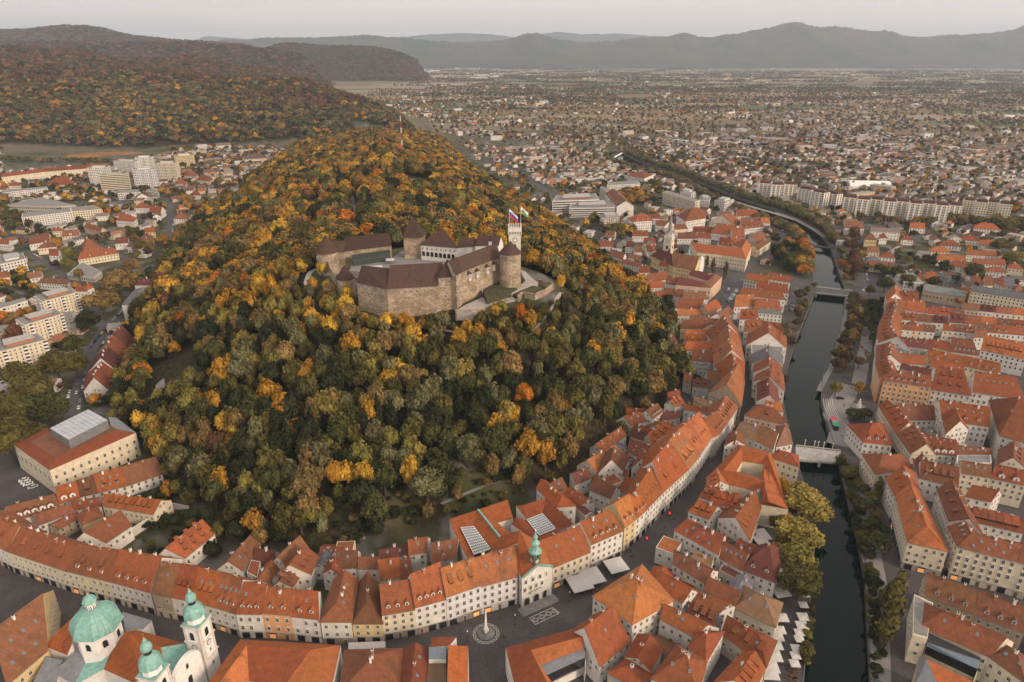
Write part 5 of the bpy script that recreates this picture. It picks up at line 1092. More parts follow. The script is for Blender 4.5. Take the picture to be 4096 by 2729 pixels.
# ------------------------------------------------------------------ spired church and big buildings of the upper town
gF='houses round the spired church'
ch=row('E1',[(862,1365),(1115,1412)],13,[(800,1210),(1168,1262)],[('y','b','')],lab=['yellow-walled church nave with a long brown roof and white baroque front'],name='church',cat='church',pitch=48,chim=0,win='archs',group=None)[0]
row('E1',[(600,1240),(862,1365)],12.5,[(665,1158),(800,1210)],[('y','m','')],lab=['yellow church choir with dark maroon roof end'],name='church',cat='church',pitch=48,chim=0,win='archs',kind='hipL')
g=G('E1',768,1365,10); r0=empty('chapel',(g.x,g.y + 5,0),'domed octagonal pink chapel with orange roof against the church nave','chapel')
mb=MB(); mb.lathe((0,0,0),[(5.6,0),(5.6,9.6)],8,0,.39); mb.build('wall',M['wall'],r0,color=WALL['p']); mb=MB(); mb.lathe((0,0,9.6),[(6.2,-.1),(6.2,.1),(3.9,3.2),(.8,5.0)],8,0,.39); mb.build('roof',M['roof'],r0,color=ROOF['r']); mb=MB(); mb.lathe((0,0,14.4),[(.8,0),(.8,1.4),(1,1.5),(.1,2.6)],8,0); part(mb,'lantern','lead',r0)
for k in range(8):
    t=k*math.pi/4; inst('window',ME['archs'],r0,(5.22*math.cos(t),5.22*math.sin(t),5),t+math.pi/2)
g=G('E1',1045,1240,19); r0=empty('roof_turret',(g.x,g.y,14),'green copper ridge turret with onion tiers on the church nave','turret'); mb=MB(); mb.lathe((0,0,0),[(2.6,0),(1.3,3.2),(1.3,6),(1.9,6.2),(1.2,7.2),(.9,9),(1.4,9.3),(.7,10.6),(.5,12),(.7,12.4),(.1,15)],8,0); part(mb,'helm','copper',r0); mb=MB(); mb.lathe((0,0,6.4),[(.95,0),(.95,1.2)],8,0); part(mb,'lantern','dark',r0)
g=G('E1',1195,1330,15); r0=bpy.data.objects.new('front_gable_base',None); COL.objects.link(r0); r0.parent=ch; r0.location=Vector((g.x,g.y,0)) - Vector(ch.location); a_=math.atan2(*(reversed((G('E1',1168,1262,13) - G('E1',800,1210,13)).xy)))
mb=MB(); u=(G('E1',1130,1420,12) - G('E1',1230,1330,12)).normalized(); u=Vector((u.x,u.y)); f=Vector((-u.y,u.x)); prof=[(-8,0),(-8,13),(-6.6,14),(-6.2,17),(-4,18.2),(-3.2,20.5),(-1.5,21.2),(0,22.6),(1.5,21.2),(3.2,20.5),(4,18.2),(6.2,17),(6.6,14),(8,13),(8,0)]
for s_ in (.6,-.6): mb.face([(u.x*x+f.x*s_,u.y*x+f.y*s_,z) for x,z in (prof if s_>0 else prof[::-1])],0)
for i in range(len(prof)-1):
    (x0,z0_),(x1,z1_)=prof[i],prof[i+1]; mb.face([(u.x*x+f.x*s,u.y*x+f.y*s,z) for x,z,s in ((x0,z0_,.75),(x1,z1_,.75),(x1,z1_,-.75),(x0,z0_,-.75))],0)
ob_=part(mb,'baroque_gable','white',ch); ob_.location=r0.location; bpy.data.objects.remove(r0)
# bell tower with needle spire
g=G('E1',826,1040,27); ang=math.atan2((G('E1',895,1188,13)-G('E1',745,1165,13)).y,(G('E1',895,1188,13)-G('E1',745,1165,13)).x)
bt=empty('bell_tower',(g.x,g.y + 4,0),uniq('cream church tower with a needle-sharp grey stone spire'),'tower',rz=ang); mb=MB(); mb.quadbox([(-4.4,-4.4),(4.4,-4.4),(4.4,4.4),(-4.4,4.4)],0,26); mb.build('shaft',M['wall'],bt,color=WALL['c'])
for hz in (13,19.5,26):
    mb=MB(); mb.quadbox([(-4.8,-4.8),(4.8,-4.8),(4.8,4.8),(-4.8,4.8)],hz,hz+.5,bottom=True); part(mb,'cornice','ivory',bt)
for k in range(4):
    c,s=[(1,0),(0,1),(-1,0),(0,-1)][k]; x,y=0,-4.45; inst('belfry_window',ME['arch'],bt,(x*c-y*s,x*s+y*c,14.6),k*math.pi/2,(1.6,1,1.2)); inst('clock',ME['clockw'],bt,(x*c-y*s,x*s+y*c,23.2),k*math.pi/2,(1.1,1,1.1))
    mb=MB(); mb.face([(-4.4*c+4.5*s,-4.4*s-4.5*c,26.4),(4.4*c+4.5*s,4.4*s-4.5*c,26.4),(0*c+3.6*s,-3.6*c,33.5)],0); mb.face([(-4.4*c+4.5*s,-4.4*s-4.5*c,26.4),(0*c+3.6*s,-3.6*c,33.5),(0,0,33)],0); mb.face([(0*c+3.6*s,-3.6*c,33.5),(4.4*c+4.5*s,4.4*s-4.5*c,26.4),(0,0,33)],0); part(mb,'tower_gable','ivory',bt)
    mb=MB(); mb.lathe((4.1*(c-s),4.1*(s+c),26.4),[(.55,0),(.55,2.2),(.05,4)],6,0); part(mb,'pinnacle','ivory',bt)
M['spire']=simple('grey_stone_spire',(.23,.205,.18),.85,.2,.15,.5)
mb=MB(); mb.lathe((0,0,28),[(3.9,0),(2.6,7),(.14,30)],8,0,math.pi/8); part(mb,'spire','spire',bt); mb=MB(); mb.lathe((0,0,57.6),[(0,0),(.5,.5),(0,1),(.06,1.1),(.06,2.6)],8,0); part(mb,'finial','spire',bt)
comp('E1',[('o',[(1140,1205,14),(1430,1235,14),(1400,1130,19),(1065,1085,19)]),('o',[(1430,1235,14),(1722,1285,14),(1665,1155,19),(1400,1130,19)]),('p',[(1722,1285,14),(1785,1140,14),(1730,1052,19),(1665,1155,19)]),('r',[(1730,1052,19),(1600,1040,14),(1560,1120,14),(1665,1155,19)])],'c','long cream palace with bright orange roof beside the small river park','palace','palace')
for a,b,k in (((1140,1205),(1430,1235),9),((1430,1235),(1722,1285),9)):
    A_,B_=G('E1',*a,14),G('E1',*b,14); pr=bpy.data.objects['palace.002'] if 'palace.002' in bpy.data.objects else None
    if pr: facade(pr,Vector(pr.location),A_,B_,1.2,13.2,3,k,'win')
comp('C4',[('m',[(1125,985,13),(1355,1005,13),(1392,965,16.5),(1165,908,16.5)]),('b',[(1355,1005,13),(1442,1013,13),(1480,885,17),(1392,965,16.5)]),('b',[(1442,1013,13),(1542,912,13),(1420,880,17),(1480,885,17)]),('m',[(1240,895,12),(1420,950,12),(1480,885,17),(1270,850,15)])],'p','pinkish school block with brown hipped roof and a row of tall windows','school','school')
pr=bpy.data.objects.get('school')
facade(pr,Vector(pr.location),G('C4',1125,985,13),G('C4',1442,1013,13),7.5,12,1,11,'winh'); facade(pr,Vector(pr.location),G('C4',1125,985,13),G('C4',1442,1013,13),2.5,6,1,11,'win')
# upper town houses around them (E1 and C4 sightings)
for args in [
 ('E1',[(380,1010),(570,1012)],8,[(390,950),(565,945)],[('w','r','s3')],'orange roof with three sheds behind lime trees'),('E1',[(560,800),(710,805)],9,[(560,755),(705,752)],[('w','r','s1')],'with one wide window dormer near the flat blocks'),
 ('E1',[(660,885),(760,895)],9,[(655,840),(830,835)],[('w','b','')],'narrow brown roof left of the needle spire'),('E1',[(880,935),(1035,925)],10,[(880,880),(1000,865)],[('c','b','')],'brown roof right of the needle spire'),
 ('E1',[(1090,960),(1310,970)],8,[(1100,905),(1310,900)],[('w','r','s3')],'long low roof right of the needle spire'),('E1',[(1310,975),(1500,1000)],9,[(1380,875),(1650,875)],[('w','o','')],'broad roof behind the lime green tree'),
 ('E1',[(910,1040),(1150,1040)],8,[(920,985),(1130,965)],[('w','m','k2')],'dark roof behind the church tower'),('E1',[(1140,1030),(1310,1040)],8,[(1150,980),(1300,975)],[('w','r','')],'roof with a white gable behind the palace'),
 ('E1',[(1400,1110),(1545,1130)],13,[(1410,1035),(1540,1040)],[('w','r','g2')],'pair of round dormers behind the palace'),('E1',[(1545,1130),(1665,1120)],13,[(1540,1030),(1640,1035)],[('w','o','s2')],'behind the palace left of its pale wing'),
 ('E1',[(1560,1030),(1700,1030)],9,[(1550,925),(1700,900)],[('w','r','')],'roof with a tall white firewall'),('E1',[(1660,930),(1940,900)],8,[(1660,850),(1890,840)],[('w','r','s4g3')],'broad roof with a line of small dormers'),
 ('E1',[(1660,860),(1900,850)],8,[(1660,800),(1890,795)],[('w','b','k4')],'brown roofs behind the dormered one'),('E1',[(1905,855),(2005,860)],9,[(1900,800),(1990,790)],[('w','p','')],'white corner house at the riverside road'),
 ('E1',[(1560,870),(1660,845)],6,[(1400,760),(1540,745)],[('g','r','k2')],'low red yard roof with a solar panel'),('E1',[(1610,778),(1890,765)],7,[(1610,712),(1830,700)],[('c','r','')],'long low pale roof by the river wall'),
 ('E1',[(1840,1100),(1960,1050)],8,[(1830,1000),(1920,965)],[('g','r','')],'steep roof with a grey gable'),('E1',[(1850,1180),(2010,1075)],9,[(1950,1035),(2140,1040)],[('c','b','')],'big brown roof at the park edge'),
 ('E1',[(410,1195),(500,1200)],9,[(405,1130),(490,1120)],[('w','b','')],'brown roof with a grey box dormer'),('E1',[(555,1200),(655,1180)],8,[(555,1130),(640,1115)],[('w','r','g2')],'red roof left of the church choir'),
 ('E1',[(300,1135),(385,1140)],8,[(315,1080),(380,1070)],[('w','m','')],'small dark gabled house'),('E1',[(0,1130),(150,1135)],8,[(10,1075),(150,1070)],[('w','r','')],'low roof at the hill foot'),
 ('E1',[(100,1230),(270,1285)],9,[(130,1180),(240,1200)],[('w','b','')],'white house with a pedimented side'),('E1',[(510,1085),(660,1095)],7,[(520,1040),(650,1035)],[('w','r','')],'roof beside the round tree'),
 ('E1',[(170,1440),(230,1420)],8,[(165,1310),(235,1340)],[('w','r','')],'maroon roof with a bright white gable'),('E1',[(250,1320),(490,1370)],7,[(270,1290),(500,1330)],[('w','r','k2')],'low tangled roofs below the white villa'),
 ('E1',[(450,1440),(590,1440)],9,[(470,1370),(590,1365)],[('w','r','')],'red roof beside the chapel'),('E1',[(185,1480),(420,1490)],9,[(190,1430),(400,1400)],[('w','o','')],'flat-pitched bright roof at the wood edge'),
 ('C4',[(670,950),(850,930)],9,[(690,920),(850,880)],[('w','o','')],'weathered roofs above the skylit villa'),('C4',[(830,1010),(1020,1005)],8,[(850,960),(1000,945)],[('w','o','k4')],'skylit villa at the wood edge'),
 ('C4',[(880,960),(1060,930)],9,[(900,880),(1050,880)],[('w','r','k3')],'red roof left of the brown school'),('C4',[(1035,970),(1130,985)],10,[(1050,920),(1160,910)],[('w','r','g3')],'red roof with three small dormers by the school'),
 ('C4',[(900,1130),(1040,1110)],8,[(910,1060),(1030,1030)],[('w','r','k1')],'red roof next to the great dark tree'),('C4',[(1040,1070),(1200,1095)],10,[(1040,1020),(1200,1030)],[('w','r','s1')],'roofs in front of the brown school'),
 ('C4',[(1180,1120),(1420,1110)],11,[(1200,1060),(1380,1050)],[('w','b','k6')],'brown skylit roof below the school'),('C4',[(1120,1190),(1350,1190)],10,[(1150,1130),(1400,1110)],[('w','r','')],'red slope around the small round court'),
 ('C4',[(1140,1255),(1400,1255)],9,[(1150,1200),(1400,1200)],[('c','p','')],'pale roof over the garden wall'),('C4',[(1420,1240),(1540,1180)],12,[(1380,1180),(1490,1110)],[('g','o','')],'steep roof with a blank grey gable'),
 ('C4',[(1170,1370),(1500,1365)],10,[(1200,1300),(1500,1310)],[('y','o','')],'long roof over a mustard gallery'),('C4',[(1260,1305),(1560,1310)],11,[(1260,1262),(1560,1255)],[('w','b','k2')],'mossy long roof above the mustard gallery'),
 ('C4',[(1200,1480),(1440,1470)],10,[(1230,1395),(1470,1395)],[('w','o','k1')],'orange roof with one dark cone dormer'),('C4',[(1500,1400),(1640,1330)],12.5,[(1450,1340),(1600,1260)],[('w','o','k4')],'street roof with a ladder of skylights'),
 ('C4',[(1560,1290),(1650,1230)],12.5,[(1490,1250),(1600,1180)],[('w','b','')],'dark street roof below the square'),('C4',[(1200,1568),(1460,1560)],11,[(1230,1490),(1450,1500)],[('w','o','')],'orange roofs above the bend'),
 # between street and river, upstream
 ('C4',[(1740,925),(1960,960)],12,[(1780,880),(1960,905)],[('g','o','')],'head of the river block by the road'),('C4',[(1850,1010),(2140,1060)],12,[(1850,950),(2120,990)],[('w','r','k3')],'long roof in the head of the river block'),
 ('C4',[(1960,930),(2150,960)],12,[(1960,880),(2160,905)],[('w','o','k4')],'skylit roof touching the far bridge road'),('C4',[(1695,1070),(2110,1115)],13,[(1720,1010),(2050,1050)],[('w','o','g2')],'great slope over a white firewall'),
 ('C4',[(1650,1180),(1830,1170)],12,[(1690,1080),(1830,1080)],[('w','p','')],'pale peak by the parked cars'),('C4',[(1830,1190),(2080,1210)],12,[(1840,1110),(2040,1120)],[('w','o','')],'faded roof below the great slope'),
 ('C4',[(1700,1290),(1870,1290)],12,[(1710,1210),(1860,1200)],[('w','r','s2')],'red roof above the narrow street'),('C4',[(1870,1230),(2080,1250)],11,[(1870,1210),(2060,1220)],[('w','g','')],'grey roof terrace among orange roofs'),
 ('C4',[(1740,1400),(1900,1390)],12,[(1750,1310),(1900,1300)],[('w','o','s3')],'orange roof half way down the river block'),('C4',[(1900,1370),(2090,1400)],12,[(1900,1310),(2070,1330)],[('w','r','s2')],'red roof beside the domed corner turret'),
 ('C4',[(1770,1500),(1930,1480)],12,[(1780,1420),(1920,1400)],[('w','o','s3')],'orange roof near the lower end upstream'),('C4',[(1930,1470),(2110,1490)],12,[(1930,1400),(2080,1410)],[('w','r','k2')],'red roof over the riverside path')]:
    c,ev,he,rg,sp,nm=args; row(c,ev,he,rg,sp,nm,pitch=36,group=gF,chim=1 if len(ev)==2 else 2)
# far-bank low houses (C5), villas of the left valley (C6/E2)
gG='houses across the river beyond the far bridge'; gV='villas of the left valley'
for c,x0,y0,x1,y1,he,hh,sp,nm,g_ in [
 ('C5',705,700,800,705,9,55,('y','b',''),'with two blue solar panels by the avenue',gG),('C5',820,690,880,690,8,40,('w','r',''),'behind the solar-panelled house',gG),('C5',720,795,820,800,7,40,('c','b',''),'tan roof in the avenue row',gG),('C5',715,870,840,880,7,45,('g','g',''),'grey sheet roof in the avenue row',gG),
 ('C5',820,835,945,845,7,40,('w','r',''),'second rank of the avenue',gG),('C5',725,910,940,930,6,45,('w','r','k2'),'by the petrol-yellow kiosk',gG),('C5',920,750,1000,755,7,38,('w','r',''),'white cottage in the gardens',gG),('C5',990,700,1085,705,7,35,('w','r','k3'),'cottage with a white bay',gG),
 ('C5',1210,790,1380,800,6,38,('c','o','k2'),'yellow cottage by the conifers',gG),('C5',1290,745,1460,755,6,45,('w','r','k4'),'first long white cottage row',gG),('C5',1450,700,1600,715,6,38,('w','r',''),'upper long white cottage row',gG),('C5',1600,740,1750,745,6,35,('w','o',''),'orange cottage row behind',gG),
 ('C5',1505,820,1740,830,8,38,('w','o','k2'),'long orange roof with white gable',gG),('C5',1270,860,1500,870,7,42,('w','o',''),'wide orange roof among hedges',gG),('C5',1370,900,1560,930,7,38,('w','r',''),'dark-hedged red roof',gG),('C5',1540,890,1810,900,7,40,('w','r','k1'),'broad red roof with a white end',gG),
 ('C5',1660,945,1820,960,7,35,('w','r',''),'red roof before the white terrace',gG),('C5',1830,920,1952,935,8,40,('c','o','k2'),'cream villa at the right edge',gG),('C5',1015,990,1100,1010,7,55,('w','r','k3'),'first of the small gables by the school',gG),('C5',1100,1010,1180,1025,7,60,('w','r',''),'second of the small gables by the school',gG),
 ('C5',1180,1010,1275,1020,7,60,('y','o',''),'third of the small gables, yellow-walled',gG),('C5',1265,1015,1360,1040,7,55,('g','g','s3'),'grey-roofed gable house',gG),('C5',1540,1030,1640,1050,7,55,('w','o',''),'gable house behind the cream school',gG),('C5',1640,1060,1710,1060,7,70,('w','b',''),'narrow pinkish roof behind the cream school',gG),
 ('C5',1710,1040,1800,1070,7,70,('w','r','k6'),'skylit maroon roof behind the cream school',gG),('C5',1790,1060,1880,1075,7,70,('w','g',''),'grey-brown hip behind the cream school',gG),('C5',1880,1110,1952,1110,7,55,('w','b',''),'brown hip at the right edge',gG),
 ('C5',545,610,700,615,9,55,('w','b','g2'),'white villa with a brown hip by the bend',gG),('C5',1560,610,1770,625,7,45,('w','o',''),'low orange hall before the great trees',gG),('C5',1055,610,1180,615,7,40,('w','o','k2'),'orange roof under the staggered flats',gG),
 ('E2',305,205,520,165,8,80,('w','b','k1'),'brown hip roof near the left edge',gV),('E2',390,245,580,225,8,60,('c','b',''),'tan roof in front of the brown hip',gV),('E2',510,315,610,320,8,60,('w','r',''),'red end roof beside the lime tree',gV),('E2',545,65,640,60,8,45,('c','r','k1'),'orange hip behind the white complex',gV),
 ('E2',645,120,830,105,8,60,('c','b','G1'),'villa with a wide top dormer',gV),('E2',880,20,1050,70,8,45,('p','r','k2'),'double red roof by the crimson bush',gV),('E2',1200,195,1345,185,8,60,('w','m','k2'),'dark red hip with small white skylights',gV),('E2',1500,75,1620,70,8,45,('y','r',''),'red hip over yellow walls at the road',gV),
 ('E2',1450,150,1600,150,8,60,('p','b','g1'),'pinkish hip below the yellow villa',gV),('E2',1640,450,1790,440,8,90,('c','r',''),'half-hipped house at the street fork',gV),('E2',1405,625,1700,625,10,65,('w','m','k5'),'maroon roof with a line of skylights',gV),('E2',280,560,440,540,8,60,('w','b',''),'white house with a jumble of dormers',gV),
 ('E2',400,600,700,620,7,50,('w','b','k2'),'rusty roofs before the cream apartment block',gV),('E2',760,690,910,690,9,50,('w','r',''),'red roof behind the third apartment block',gV),('E2',890,680,980,650,9,60,('w','r',''),'red slope at the foot of the tan trees',gV),('E2',-60,560,95,540,9,70,('c','o',''),'orange hip at the left edge',gV),
 ('E2',-40,190,90,200,9,45,('w','r',''),'red roof at the left edge above the white hotel',gV),('C6',990,520,1100,520,8,40,('w','r',''),'hip at the valley cross street',gV),('C6',1100,550,1185,560,8,45,('w','r',''),'second hip at the valley cross street',gV),('C6',855,610,985,620,9,45,('w','o',''),'orange hip left of the crimson tree',gV),
 ('C6',1280,600,1390,600,8,50,('w','b','k1'),'brown roofs along the valley road',gV),('C6',1285,720,1390,710,7,40,('w','r','k1'),'red roof lower on the valley road',gV),('C6',1360,925,1450,925,8,30,('w','r','g2'),'small villa inside the left wood',gV),('C6',1360,280,1450,285,7,30,('w','r',''),'upper villa beside the round tree',gV),
 ('C6',1450,310,1545,320,7,35,('c','r',''),'upper villa with yellow gable',gV),('C6',1290,340,1365,345,7,30,('p','r',''),'narrow upper villa',gV),('C6',1400,425,1480,425,7,35,('w','r','k1'),'pink villa at the wood lawn',gV),('C6',355,345,540,350,9,55,('w','r','k3'),'long red roof behind the complex',gV),('C6',60,355,150,355,8,30,('c','r',''),'red hip before the long hospital',gV)]:
    a,b=(x0,y0),(x1,y1); row(c,[a,b],he,[(x0 + 8,y0 - hh),(x1 - 8,y1 - hh)],[sp],nm,pitch=34,group=g_,kind='hip' if (x0*7+y0) % 3 else 'gable',chim=1)
row('B1',[(835,290),(765,365),(705,450),(655,560),(632,690)],8,[(890,285),(835,350),(790,435),(745,540),(712,650)],[('w','m',''),('w','r','s2'),('w','m','s3'),('w','r','s3')],'in the red chain along the left street',pitch=42,group=gV)
blk('E2',[(1283,830),(1532,815),(1600,660),(1400,690)],14,'Xhip','w','g','','tall pale house with grey roof at the left hill foot',pitch=24,maxwin=30,step=3.2)
blk('E2',[(700,520),(985,555),(1065,495),(860,390),(755,405)][:4],5,'flat','g','g','','x',label='low grey market hall with a flat roof between lime trees')
blk('E2',[(870,290),(1060,240),(960,170),(860,200)],7,'hip','w','o','','square white house with an orange pyramid roof',pitch=24)
row('E2',[(815,358),(1235,292)],8,[(865,282),(1185,240)],[('c','o','k1g2')],'long orange roof with a green copper band',pitch=34,group=gV)
row('C5',[(1160,1100),(1495,1155)],10,[(1175,1045),(1500,1110)],[('s','g','')],pitch=16,lab=['brick school pavilion with a long low grey roof beside the orange trees'],chim=0,name='school',cat='school')
row('C5',[(1535,1105),(1960,1170)],17,[(1560,1065),(1960,1120)],[('c','g','k8')],pitch=30,lab=['long cream school with dark grey roof and paired windows at the right edge'],chim=0,name='school',cat='school',maxwin=70)
# the theatre by the parking square
t_=comp('B1',[('r',[(375,1288,15.5),(1028,1003,15.5),(905,985,18),(420,1190,18)]),('r',[(100,1092,15.5),(375,1288,15.5),(420,1190,18),(235,1080,18)]),('b',[(235,1080,18),(420,1190,18),(905,985,18),(840,955,18),(690,880,18),(380,990,18)]),('r',[(100,1092,15.5),(235,1080,18),(380,990,18),(360,965,15.5)]),('lead',[(820,885,16),(840,955,18),(905,985,18),(1028,1003,15.5),(880,890,15.5)])],'c','cream theatre palace with rusty roof and a raised grey metal stage house','theatre','theatre')
pr,of=t_; A_,B_,C_=G('B1',100,1092,15.5),G('B1',375,1288,15.5),G('B1',1028,1003,15.5)
facade(pr,of,B_,C_,9.3,10,1,11,'winh'); facade(pr,of,B_,C_,5.2,6,1,11,'win'); facade(pr,of,A_,B_,8,9,1,8,'arch','arched_window'); facade(pr,of,A_,B_,3,4,1,8,'win'); facade(pr,of,B_,C_,.3,1,1,9,'archs','arched_window')
P_=[G('B1',*p,24) - of for p in ((375,965),(515,1052),(812,902),(665,822))]; mb=MB(); mb.quadbox([(p.x,p.y) for p in P_],15,23.4); part(mb,'stage_house','lead',pr)
n_=9
for i in range(n_):
    for j in range(2):
        a=P_[0].lerp(P_[3],i/n_+.004).lerp(P_[1].lerp(P_[2],i/n_+.004),j/2+.004); b=P_[0].lerp(P_[3],(i+1)/n_-.004).lerp(P_[1].lerp(P_[2],(i+1)/n_-.004),j/2+.004); c2=P_[0].lerp(P_[3],(i+1)/n_-.004).lerp(P_[1].lerp(P_[2],(i+1)/n_-.004),(j+1)/2-.004); d=P_[0].lerp(P_[3],i/n_+.004).lerp(P_[1].lerp(P_[2],i/n_+.004),(j+1)/2-.004)
        mb=MB(); mb.quadbox([(q.x,q.y) for q in (a,d,c2,b)],23.4,23.6); mb.build('roof_panel',simple('pale_metal_panel',(.36,.37,.40),.5,.4,.15,.4) if (i,j)==(0,0) else bpy.data.materials['pale_metal_panel'],pr)
# ------------------------------------------------------------------ blocks of flats
gP='blocks of flats'
def flats(c,pts,he,label,wall='w',fl=6,balc=True,pent='brick',z0=0,k=8,fin=False,band=None,name='apartment_block'):
    Q=[G(c,x,y,he) for x,y in pts] if c else list(pts); ar=sum(Q[i].x*Q[(i+1)%4].y - Q[(i+1)%4].x*Q[i].y for i in range(4))
    if ar<0: Q=Q[::-1]
    ctr=sum(Q,Vector())/4; o=Vector((ctr.x,ctr.y,z0)); root=empty(name,o,uniq(label),'apartment block',gP); TAKEN.append((ctr.x,ctr.y,max((q-ctr).length for q in Q)))
    L_=[(q.x-o.x,q.y-o.y) for q in Q]; H=he - z0; wc=WALL[wall]
    mb=MB(); mb.quadbox(L_,-.5,H); mb.build('wall',M['wall'],root,color=wc)
    mb=MB(); mb.quadbox([(x*.97,y*.97) for x,y in L_],H-.2,H+.12); part(mb,'roof','gravel',root)
    if pent:
        mb=MB(); mb.quadbox([(x*.55,y*.55) for x,y in L_],H,H+2.3); part(mb,'roof_house',pent,root)
        mb=MB(); mb.quadbox([(x*.62,y*.62) for x,y in L_],H+2.3,H+2.6,bottom=True); part(mb,'roof_house_slab','conc',root)
    dist=ctr.length; wm=MB(); bm_=MB(); fm=MB()
    for i in range(4):
        a,b=Vector(L_[i]),Vector(L_[(i+1)%4]); e=b - a; n=Vector((e.y,-e.x)).normalized(); u=e.normalized()
        if n.dot((-Vector((ctr.x,ctr.y)) - (a+b)/2).normalized())<.05: continue
        kk=max(2,int(e.length/2.9)) if e.length<200 else 40; isfront=e.length>14
        for f in range(fl):
            z=1.2 + f*(H-1.0)/fl; hh=(H-1.0)/fl
            if band and isfront:
                p,q=a+u*.5+n*.05,b-u*.5+n*.05; wm.face([(p.x,p.y,z),(q.x,q.y,z),(q.x,q.y,z+hh*.5),(p.x,p.y,z+hh*.5)],0); continue
            for t in range(kk):
                bay=balc and isfront and t % 4 in (1,)
                c0=a + e*((t+.5)/kk) + n*.06; w=(e.length/kk)*(.42 if bay else .24)
                if bay:
                    p,q=c0-u*w,c0+u*w; wm.face([(p.x,p.y,z-.3),(q.x,q.y,z-.3),(q.x,q.y,z+hh*.62),(p.x,p.y,z+hh*.62)],0)
                    bm_.box((c0.x+n.x*.55,c0.y+n.y*.55,z-.6),(w*2.1,1.1,1.05),0,(u.x,u.y))
                elif dist<720 and isfront and not (t % 4==3 and fin): inst('window',ME['wing' if w>1 else 'win'],root,(c0.x,c0.y,z+.1),math.atan2(u.y,u.x),(min(1.2,w*1.1),1,.85))
                else: p,q=c0-u*w,c0+u*w; wm.face([(p.x,p.y,z),(q.x,q.y,z),(q.x,q.y,z+hh*.48),(p.x,p.y,z+hh*.48)],0)
            if fin and isfront:
                for t in range(0,kk,2):
                    if f: break
                    c0=a + e*((t)/kk) + n*.5; fm.box((c0.x,c0.y,0),(e.length/kk*.75,1.0,H-.5),0,(u.x,u.y))
    if wm.f: o_=part(wm,'window','glass',root); o_['kind']='stuff'
    if bm_.f: o_=part(bm_,'balcony','white',root); o_['kind']='stuff'
    if fm.f: o_=part(fm,'wall_fin','white',root); o_['kind']='stuff'
    return root
flats('E2',[(-40,1335),(487,1197),(390,1132),(-70,1235)],20,'nearest cream apartment block with blue balconies at the left edge','c',7,fin=False)
flats('E2',[(255,1047),(658,927),(572,872),(158,985)],20,'second cream apartment block, behind the nearest one','c',7)
flats('E2',[(443,802),(812,702),(735,650),(350,745)],20,'third cream apartment block, set back by the big tan trees','c',7)
flats('E2',[(-20,880),(285,790),(250,762),(-60,840)],14,'white four-storey flats left of the third cream block','w',4,pent=None)
flats('E2',[(0,412),(268,355),(240,290),(-20,325)],13,'white hotel-like block with roof vents at the left edge','w',4,pent='white',balc=False)
flats('C6',[(158,592),(530,548),(520,520),(165,560)],14,'long white office front of the valley complex','w',5,pent=None,balc=False)
flats('C6',[(530,548),(755,530),(690,498),(520,518)],13,'right wing of the white valley complex','c',4,pent=None,balc=False)
flats('C6',[(35,500),(420,510),(560,500),(300,440)],10,'saw-tooth roofed hall behind the white valley complex','g',2,pent=None,balc=False)
flats('C6',[(870,412),(1042,405),(1000,383),(820,395)],11,'low white block before the striped tower','w',3,pent=None)
flats('C6',[(0,410),(352,375),(340,362),(10,390)],9,'long low white flats behind yellow shrubs','w',3,pent=None)
flats('C6',[(1075,395),(1175,408),(1150,385),(1090,380)],8,'small white cube beside the pale tower','w',2,pent=None)
def towerb(x0,y0,x1,y1,yb,label,wall='w',fl=12,dep=14,**k):
    base=G('C6',(x0+x1)/2,yb,0); he=HG('C6',(x0+x1)/2,(y0+y1)/2,base); a,b=G('C6',x0,y0,he),G('C6',x1,y1,he); e=(b-a); e.z=0; n=Vector((-e.y,e.x,0)).normalized()*dep
    Q=[a,b,b+n,a+n]; ctr=sum(Q,Vector())/4; k2=dict(pent='white',balc=True); k2.update(k)
    return flats(None,Q,he,label,wall,fl,**k2)
towerb(972,238,1142,232,385,'pale blue-white tower block at the front of the tower group','l',12)
towerb(728,280,945,268,395,'tower block with dark horizontal bands','c',9,band=True,pent='conc')
towerb(1146,190,1292,190,320,'cream tower block right of the pale one','c',11)
towerb(1285,138,1432,130,215,'yellow tower block at the right end of the tower group','y',8)
towerb(832,172,990,180,260,'broad white tower at the back of the group','w',8)
towerb(990,150,1125,145,250,'white tower behind the pale blue one','w',9)
towerb(640,225,790,222,350,'slim white tower left of the banded tower','w',10)
row('C6',[(10,292),(330,252),(640,228),(795,214)],13,[(25,265),(345,232),(640,200),(745,190)],[('c','r','k3'),('c','r','k3'),('c','r','')],pitch=30,lab=['left third of the long cream hospital with orange roof','middle third of the long cream hospital with orange roof','right third of the long cream hospital with orange roof'],name='hospital',cat='hospital',chim=1,maxwin=60)
E1F=[([(85,420),(475,398),(450,362),(95,380)],16,'long white slab of flats behind autumn trees near the top','w',6,None),([(20,808),(232,792),(195,738),(0,755)],15,'grey box of flats below the terraced office','g',6,'conc'),([(737,500),(1122,612),(1182,592),(795,478)],17,'long cream slab of flats with a dark flat roof','c',6,None),
 ([(945,495),(1075,512),(1125,490),(990,448)],15,'white stepped modern block by the river wall','w',5,'white'),([(1190,590),(1285,600),(1302,545),(1180,530)],12,'white block right of the stepped one','w',4,'white'),([(1350,592),(1475,615),(1580,582),(1440,558)],14,'white cube of flats near the river wall','w',5,'white'),
 ([(0,440),(75,490),(128,470),(20,425)],18,'cream block with yellow stripes left of the terraced office','c',6,None)]
for q,he,l,w_,fl,pe in E1F: flats('E1',q,he,l,w_,fl,pent=pe)
flats('C4',[(172,300),(582,292),(552,228),(190,238)],13,'lower terraced white office with long window bands','w',4,balc=False,band=True,pent='conc')
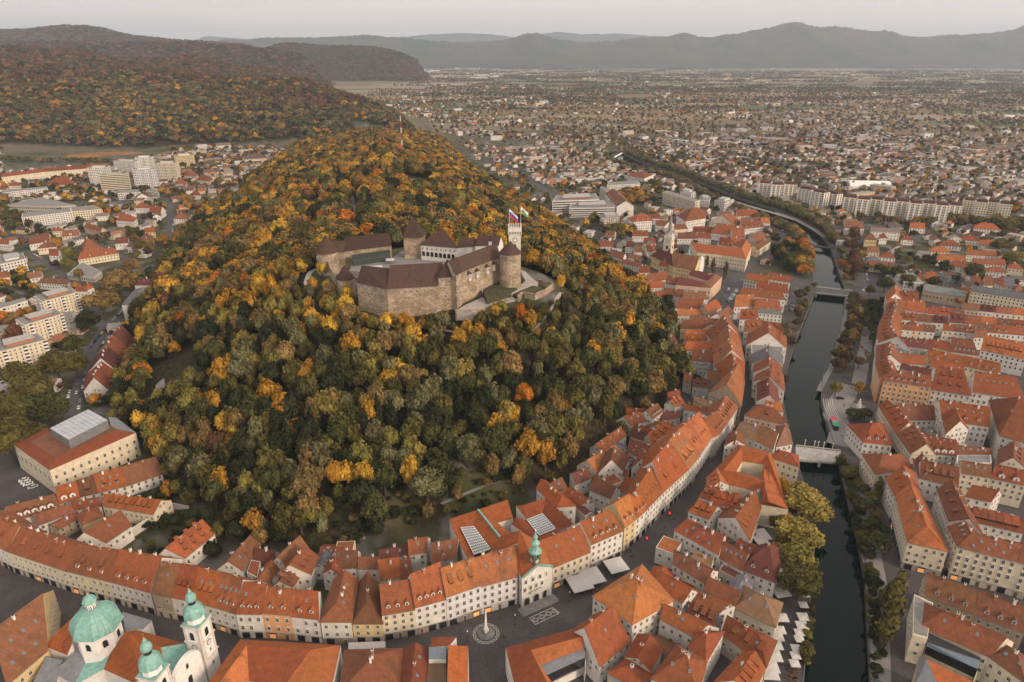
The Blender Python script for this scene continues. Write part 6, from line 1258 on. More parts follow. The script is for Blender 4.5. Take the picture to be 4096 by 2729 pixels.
flats('C4',[(22,235),(442,220),(408,165),(62,182)],18,'upper terraced white office with long window bands','w',5,balc=False,band=True,pent='brick')
blk('E1',[(200,658),(388,655),(240,508),(68,512)],15,'X','w','r','g4','',label='long red-roofed block running back from a white gable end',pitch=30,maxwin=30)
blk('E1',[(405,842),(605,828),(545,765),(325,802)],15,'hip','w','o','g3','',label='white cube of flats with an orange pyramid roof',pitch=22,maxwin=40)
blk('E1',[(1020,835),(1232,800),(1245,735),(915,770)],15,'hip','w','r','k1','',label='big cream school with weathered red hips behind the needle spire',pitch=34,maxwin=30)
blk('E1',[(330,300),(520,330),(622,288),(430,255)],15,'hip','w','r','','',label='office with orange roof rims and a folded grey glass front',pitch=14)
# staggered flats on the right
def stagger(c,p0,p1,q0,n,he0,lab,step=0):
    for i in range(n):
        t0,t1=i/n,(i+.96)/n; a=(p0[0]+(p1[0]-p0[0])*t0,p0[1]+(p1[1]-p0[1])*t0 + (6 if i % 2 else 0)); b=(p0[0]+(p1[0]-p0[0])*t1,p0[1]+(p1[1]-p0[1])*t1 + (6 if i % 2 else 0))
        he=he0 + (2.6 if i % 2 else 0); A_,B_=G(c,*a,he),G(c,*b,he); e=(B_-A_); nn=Vector((-e.y,e.x,0)).normalized()*15
        inv=[A_,B_,B_+nn,A_+nn]
        r=flats(None,inv,he,f"{ORD[i]} {lab}",'c',7,balc=True,pent=None,fin=True)
        ctr=Vector(r.location); L_=[(q.x-ctr.x,q.y-ctr.y) for q in inv]; mb=MB(); P4=[Vector((x*.96,y*.9,he)) for x,y in L_]; top=[p*.8 + Vector((0,0,he*.2+3.4)) for p in P4]
        for k in range(4): mb.face([P4[k],P4[(k+1)%4],top[(k+1)%4],top[k]],0)
        mb.face(top,0); mb.build('mansard_roof',M['roof'],r,color=(.075,.03,.026))
stagger('C5',(548,372),(1478,442),None,9,23,'unit of the long staggered flats with maroon tops')
stagger('C5',(1490,395),(1868,425),None,4,22,'unit of the right staggered flats by the red trees')
stagger('C5',(-120,262),(180,275),None,3,22,'unit of the left staggered flats, rear line')
stagger('C5',(190,300),(492,352),None,3,22,'unit of the left staggered flats, front line')
g=G('C5',725,292,0); r0=empty('sports_hall',g,'white barrel-roofed air dome beyond the staggered flats','sports hall'); mb=MB()
for i in range(10):
    t0,t1=math.pi*i/10,math.pi*(i+1)/10; mb.face([(-34,-16*math.cos(t0),11*math.sin(t0)),(34,-16*math.cos(t0),11*math.sin(t0)),(34,-16*math.cos(t1),11*math.sin(t1)),(-34,-16*math.cos(t1),11*math.sin(t1))][::-1],0)
for s_ in (-34,34): mb.face([(s_,-16*math.cos(math.pi*i/10),11*math.sin(math.pi*i/10)) for i in range(11)][::(1 if s_>0 else -1)],0)
part(mb,'dome_skin','white',r0); r0.rotation_euler.z=-.12
# ------------------------------------------------------------------ trees
def crown_mesh(seed,kind='broad',nleaf=620,leaf=.55):
    r=np.random.default_rng(seed); lobes=[]
    if kind=='broad':
        n=13
        for i in range(n):
            t=2*math.pi*i/n*1.9 + r.uniform(-.4,.4); q=math.sqrt(r.uniform(.05,1)); h=r.uniform(-.55,.75)
            rad=.66*math.sqrt(max(.1,1 - h*h*.75))*q; s=r.uniform(.22,.47)*(1 - .15*max(h,0)); lobes.append((rad*math.cos(t),rad*math.sin(t),h*.62,s,s*r.uniform(.85,1.1)))
        lobes.append((0,0,.1,.55,.62))
    if kind=='tall':
        for i in range(10):
            h=-1 + 2*(i+.5)/10; w=.42*math.sqrt(1-h*h*.85); t=r.uniform(0,6.3); lobes.append((w*.35*math.cos(t),w*.35*math.sin(t),h*1.5,w*r.uniform(.8,1.05),.42))
    if kind=='cone':
        for i in range(8):
            h=i/7; w=.55*(1-h)+.07; lobes.append((r.uniform(-.05,.05),r.uniform(-.05,.05),-1+2.1*h,w,.26))
    V=[]; Fc=[]
    W=np.array([l[3]*l[4] for l in lobes]); W=W/W.sum(); ico=bmesh.new(); bmesh.ops.create_icosphere(ico,subdivisions=1,radius=1)
    iv=[v.co.copy() for v in ico.verts]; ifc=[[v.index for v in f.verts] for f in ico.faces]; ico.free()
    for (x,y,z,s,sz) in lobes:
        b=len(V)
        for v in iv:
            k=.84*r.uniform(.88,1.08); V.append((x+v.x*s*k,y+v.y*s*k,z+v.z*sz*k))
        Fc+=[tuple(b+i for i in f) for f in ifc]
    for li,l in enumerate(lobes):
        m=int(nleaf*W[li])
        for _ in range(m):
            u=r.uniform(-.75,1); t=r.uniform(0,6.283); q=math.sqrt(1-u*u); n_=Vector((q*math.cos(t),q*math.sin(t),u)); p=Vector((l[0]+n_.x*l[3]*r.uniform(.84,1.26),l[1]+n_.y*l[3]*r.uniform(.84,1.26),l[2]+n_.z*l[4]*r.uniform(.84,1.2)))
            if any(((p.x-o[0])/o[3])**2 + ((p.y-o[1])/o[3])**2 + ((p.z-o[2])/o[4])**2<.62 for oi,o in enumerate(lobes) if oi !=li): continue
            nn=(n_ + Vector(r.normal(0,.42,3))).normalized(); a=nn.orthogonal().normalized(); b_=nn.cross(a); an=r.uniform(0,6.28); a,b_=a*math.cos(an)+b_*math.sin(an),b_*math.cos(an)-a*math.sin(an)
            s=leaf*.2*r.uniform(.6,1.25); b0=len(V); up=nn*s*.25
            V+=[tuple(p-a*s),tuple(p-b_*s*.8+up),tuple(p+a*s),tuple(p+b_*s*.8-up)]; Fc.append((b0,b0+1,b0+2,b0+3))
    me=bpy.data.meshes.new('crown'); me.from_pydata([tuple(v) for v in V],[],Fc); me.materials.append(M['leaf']); me.update(); return me
CROWN=[crown_mesh(100+i,'broad',950,.56) for i in range(9)]; BIG=[crown_mesh(200+i,'broad',2600,.34) for i in range(3)]
TALL=[crown_mesh(300+i,'tall',900,.5) for i in range(2)]; CONE=[crown_mesh(400,'cone',500,.6)]; LOW=[crown_mesh(500+i,'broad',90,1.3) for i in range(4)]
TCONE=[crown_mesh(401,'cone',80,1.2)]
tm=MB(); tm.beam((0,0,-.05),(0,0,.55),.045,0,6,.026)
for t in range(4): tm.beam((0,0,.32),(.18*math.cos(t*1.6+.3),.18*math.sin(t*1.6+.3),.66),.02,0,4,.01)
TRUNK=tm.mesh('trunk',[M['bark']])
TC=dict(straw=(.25,.19,.045),olive=(.092,.078,.021),green=(.056,.058,.018),grey=(.125,.115,.052),dark=(.026,.030,.012),gold=(.34,.175,.024),yellow=(.46,.27,.036),orange=(.36,.125,.015),rust=(.14,.062,.030),tan=(.18,.118,.042),red=(.19,.028,.018),lime=(.165,.138,.034),brown=(.078,.046,.026),willow=(.135,.125,.06))
CN=dict(straw='straw yellow',olive='olive green',green='green',grey='grey-green',dark='dark green',gold='golden',yellow='yellow',orange='bright orange',rust='rust brown',tan='tan',red='deep red',lime='lime green',brown='brown',willow='pale willow green')
NT=[0]
def tree(x,y,h,w,col,label,group=None,kind='broad',z=None,big=False,name='broadleaf_tree',var=.16):
    rnd=random.Random(int(x*37 + y*91)); z=ez(x,y) if z is None else z; NT[0]+=1
    root=empty(name,(x,y,z),label,'tree',group,rnd.uniform(0,6.28)); c=TC[col]; j=rnd.uniform(1-var,1+var); c=(c[0]*j*rnd.uniform(.94,1.06),c[1]*j,c[2]*j)
    me=rnd.choice(BIG if (big and kind=='broad') else {'broad':CROWN,'tall':TALL,'cone':CONE}[kind])
    if kind=='broad': inst('crown',me,root,(0,0,h*.60),0,(w/2*1.05,w/2*1.05,h*.46),color=c)
    elif kind=='tall': inst('crown',me,root,(0,0,h*.54),0,(w,w,h*.30),color=c)
    else: inst('crown',me,root,(0,0,h*.52),0,(w*.9,w*.9,h*.47),color=c)
    inst('trunk',TRUNK,root,(0,0,0),0,(h*.9,h*.9,h*.95)); TREES.append((x,y,w*.5)); return root
TREES=[]
def ptree(c,px,py,h,w,col,where,kind='broad',big=False,zt=None,ground=None):
    """tree sighted at the centre of its crown"""
    zz=ground if ground is not None else 0.0
    for _ in range(6):
        p=G(c,px,py,zz + h*.6); z2=ez(p.x,p.y) if ground is None else ground
        zz=z2*.6 + zz*.4
    tn={'broad':'broadleaf_tree','tall':'poplar_tree','cone':'conifer_tree'}[kind]
    return tree(p.x,p.y,h,w,col,uniq(f"{CN[col]} {'poplar' if kind=='tall' else 'conifer' if kind=='cone' else 'tree'} {where}"),None,kind,z2,big,tn,.08)
# trees one can single out in the photograph
P_TREES=[
 ('P',708,1105,24,19,'tan','with a broad rounded crown above the rear roofs','broad',1),('P',838,1092,19,13,'yellow','right of the broad tan crown at the wood foot','broad',1),('P',886,1085,16,10,'orange','beside the yellow one at the wood foot','broad',1),
 ('P',768,1085,17,11,'gold','squeezed behind the broad tan crown','broad',1),('P',980,1110,24,19,'grey','filling the wood foot above the mossy roofs','broad',1),('P',1203,905,18,13,'orange','alone among green crowns on the front slope','broad',1),
 ('P',940,865,20,15,'tan','standing above darker crowns mid slope','broad',1),('P',702,862,17,12,'gold','in the dark left part of the front slope','broad',1),('P',645,685,15,9,'gold','below the left castle tower','broad',1),
 ('P',740,632,13,8,'yellow','hugging the left castle towers','broad',0),('P',655,628,19,16,'gold','left of the castle on the ridge shoulder','broad',1),('P',932,738,15,12,'gold','just below the castle wall by the path','broad',1),
 ('P',1197,708,14,9,'orange','beside the castle terrace','broad',0),('P',1288,678,11,7,'yellow','at the rampart corner','broad',0),('P',1108,735,16,11,'olive','below the castle terrace','broad',0),
 ('P',1135,780,16,10,'tan','under the terrace parapet','broad',0),('P',1242,600,17,14,'lime','right of the lookout tower','broad',1),('P',893,1005,18,12,'lime','low on the front slope','broad',1),('P',978,960,12,7,'gold','small and bright low on the slope','broad',0),
 ('P',570,985,12,9,'gold','in the dark lower left wood','broad',0),('P',478,1063,13,9,'orange','near the garden houses','broad',0),('P',485,1122,13,10,'tan','above the garden wing','broad',0),('P',332,938,13,9,'orange','beside the wooden hillside pavilion','broad',1),
 ('P',305,905,14,9,'lime','left of the hillside pavilion','broad',0),('P',318,862,12,10,'orange','above the hillside pavilion','broad',0),('P',400,800,12,8,'gold','on the left hill flank above the street','broad',0),('P',328,775,20,12,'yellow','at the street wall on the left flank','broad',1),
 ('P',620,800,15,11,'tan','mid slope below the left castle corner','broad',0),('P',760,700,16,11,'lime','below the small round corner tower','broad',0),('P',1060,480,15,12,'gold','behind the white castle palace','broad',1),('P',975,490,16,13,'gold','behind the gatehouse tower','broad',1),
 ('P',1030,430,15,12,'rust','on the ridge behind the castle','broad',0),('P',955,385,16,12,'gold','near the mast on the ridge','broad',1),('P',870,395,16,12,'gold','left of the mast on the ridge','broad',1),('P',870,470,20,13,'grey','by the castle approach road','broad',1),
 ('P',780,415,17,12,'olive','left of the saddle road','broad',0),('P',1148,800,14,9,'gold','on the right part of the front slope','broad',0),('P',1330,625,17,13,'gold','on the right hill shoulder','broad',1),('P',1370,690,18,13,'lime','lower on the right shoulder','broad',1),
 ('P',1075,1030,20,15,'grey','above the retaining wall','broad',1),('P',1530,695,19,15,'dark','standing tall among the upper street roofs','broad',1),('P',1570,800,11,9,'gold','beside the white gabled house on the hill foot','broad',1),
 ('P',1850,1150,19,25,'straw','first in the riverside clump below the bridge','broad',1),('P',1838,1222,18,22,'straw','second in the riverside clump below the bridge','broad',1),('P',1828,1278,17,20,'lime','third in the riverside clump below the bridge','broad',1),('P',1840,1335,17,21,'olive','last in the riverside clump below the bridge','broad',1),('P',1880,1180,13,13,'straw','hanging over the water below the bridge','broad',0),
 ('P',1855,1490,9,6,'olive','small by the lowest riverside parasols','broad',0),
 ('P',1952,1085,11,9,'olive','at the right bridge head','broad',0),('P',1990,1160,11,9,'green','on the right promenade below the bridge','broad',0),('P',2000,1205,10,8,'green','third on the right promenade','broad',0),('P',2015,1245,11,11,'green','leafy and wide on the right promenade','broad',0),('P',2020,1120,14,4,'olive','thin beside the cream house by the bridge','tall',0),
 ('P',1922,890,11,9,'lime','on the round terrace by the fountain','broad',1),('P',1975,890,12,8,'gold','left of the orange hotel','broad',1),('P',1965,950,9,11,'green','low and wide behind the fountain','broad',0),('P',1990,948,9,9,'green','low beside the fountain hedge','broad',0),
 ('P',1945,820,14,11,'brown','on the bank lawn opposite the orange hotel','broad',1),('P',1958,775,15,11,'tan','on the bank lawn upstream','broad',1),('P',1965,720,12,9,'brown','third on the bank lawn','broad',0),('P',1975,830,10,8,'tan','behind the bank lawn','broad',0),
 ('P',2005,700,14,8,'dark','in the avenue row','broad',0),('P',2005,745,13,8,'dark','lower in the avenue row','broad',0),('P',2000,665,12,9,'green','at the top of the avenue row','broad',0),
 ('P',1838,675,12,9,'green','at the far bridge head on the left','broad',0),('P',1962,680,12,10,'green','at the far bridge head on the right','broad',0),('P',2035,650,17,18,'green','big one by the far bridge','broad',1),('P',2085,645,17,17,'olive','second big one by the far bridge','broad',1),
 ('P',1840,560,17,9,'orange','on the far left bank','broad',0),('P',1860,600,16,10,'gold','on the left bank above the far bridge','broad',1),('P',1815,600,18,13,'olive','in the small park by the river','broad',1),('P',1783,575,18,13,'dark','in the small park by the school','broad',1),('P',1935,575,15,13,'willow','drooping over the river bend','broad',1),('P',1933,603,10,8,'orange','small on the river bend lawn','broad',0),
 ('P',1960,585,16,9,'brown','first of the avenue beyond the far bridge','tall',0),('P',1965,620,18,9,'brown','second of the avenue beyond the far bridge','tall',0),('P',1958,540,16,9,'brown','third of the avenue beyond the far bridge','tall',0),
 ('P',2232,692,9,10,'orange','behind the dark-roofed long school','broad',0),('P',2200,690,9,9,'orange','among red roofs before the long school','broad',0),('P',2285,692,10,11,'gold','before the cream long school','broad',0),
 ('P',75,895,26,34,'olive','huge between apartment blocks and the theatre','broad',1),('P',128,835,24,28,'olive','behind the huge one near the apartments','broad',1),('P',35,1000,25,32,'olive','huge at the left edge by the parking square','broad',1),('P',165,790,19,19,'green','beside the left street','broad',1),
 ('P',272,645,24,30,'tan','broad one in the left valley','broad',1),('P',232,690,24,30,'tan','second broad one in the left valley','broad',1),('P',200,735,22,24,'dark','by the street curve in the left valley','broad',1),('P',155,578,15,11,'lime','by the yellow villas','broad',1),('P',380,675,16,13,'lime','beside the pale house with a grey roof','broad',1),
 ('P',180,628,14,10,'tan','next to the low grey hall','broad',0),('P',248,485,13,8,'orange','at the valley road','broad',0),('P',548,413,12,8,'orange','alone on the valley lawn','broad',0),('P',218,915,10,8,'gold','in front of the white gabled street house','broad',0),
 ('P',1645,530,14,10,'lime','in the roofs behind the spired church','broad',1),('P',1537,585,15,4,'olive','left of the needle spire church front','tall',0),
 ('P',1640,608,16,5,'olive','first beside the church gable','tall',0),('P',1668,618,18,5,'olive','second beside the church gable','tall',0),('P',1625,600,14,4,'olive','small behind the church','tall',0),
 ('P',800,600,10,9,'tan','round in the castle courtyard','broad',0),
 ('P',882,558,12,5,'dark','in the castle courtyard','cone',0),
 ('P',110,930,24,28,'green','filling the gap below the second apartment block','broad',1),('P',45,860,25,26,'olive','at the foot of the nearest apartment block','broad',1),('P',170,835,19,20,'olive','overhanging the left street','broad',1),('P',5,945,24,28,'olive','cut by the left frame edge','broad',1),
 ('P',300,610,18,18,'tan','third broad one in the left valley','broad',1),('P',35,765,18,17,'rust','left of the second apartment block','broad',1),('P',155,605,16,16,'lime','by the orange-roofed school','broad',1),('P',2062,628,16,16,'green','third big one by the far bridge','broad',1),
 ('P',2240,620,18,20,'olive','great one before the maroon flats','broad',1),('P',2300,560,19,22,'olive','great one at the right edge','broad',1),('P',2330,590,18,20,'lime','second great one at the right edge','broad',1),('P',330,850,14,13,'orange','spreading above the hillside pavilion','broad',1),
]
# ------------------------------------------------------------------ streets, bridges, small things
M['asph']=simple('asphalt',(.085,.078,.08),.95,.1,.15,.2); M['prom']=simple('pale_paving',(.20,.185,.18),.9,.2,.12,.5); M['line']=simple('road_marking_paint',(.55,.53,.5),.8)
ROADLINES=[]
M['field']=simple('rust_brown_field',(.22,.11,.04),.95,.1,.3,.02); M['grass']=simple('meadow_grass',(.075,.075,.035),.95,.1,.3,.02)
for q_,m_ in ((((150,357),(215,350),(300,348),(335,352),(240,360),(160,364)),'field'),(((0,352),(130,350),(140,358),(0,366)),'grass'),(((330,346),(410,330),(430,338),(345,356)),'grass')):
    mb=MB(); mb.face([G('P',x,y,.02 if m_=='field' else .03) for x,y in q_][::-1],0); tag(mb.build('field',M[m_]),kind='structure')
def road(c,pts,w,mat='asph',z=0.0,zo=.03,drape=False,name='road',dash=False):
    P_=[G(c,x,y,z) for x,y in pts]; P2_=[]
    for i in range(len(P_)-1):
        n=max(1,int((P_[i+1]-P_[i]).length/6)); P2_+=[P_[i].lerp(P_[i+1],k/n) for k in range(n)]
    P2_.append(P_[-1]); ROADLINES.append(([(p.x,p.y) for p in P_],w)); n=len(P2_)
    if drape:
        zz=elev(np.array([p.x for p in P2_]),np.array([p.y for p in P2_]))
        for p,q in zip(P2_,zz): p.z=q + .35
    else:
        for p in P2_: p.z=z + zo
    mb=MB(); Lf=[]; Rt=[]
    for i,p in enumerate(P2_):
        d=(P2_[min(n-1,i+1)] - P2_[max(0,i-1)]); d.z=0; d.normalize(); m=Vector((-d.y,d.x,0)); Lf.append(p + m*w/2); Rt.append(p - m*w/2)
    for i in range(n-1): mb.face([Rt[i],Rt[i+1],Lf[i+1],Lf[i]],0)
    tag(mb.build(name,M[mat]),kind='structure')
    if dash:
        mb=MB()
        for i in range(0,n-1,2):
            d=(P2_[i+1]-P2_[i]).normalized(); m=Vector((-d.y,d.x,0))*.12; a,b=P2_[i] + Vector((0,0,.012)),P2_[i] + d*2.6 + Vector((0,0,.012)); mb.face([a-m,b-m,b+m,a+m],0)
        tag(mb.build('road_marking',M['line']),kind='structure')
road('P',[(120,1010),(165,960),(185,880),(205,810),(238,760),(268,725),(300,695),(345,655),(375,600),(390,540),(395,490),(388,455)],9,'asph')
road('P',[(0,945),(60,990),(120,1010)],8,'asph',zo=.035); road('P',[(0,600),(60,575),(130,620),(170,655),(215,705),(238,760)],7,'asph',zo=.036); road('P',[(375,640),(330,620),(250,570),(180,545),(95,560),(0,530)],6,'asph',zo=.037); road('P',[(395,490),(330,500),(285,470),(270,440)],7,'asph',zo=.038)
road('P',[(0,342),(120,346),(250,345),(330,338),(420,345)],7,'asph',zo=.04); road('P',[(990,325),(995,315),(988,300),(975,285)],14,'asph',zo=.04); road('P',[(990,325),(1020,345),(1100,360),(1200,400),(1300,470),(1330,500),(1400,540)],12,'asph',zo=.041)
road('C5',[(660,1568),(690,1400),(700,1250),(715,1150),(700,1040),(690,900),(670,780),(650,690),(600,640)],9,'asph',dash=True)
road('C5',[(160,1085),(320,1105),(590,1135),(740,1160)],11,'asph',zo=.045,dash=True); road('C4',[(1480,880),(1620,905),(1760,895)],10,'asph',zo=.05); road('C4',[(1570,1180),(1620,1060),(1680,960),(1700,900),(1780,820),(1850,700)],9,'asph',zo=.042)
road('C4',[(2140,1250),(2200,1080),(2210,980),(2180,800),(2120,650),(2060,540),(1980,470)],9,'asph',zo=.043)
road('B3',[(150,690),(185,620),(240,520),(280,400),(330,240),(350,90),(370,-60)],3.4,'prom',zo=.046,name='pavement'); road('B3',[(450,640),(480,480),(510,330),(530,180),(545,40)],9,'prom',zo=.047,name='pavement')
road('B3',[(300,1100),(330,1000),(270,880),(320,760),(400,650)],14,'prom',zo=.048,name='pavement'); road('A5',[(610,1560),(605,1200),(600,950),(590,800),(560,640),(540,420),(490,220),(450,60)],7,'prom',zo=.049,name='pavement')
road('P',[(1815,1568),(1840,1480),(1848,1420),(1810,1340)],4,'asph',zo=.044,name='pavement')
# the railway-like walk with dark fence along the far channel
road('C4',[(1000,20),(1250,100),(1500,190),(1750,270),(2000,340),(2240,415)],9,'cobble',zo=.05,name='embankment'); road('C5',[(0,490),(150,540),(300,620),(400,690),(500,700)],7,'cobble',zo=.051,name='embankment')
road('P',[(830,560),(822,520),(815,480),(808,430),(800,415)],8,'prom',z=66,drape=True,name='path'); road('P',[(860,728),(920,740),(985,738),(1040,742),(1120,752),(1200,748),(1270,712),(1290,690)],3.2,'pale',z=64,drape=True,name='path'); road('P',[(720,700),(705,660),(712,640),(730,620)],3.5,'pale',z=66,drape=True,name='path')
# bridges
def bridge(q,c,label,col='conc',rail='ivory',lamps=(),arch=True,th=.9,top=.35):
    Q=[G(c,x,y,top) for x,y in q]; o=sum(Q,Vector())/4; root=empty('bridge',(o.x,o.y,0),uniq(label),'bridge'); L_=[p - o for p in Q]; ar=sum(L_[i].x*L_[(i+1)%4].y - L_[(i+1)%4].x*L_[i].y for i in range(4))
    P_=L_ if ar>0 else L_[::-1]; mb=MB(); mb.quadbox([(p.x,p.y) for p in P_],top-th,top+.1,0,bottom=True); part(mb,'deck',col,root)
    for a,b in ((L_[0],L_[1]),(L_[3],L_[2])):
        mb=MB(); a=Vector((a.x,a.y,top)); b=Vector((b.x,b.y,top)); n=max(4,int((b-a).length/1.1))
        for i in range(n+1):
            p=a.lerp(b,i/n); mb.box((p.x,p.y,top),(.22,.22,1.0),0)
        mb.beam(a + Vector((0,0,1.05)),b + Vector((0,0,1.05)),.17,0,4); part(mb,'balustrade',rail,root)
    if arch:
        for t in ((.5,) if arch is True else arch):
            m1,m2=L_[0].lerp(L_[1],t),L_[3].lerp(L_[2],t); mb=MB(); d=(m2-m1).normalized(); mb.box(((m1+m2).x/2,(m1+m2).y/2,-6),(1.4,(m2-m1).length*.9,6.0),0,(d.y,-d.x)); part(mb,'pier','conc',root)
    for k,(x,y) in enumerate(lamps):
        p=G(c,x,y,top) - o; mb=MB(); mb.beam((p.x,p.y,top),(p.x,p.y,top+4.4),.2,0,8,.17); mb.box((p.x,p.y,top+4.4),(.7,.7,.25),0); mb.lathe((p.x,p.y,top+4.6),[(.1,0),(.34,.3),(.1,.65)],8,0); part(mb,'column','ivory',root)
    return root
bridge([(-25,1108),(312,1148),(345,1238),(-25,1212)],'B3','pale stone footbridge with round-topped columns by the white corner house',lamps=[(40,1112),(112,1122),(140,1125),(182,1130),(250,1138),(75,1190),(140,1200),(210,1212),(285,1222)])
bridge([(318,1078),(604,1108),(580,1152),(320,1125)],'C5','wide road bridge between the two leafy banks','asph',arch=(.02,.98))
bridge([(268,742),(470,765),(470,778),(268,755)],'C5','thin dark footbridge at the river bend','dark','dark',arch=(.03,.97))
# obelisk fountain
o=G('A3',462,1200,0); ob=empty('obelisk_fountain',(o.x,o.y,0),uniq('white obelisk fountain on round steps inside a patterned paving ring'),'fountain')
mb=MB(); n=40
for r0_,r1_ in ((5.3,5.15),(4.35,4.2)):
    for i in range(n):
        a0,a1=2*math.pi*i/n,2*math.pi*(i+1)/n; mb.face([(r*math.cos(a),r*math.sin(a),.03) for r,a in ((r0_,a0),(r0_,a1),(r1_,a1),(r1_,a0))],0)
for i in range(16):
    a0,a1,a2=2*math.pi*i/16,2*math.pi*(i+.5)/16,2*math.pi*(i+1)/16; A_,B_,C_=[(r*math.cos(a),r*math.sin(a)) for r,a in ((4.35,a0),(5.15,a1),(4.35,a2))]
    for p,q in ((A_,B_),(B_,C_)):
        d=Vector((q[0]-p[0],q[1]-p[1])).normalized()*.07; mb.face([(p[0]-d.y,p[1]+d.x,.034),(p[0]+d.y,p[1]-d.x,.034),(q[0]+d.y,q[1]-d.x,.034),(q[0]-d.y,q[1]+d.x,.034)],0)
part(mb,'paving_ring','ivory',ob)
for k,(r,z0_,z1_) in enumerate(((3.5,0,.2),(3.1,.2,.4),(2.7,.4,.6))):
    mb=MB(); mb.lathe((0,0,z0_),[(r,0),(r,z1_-z0_)],24,0); part(mb,'step','gravel',ob)
mb=MB(); mb.lathe((0,0,.6),[(2.1,0),(2.3,.7),(2.1,.75),(1.9,.55)],3,0,.5); part(mb,'basin','gravel',ob)
mb=MB()
for a in (0.4,2.5,4.6): mb.lathe((.75*math.cos(a),.75*math.sin(a),.8),[(.45,0),(.5,.6),(.28,1.3),(.3,1.7),(.05,2.0)],8,0)
o_=part(mb,'river_figure','white',ob); o_['kind']='stuff'
mb=MB(); mb.quadbox([(-.7,-.7),(.7,-.7),(.7,.7),(-.7,.7)],.6,3.2); b0=len(mb.v); s0,s1,zt=.52,.22,max(9.5,HG('A3',460,1032,o))
for s_,z in ((s0,3.2),(s1,zt-.8)):
    for x,y in ((-1,-1),(1,-1),(1,1),(-1,1)): mb.vert((x*s_,y*s_,z))
for i in range(4): j=(i+1)%4; mb.f.append((b0+i,b0+j,b0+4+j,b0+4+i)); mb.m.append(0); mb.face([mb.v[b0+4+i],mb.v[b0+4+j],(0,0,zt)],0)
part(mb,'obelisk','white',ob)
# patterned stone carpet before the town hall: outlines set in the cobbles
Q=[G('A3',x,y,.03) for x,y in ((790,1082),(965,1003),(1016,1045),(836,1132))]; mb=MB()
def uv(u,v): p=Q[0].lerp(Q[1],u); q=Q[3].lerp(Q[2],u); return p.lerp(q,v)
def ln(a,b,w=.11):
    A_,B_=uv(*a),uv(*b); d=(B_-A_).normalized(); m=Vector((-d.y,d.x,0))*w; mb.face([A_-m,B_-m,B_+m,A_+m],0)
for a,b in (((0,0),(1,0)),((1,0),(1,1)),((1,1),(0,1)),((0,1),(0,0))): ln(a,b,.13)
for i in range(4):
    c_=.08 + .28*i; 
    for dx,dy in ((.14,.38),(.09,.24)):
        for a,b in (((c_-dx+.04,.5),(c_+.04,.5-dy)),((c_+.04,.5-dy),(c_+dx+.04,.5)),((c_+dx+.04,.5),(c_+.04,.5+dy)),((c_+.04,.5+dy),(c_-dx+.04,.5))): ln((max(.02,min(.98,a[0])),a[1]),(max(.02,min(.98,b[0])),b[1]),.08)
tag(mb.build('patterned_paving',M['ivory']),kind='structure')
# canopies and parasols
def parasol_mesh(flat=.16):
    mb=MB(); n=8; r=.5; ring=[(-.5,-.5),(0,-.5),(.5,-.5),(.5,0),(.5,.5),(0,.5),(-.5,.5),(-.5,0)]; t=(0,0,1+flat)
    for i in range(n):
        a,b=ring[i],ring[(i+1)%n]; mb.face([(a[0],a[1],1),(b[0],b[1],1),t],0); mb.face([(a[0],a[1],1),(a[0],a[1],.93),(b[0],b[1],.93),(b[0],b[1],1)],0); mb.face([(b[0],b[1],.99),(a[0],a[1],.99),(0,0,.98+flat)],0)
    return mb.mesh('parasol_canopy',[M['canvas']])
ME['pc']=parasol_mesh(); mb=MB(); mb.beam((0,0,0),(0,0,1.1),.02,0,6); mb.box((0,0,0),(.14,.14,.04)); ME['pp']=mb.mesh('parasol_pole',[M['dark']])
mb=MB(); mb.box((0,0,.35),(.7,.7,.05)); mb.beam((0,0,0),(0,0,.36),.04,0,4)
for dx,dy in ((.65,0),(-.65,0),(0,.65),(0,-.65)):
    mb.box((dx,dy,.24),(.36,.36,.04)); mb.box((dx*1.27,dy*1.27,.24),(.1+.26*abs(dy>0 or dy<0),.1+.26*abs(dx>0 or dx<0),.35)); 
ME['tab']=mb.mesh('table_set',[M['wood']])
def parasol(c,x,y,s,rz,lab,grp,asp=1.0,h=2.9,tables=True):
    p=G(c,x,y,h); r=empty('parasol',(p.x,p.y,.05),uniq(lab),'parasol',grp,rz); inst('canopy',ME['pc'],r,(0,0,0),0,(s,s*asp,h)); inst('pole',ME['pp'],r,(0,0,0),0,(h*.8,h*.8,h))
gU='white parasols of the riverside cafes'
RIGHTC=[(1356,898,4.6),(1350,982,4.2),(1348,1072,5.2),(1340,1138,5.4),(1318,1190,4.2),(1320,1240,4.2),(1298,1312,4.6),(1290,1365,4.2),(1284,1425,4.2)]
for i,(x,y,s) in enumerate(RIGHTC): parasol('A4',x,y,s*.84,-.06,f"white parasol at the water's edge, {ORD[i]} from the leafy clump downwards",gU)
LEFTC=[(1188,1078,5.6),(1172,1172,5.0),(1152,1222,5.6),(1150,1290,5.0),(1128,1368,6.6),(1098,1448,7.2),(1098,1500,7.0)]
for i,(x,y,s) in enumerate(LEFTC): parasol('A4',x,y,s*.84,-.06,f"white parasol on the house side of the quay, {ORD[i]} below the maroon hip",gU)
for i,(x,y,s) in enumerate([(1172,760,6.5),(1165,865,6.5),(1040,450,6),(1035,500,6),(1240,312,5),(1212,600,5.5),(1200,655,5.5)]): parasol('A4',x,y,s,.2,f"white cafe parasol half hidden by the riverside trees, {ORD[i]} of the scattered ones",gU,1.4)
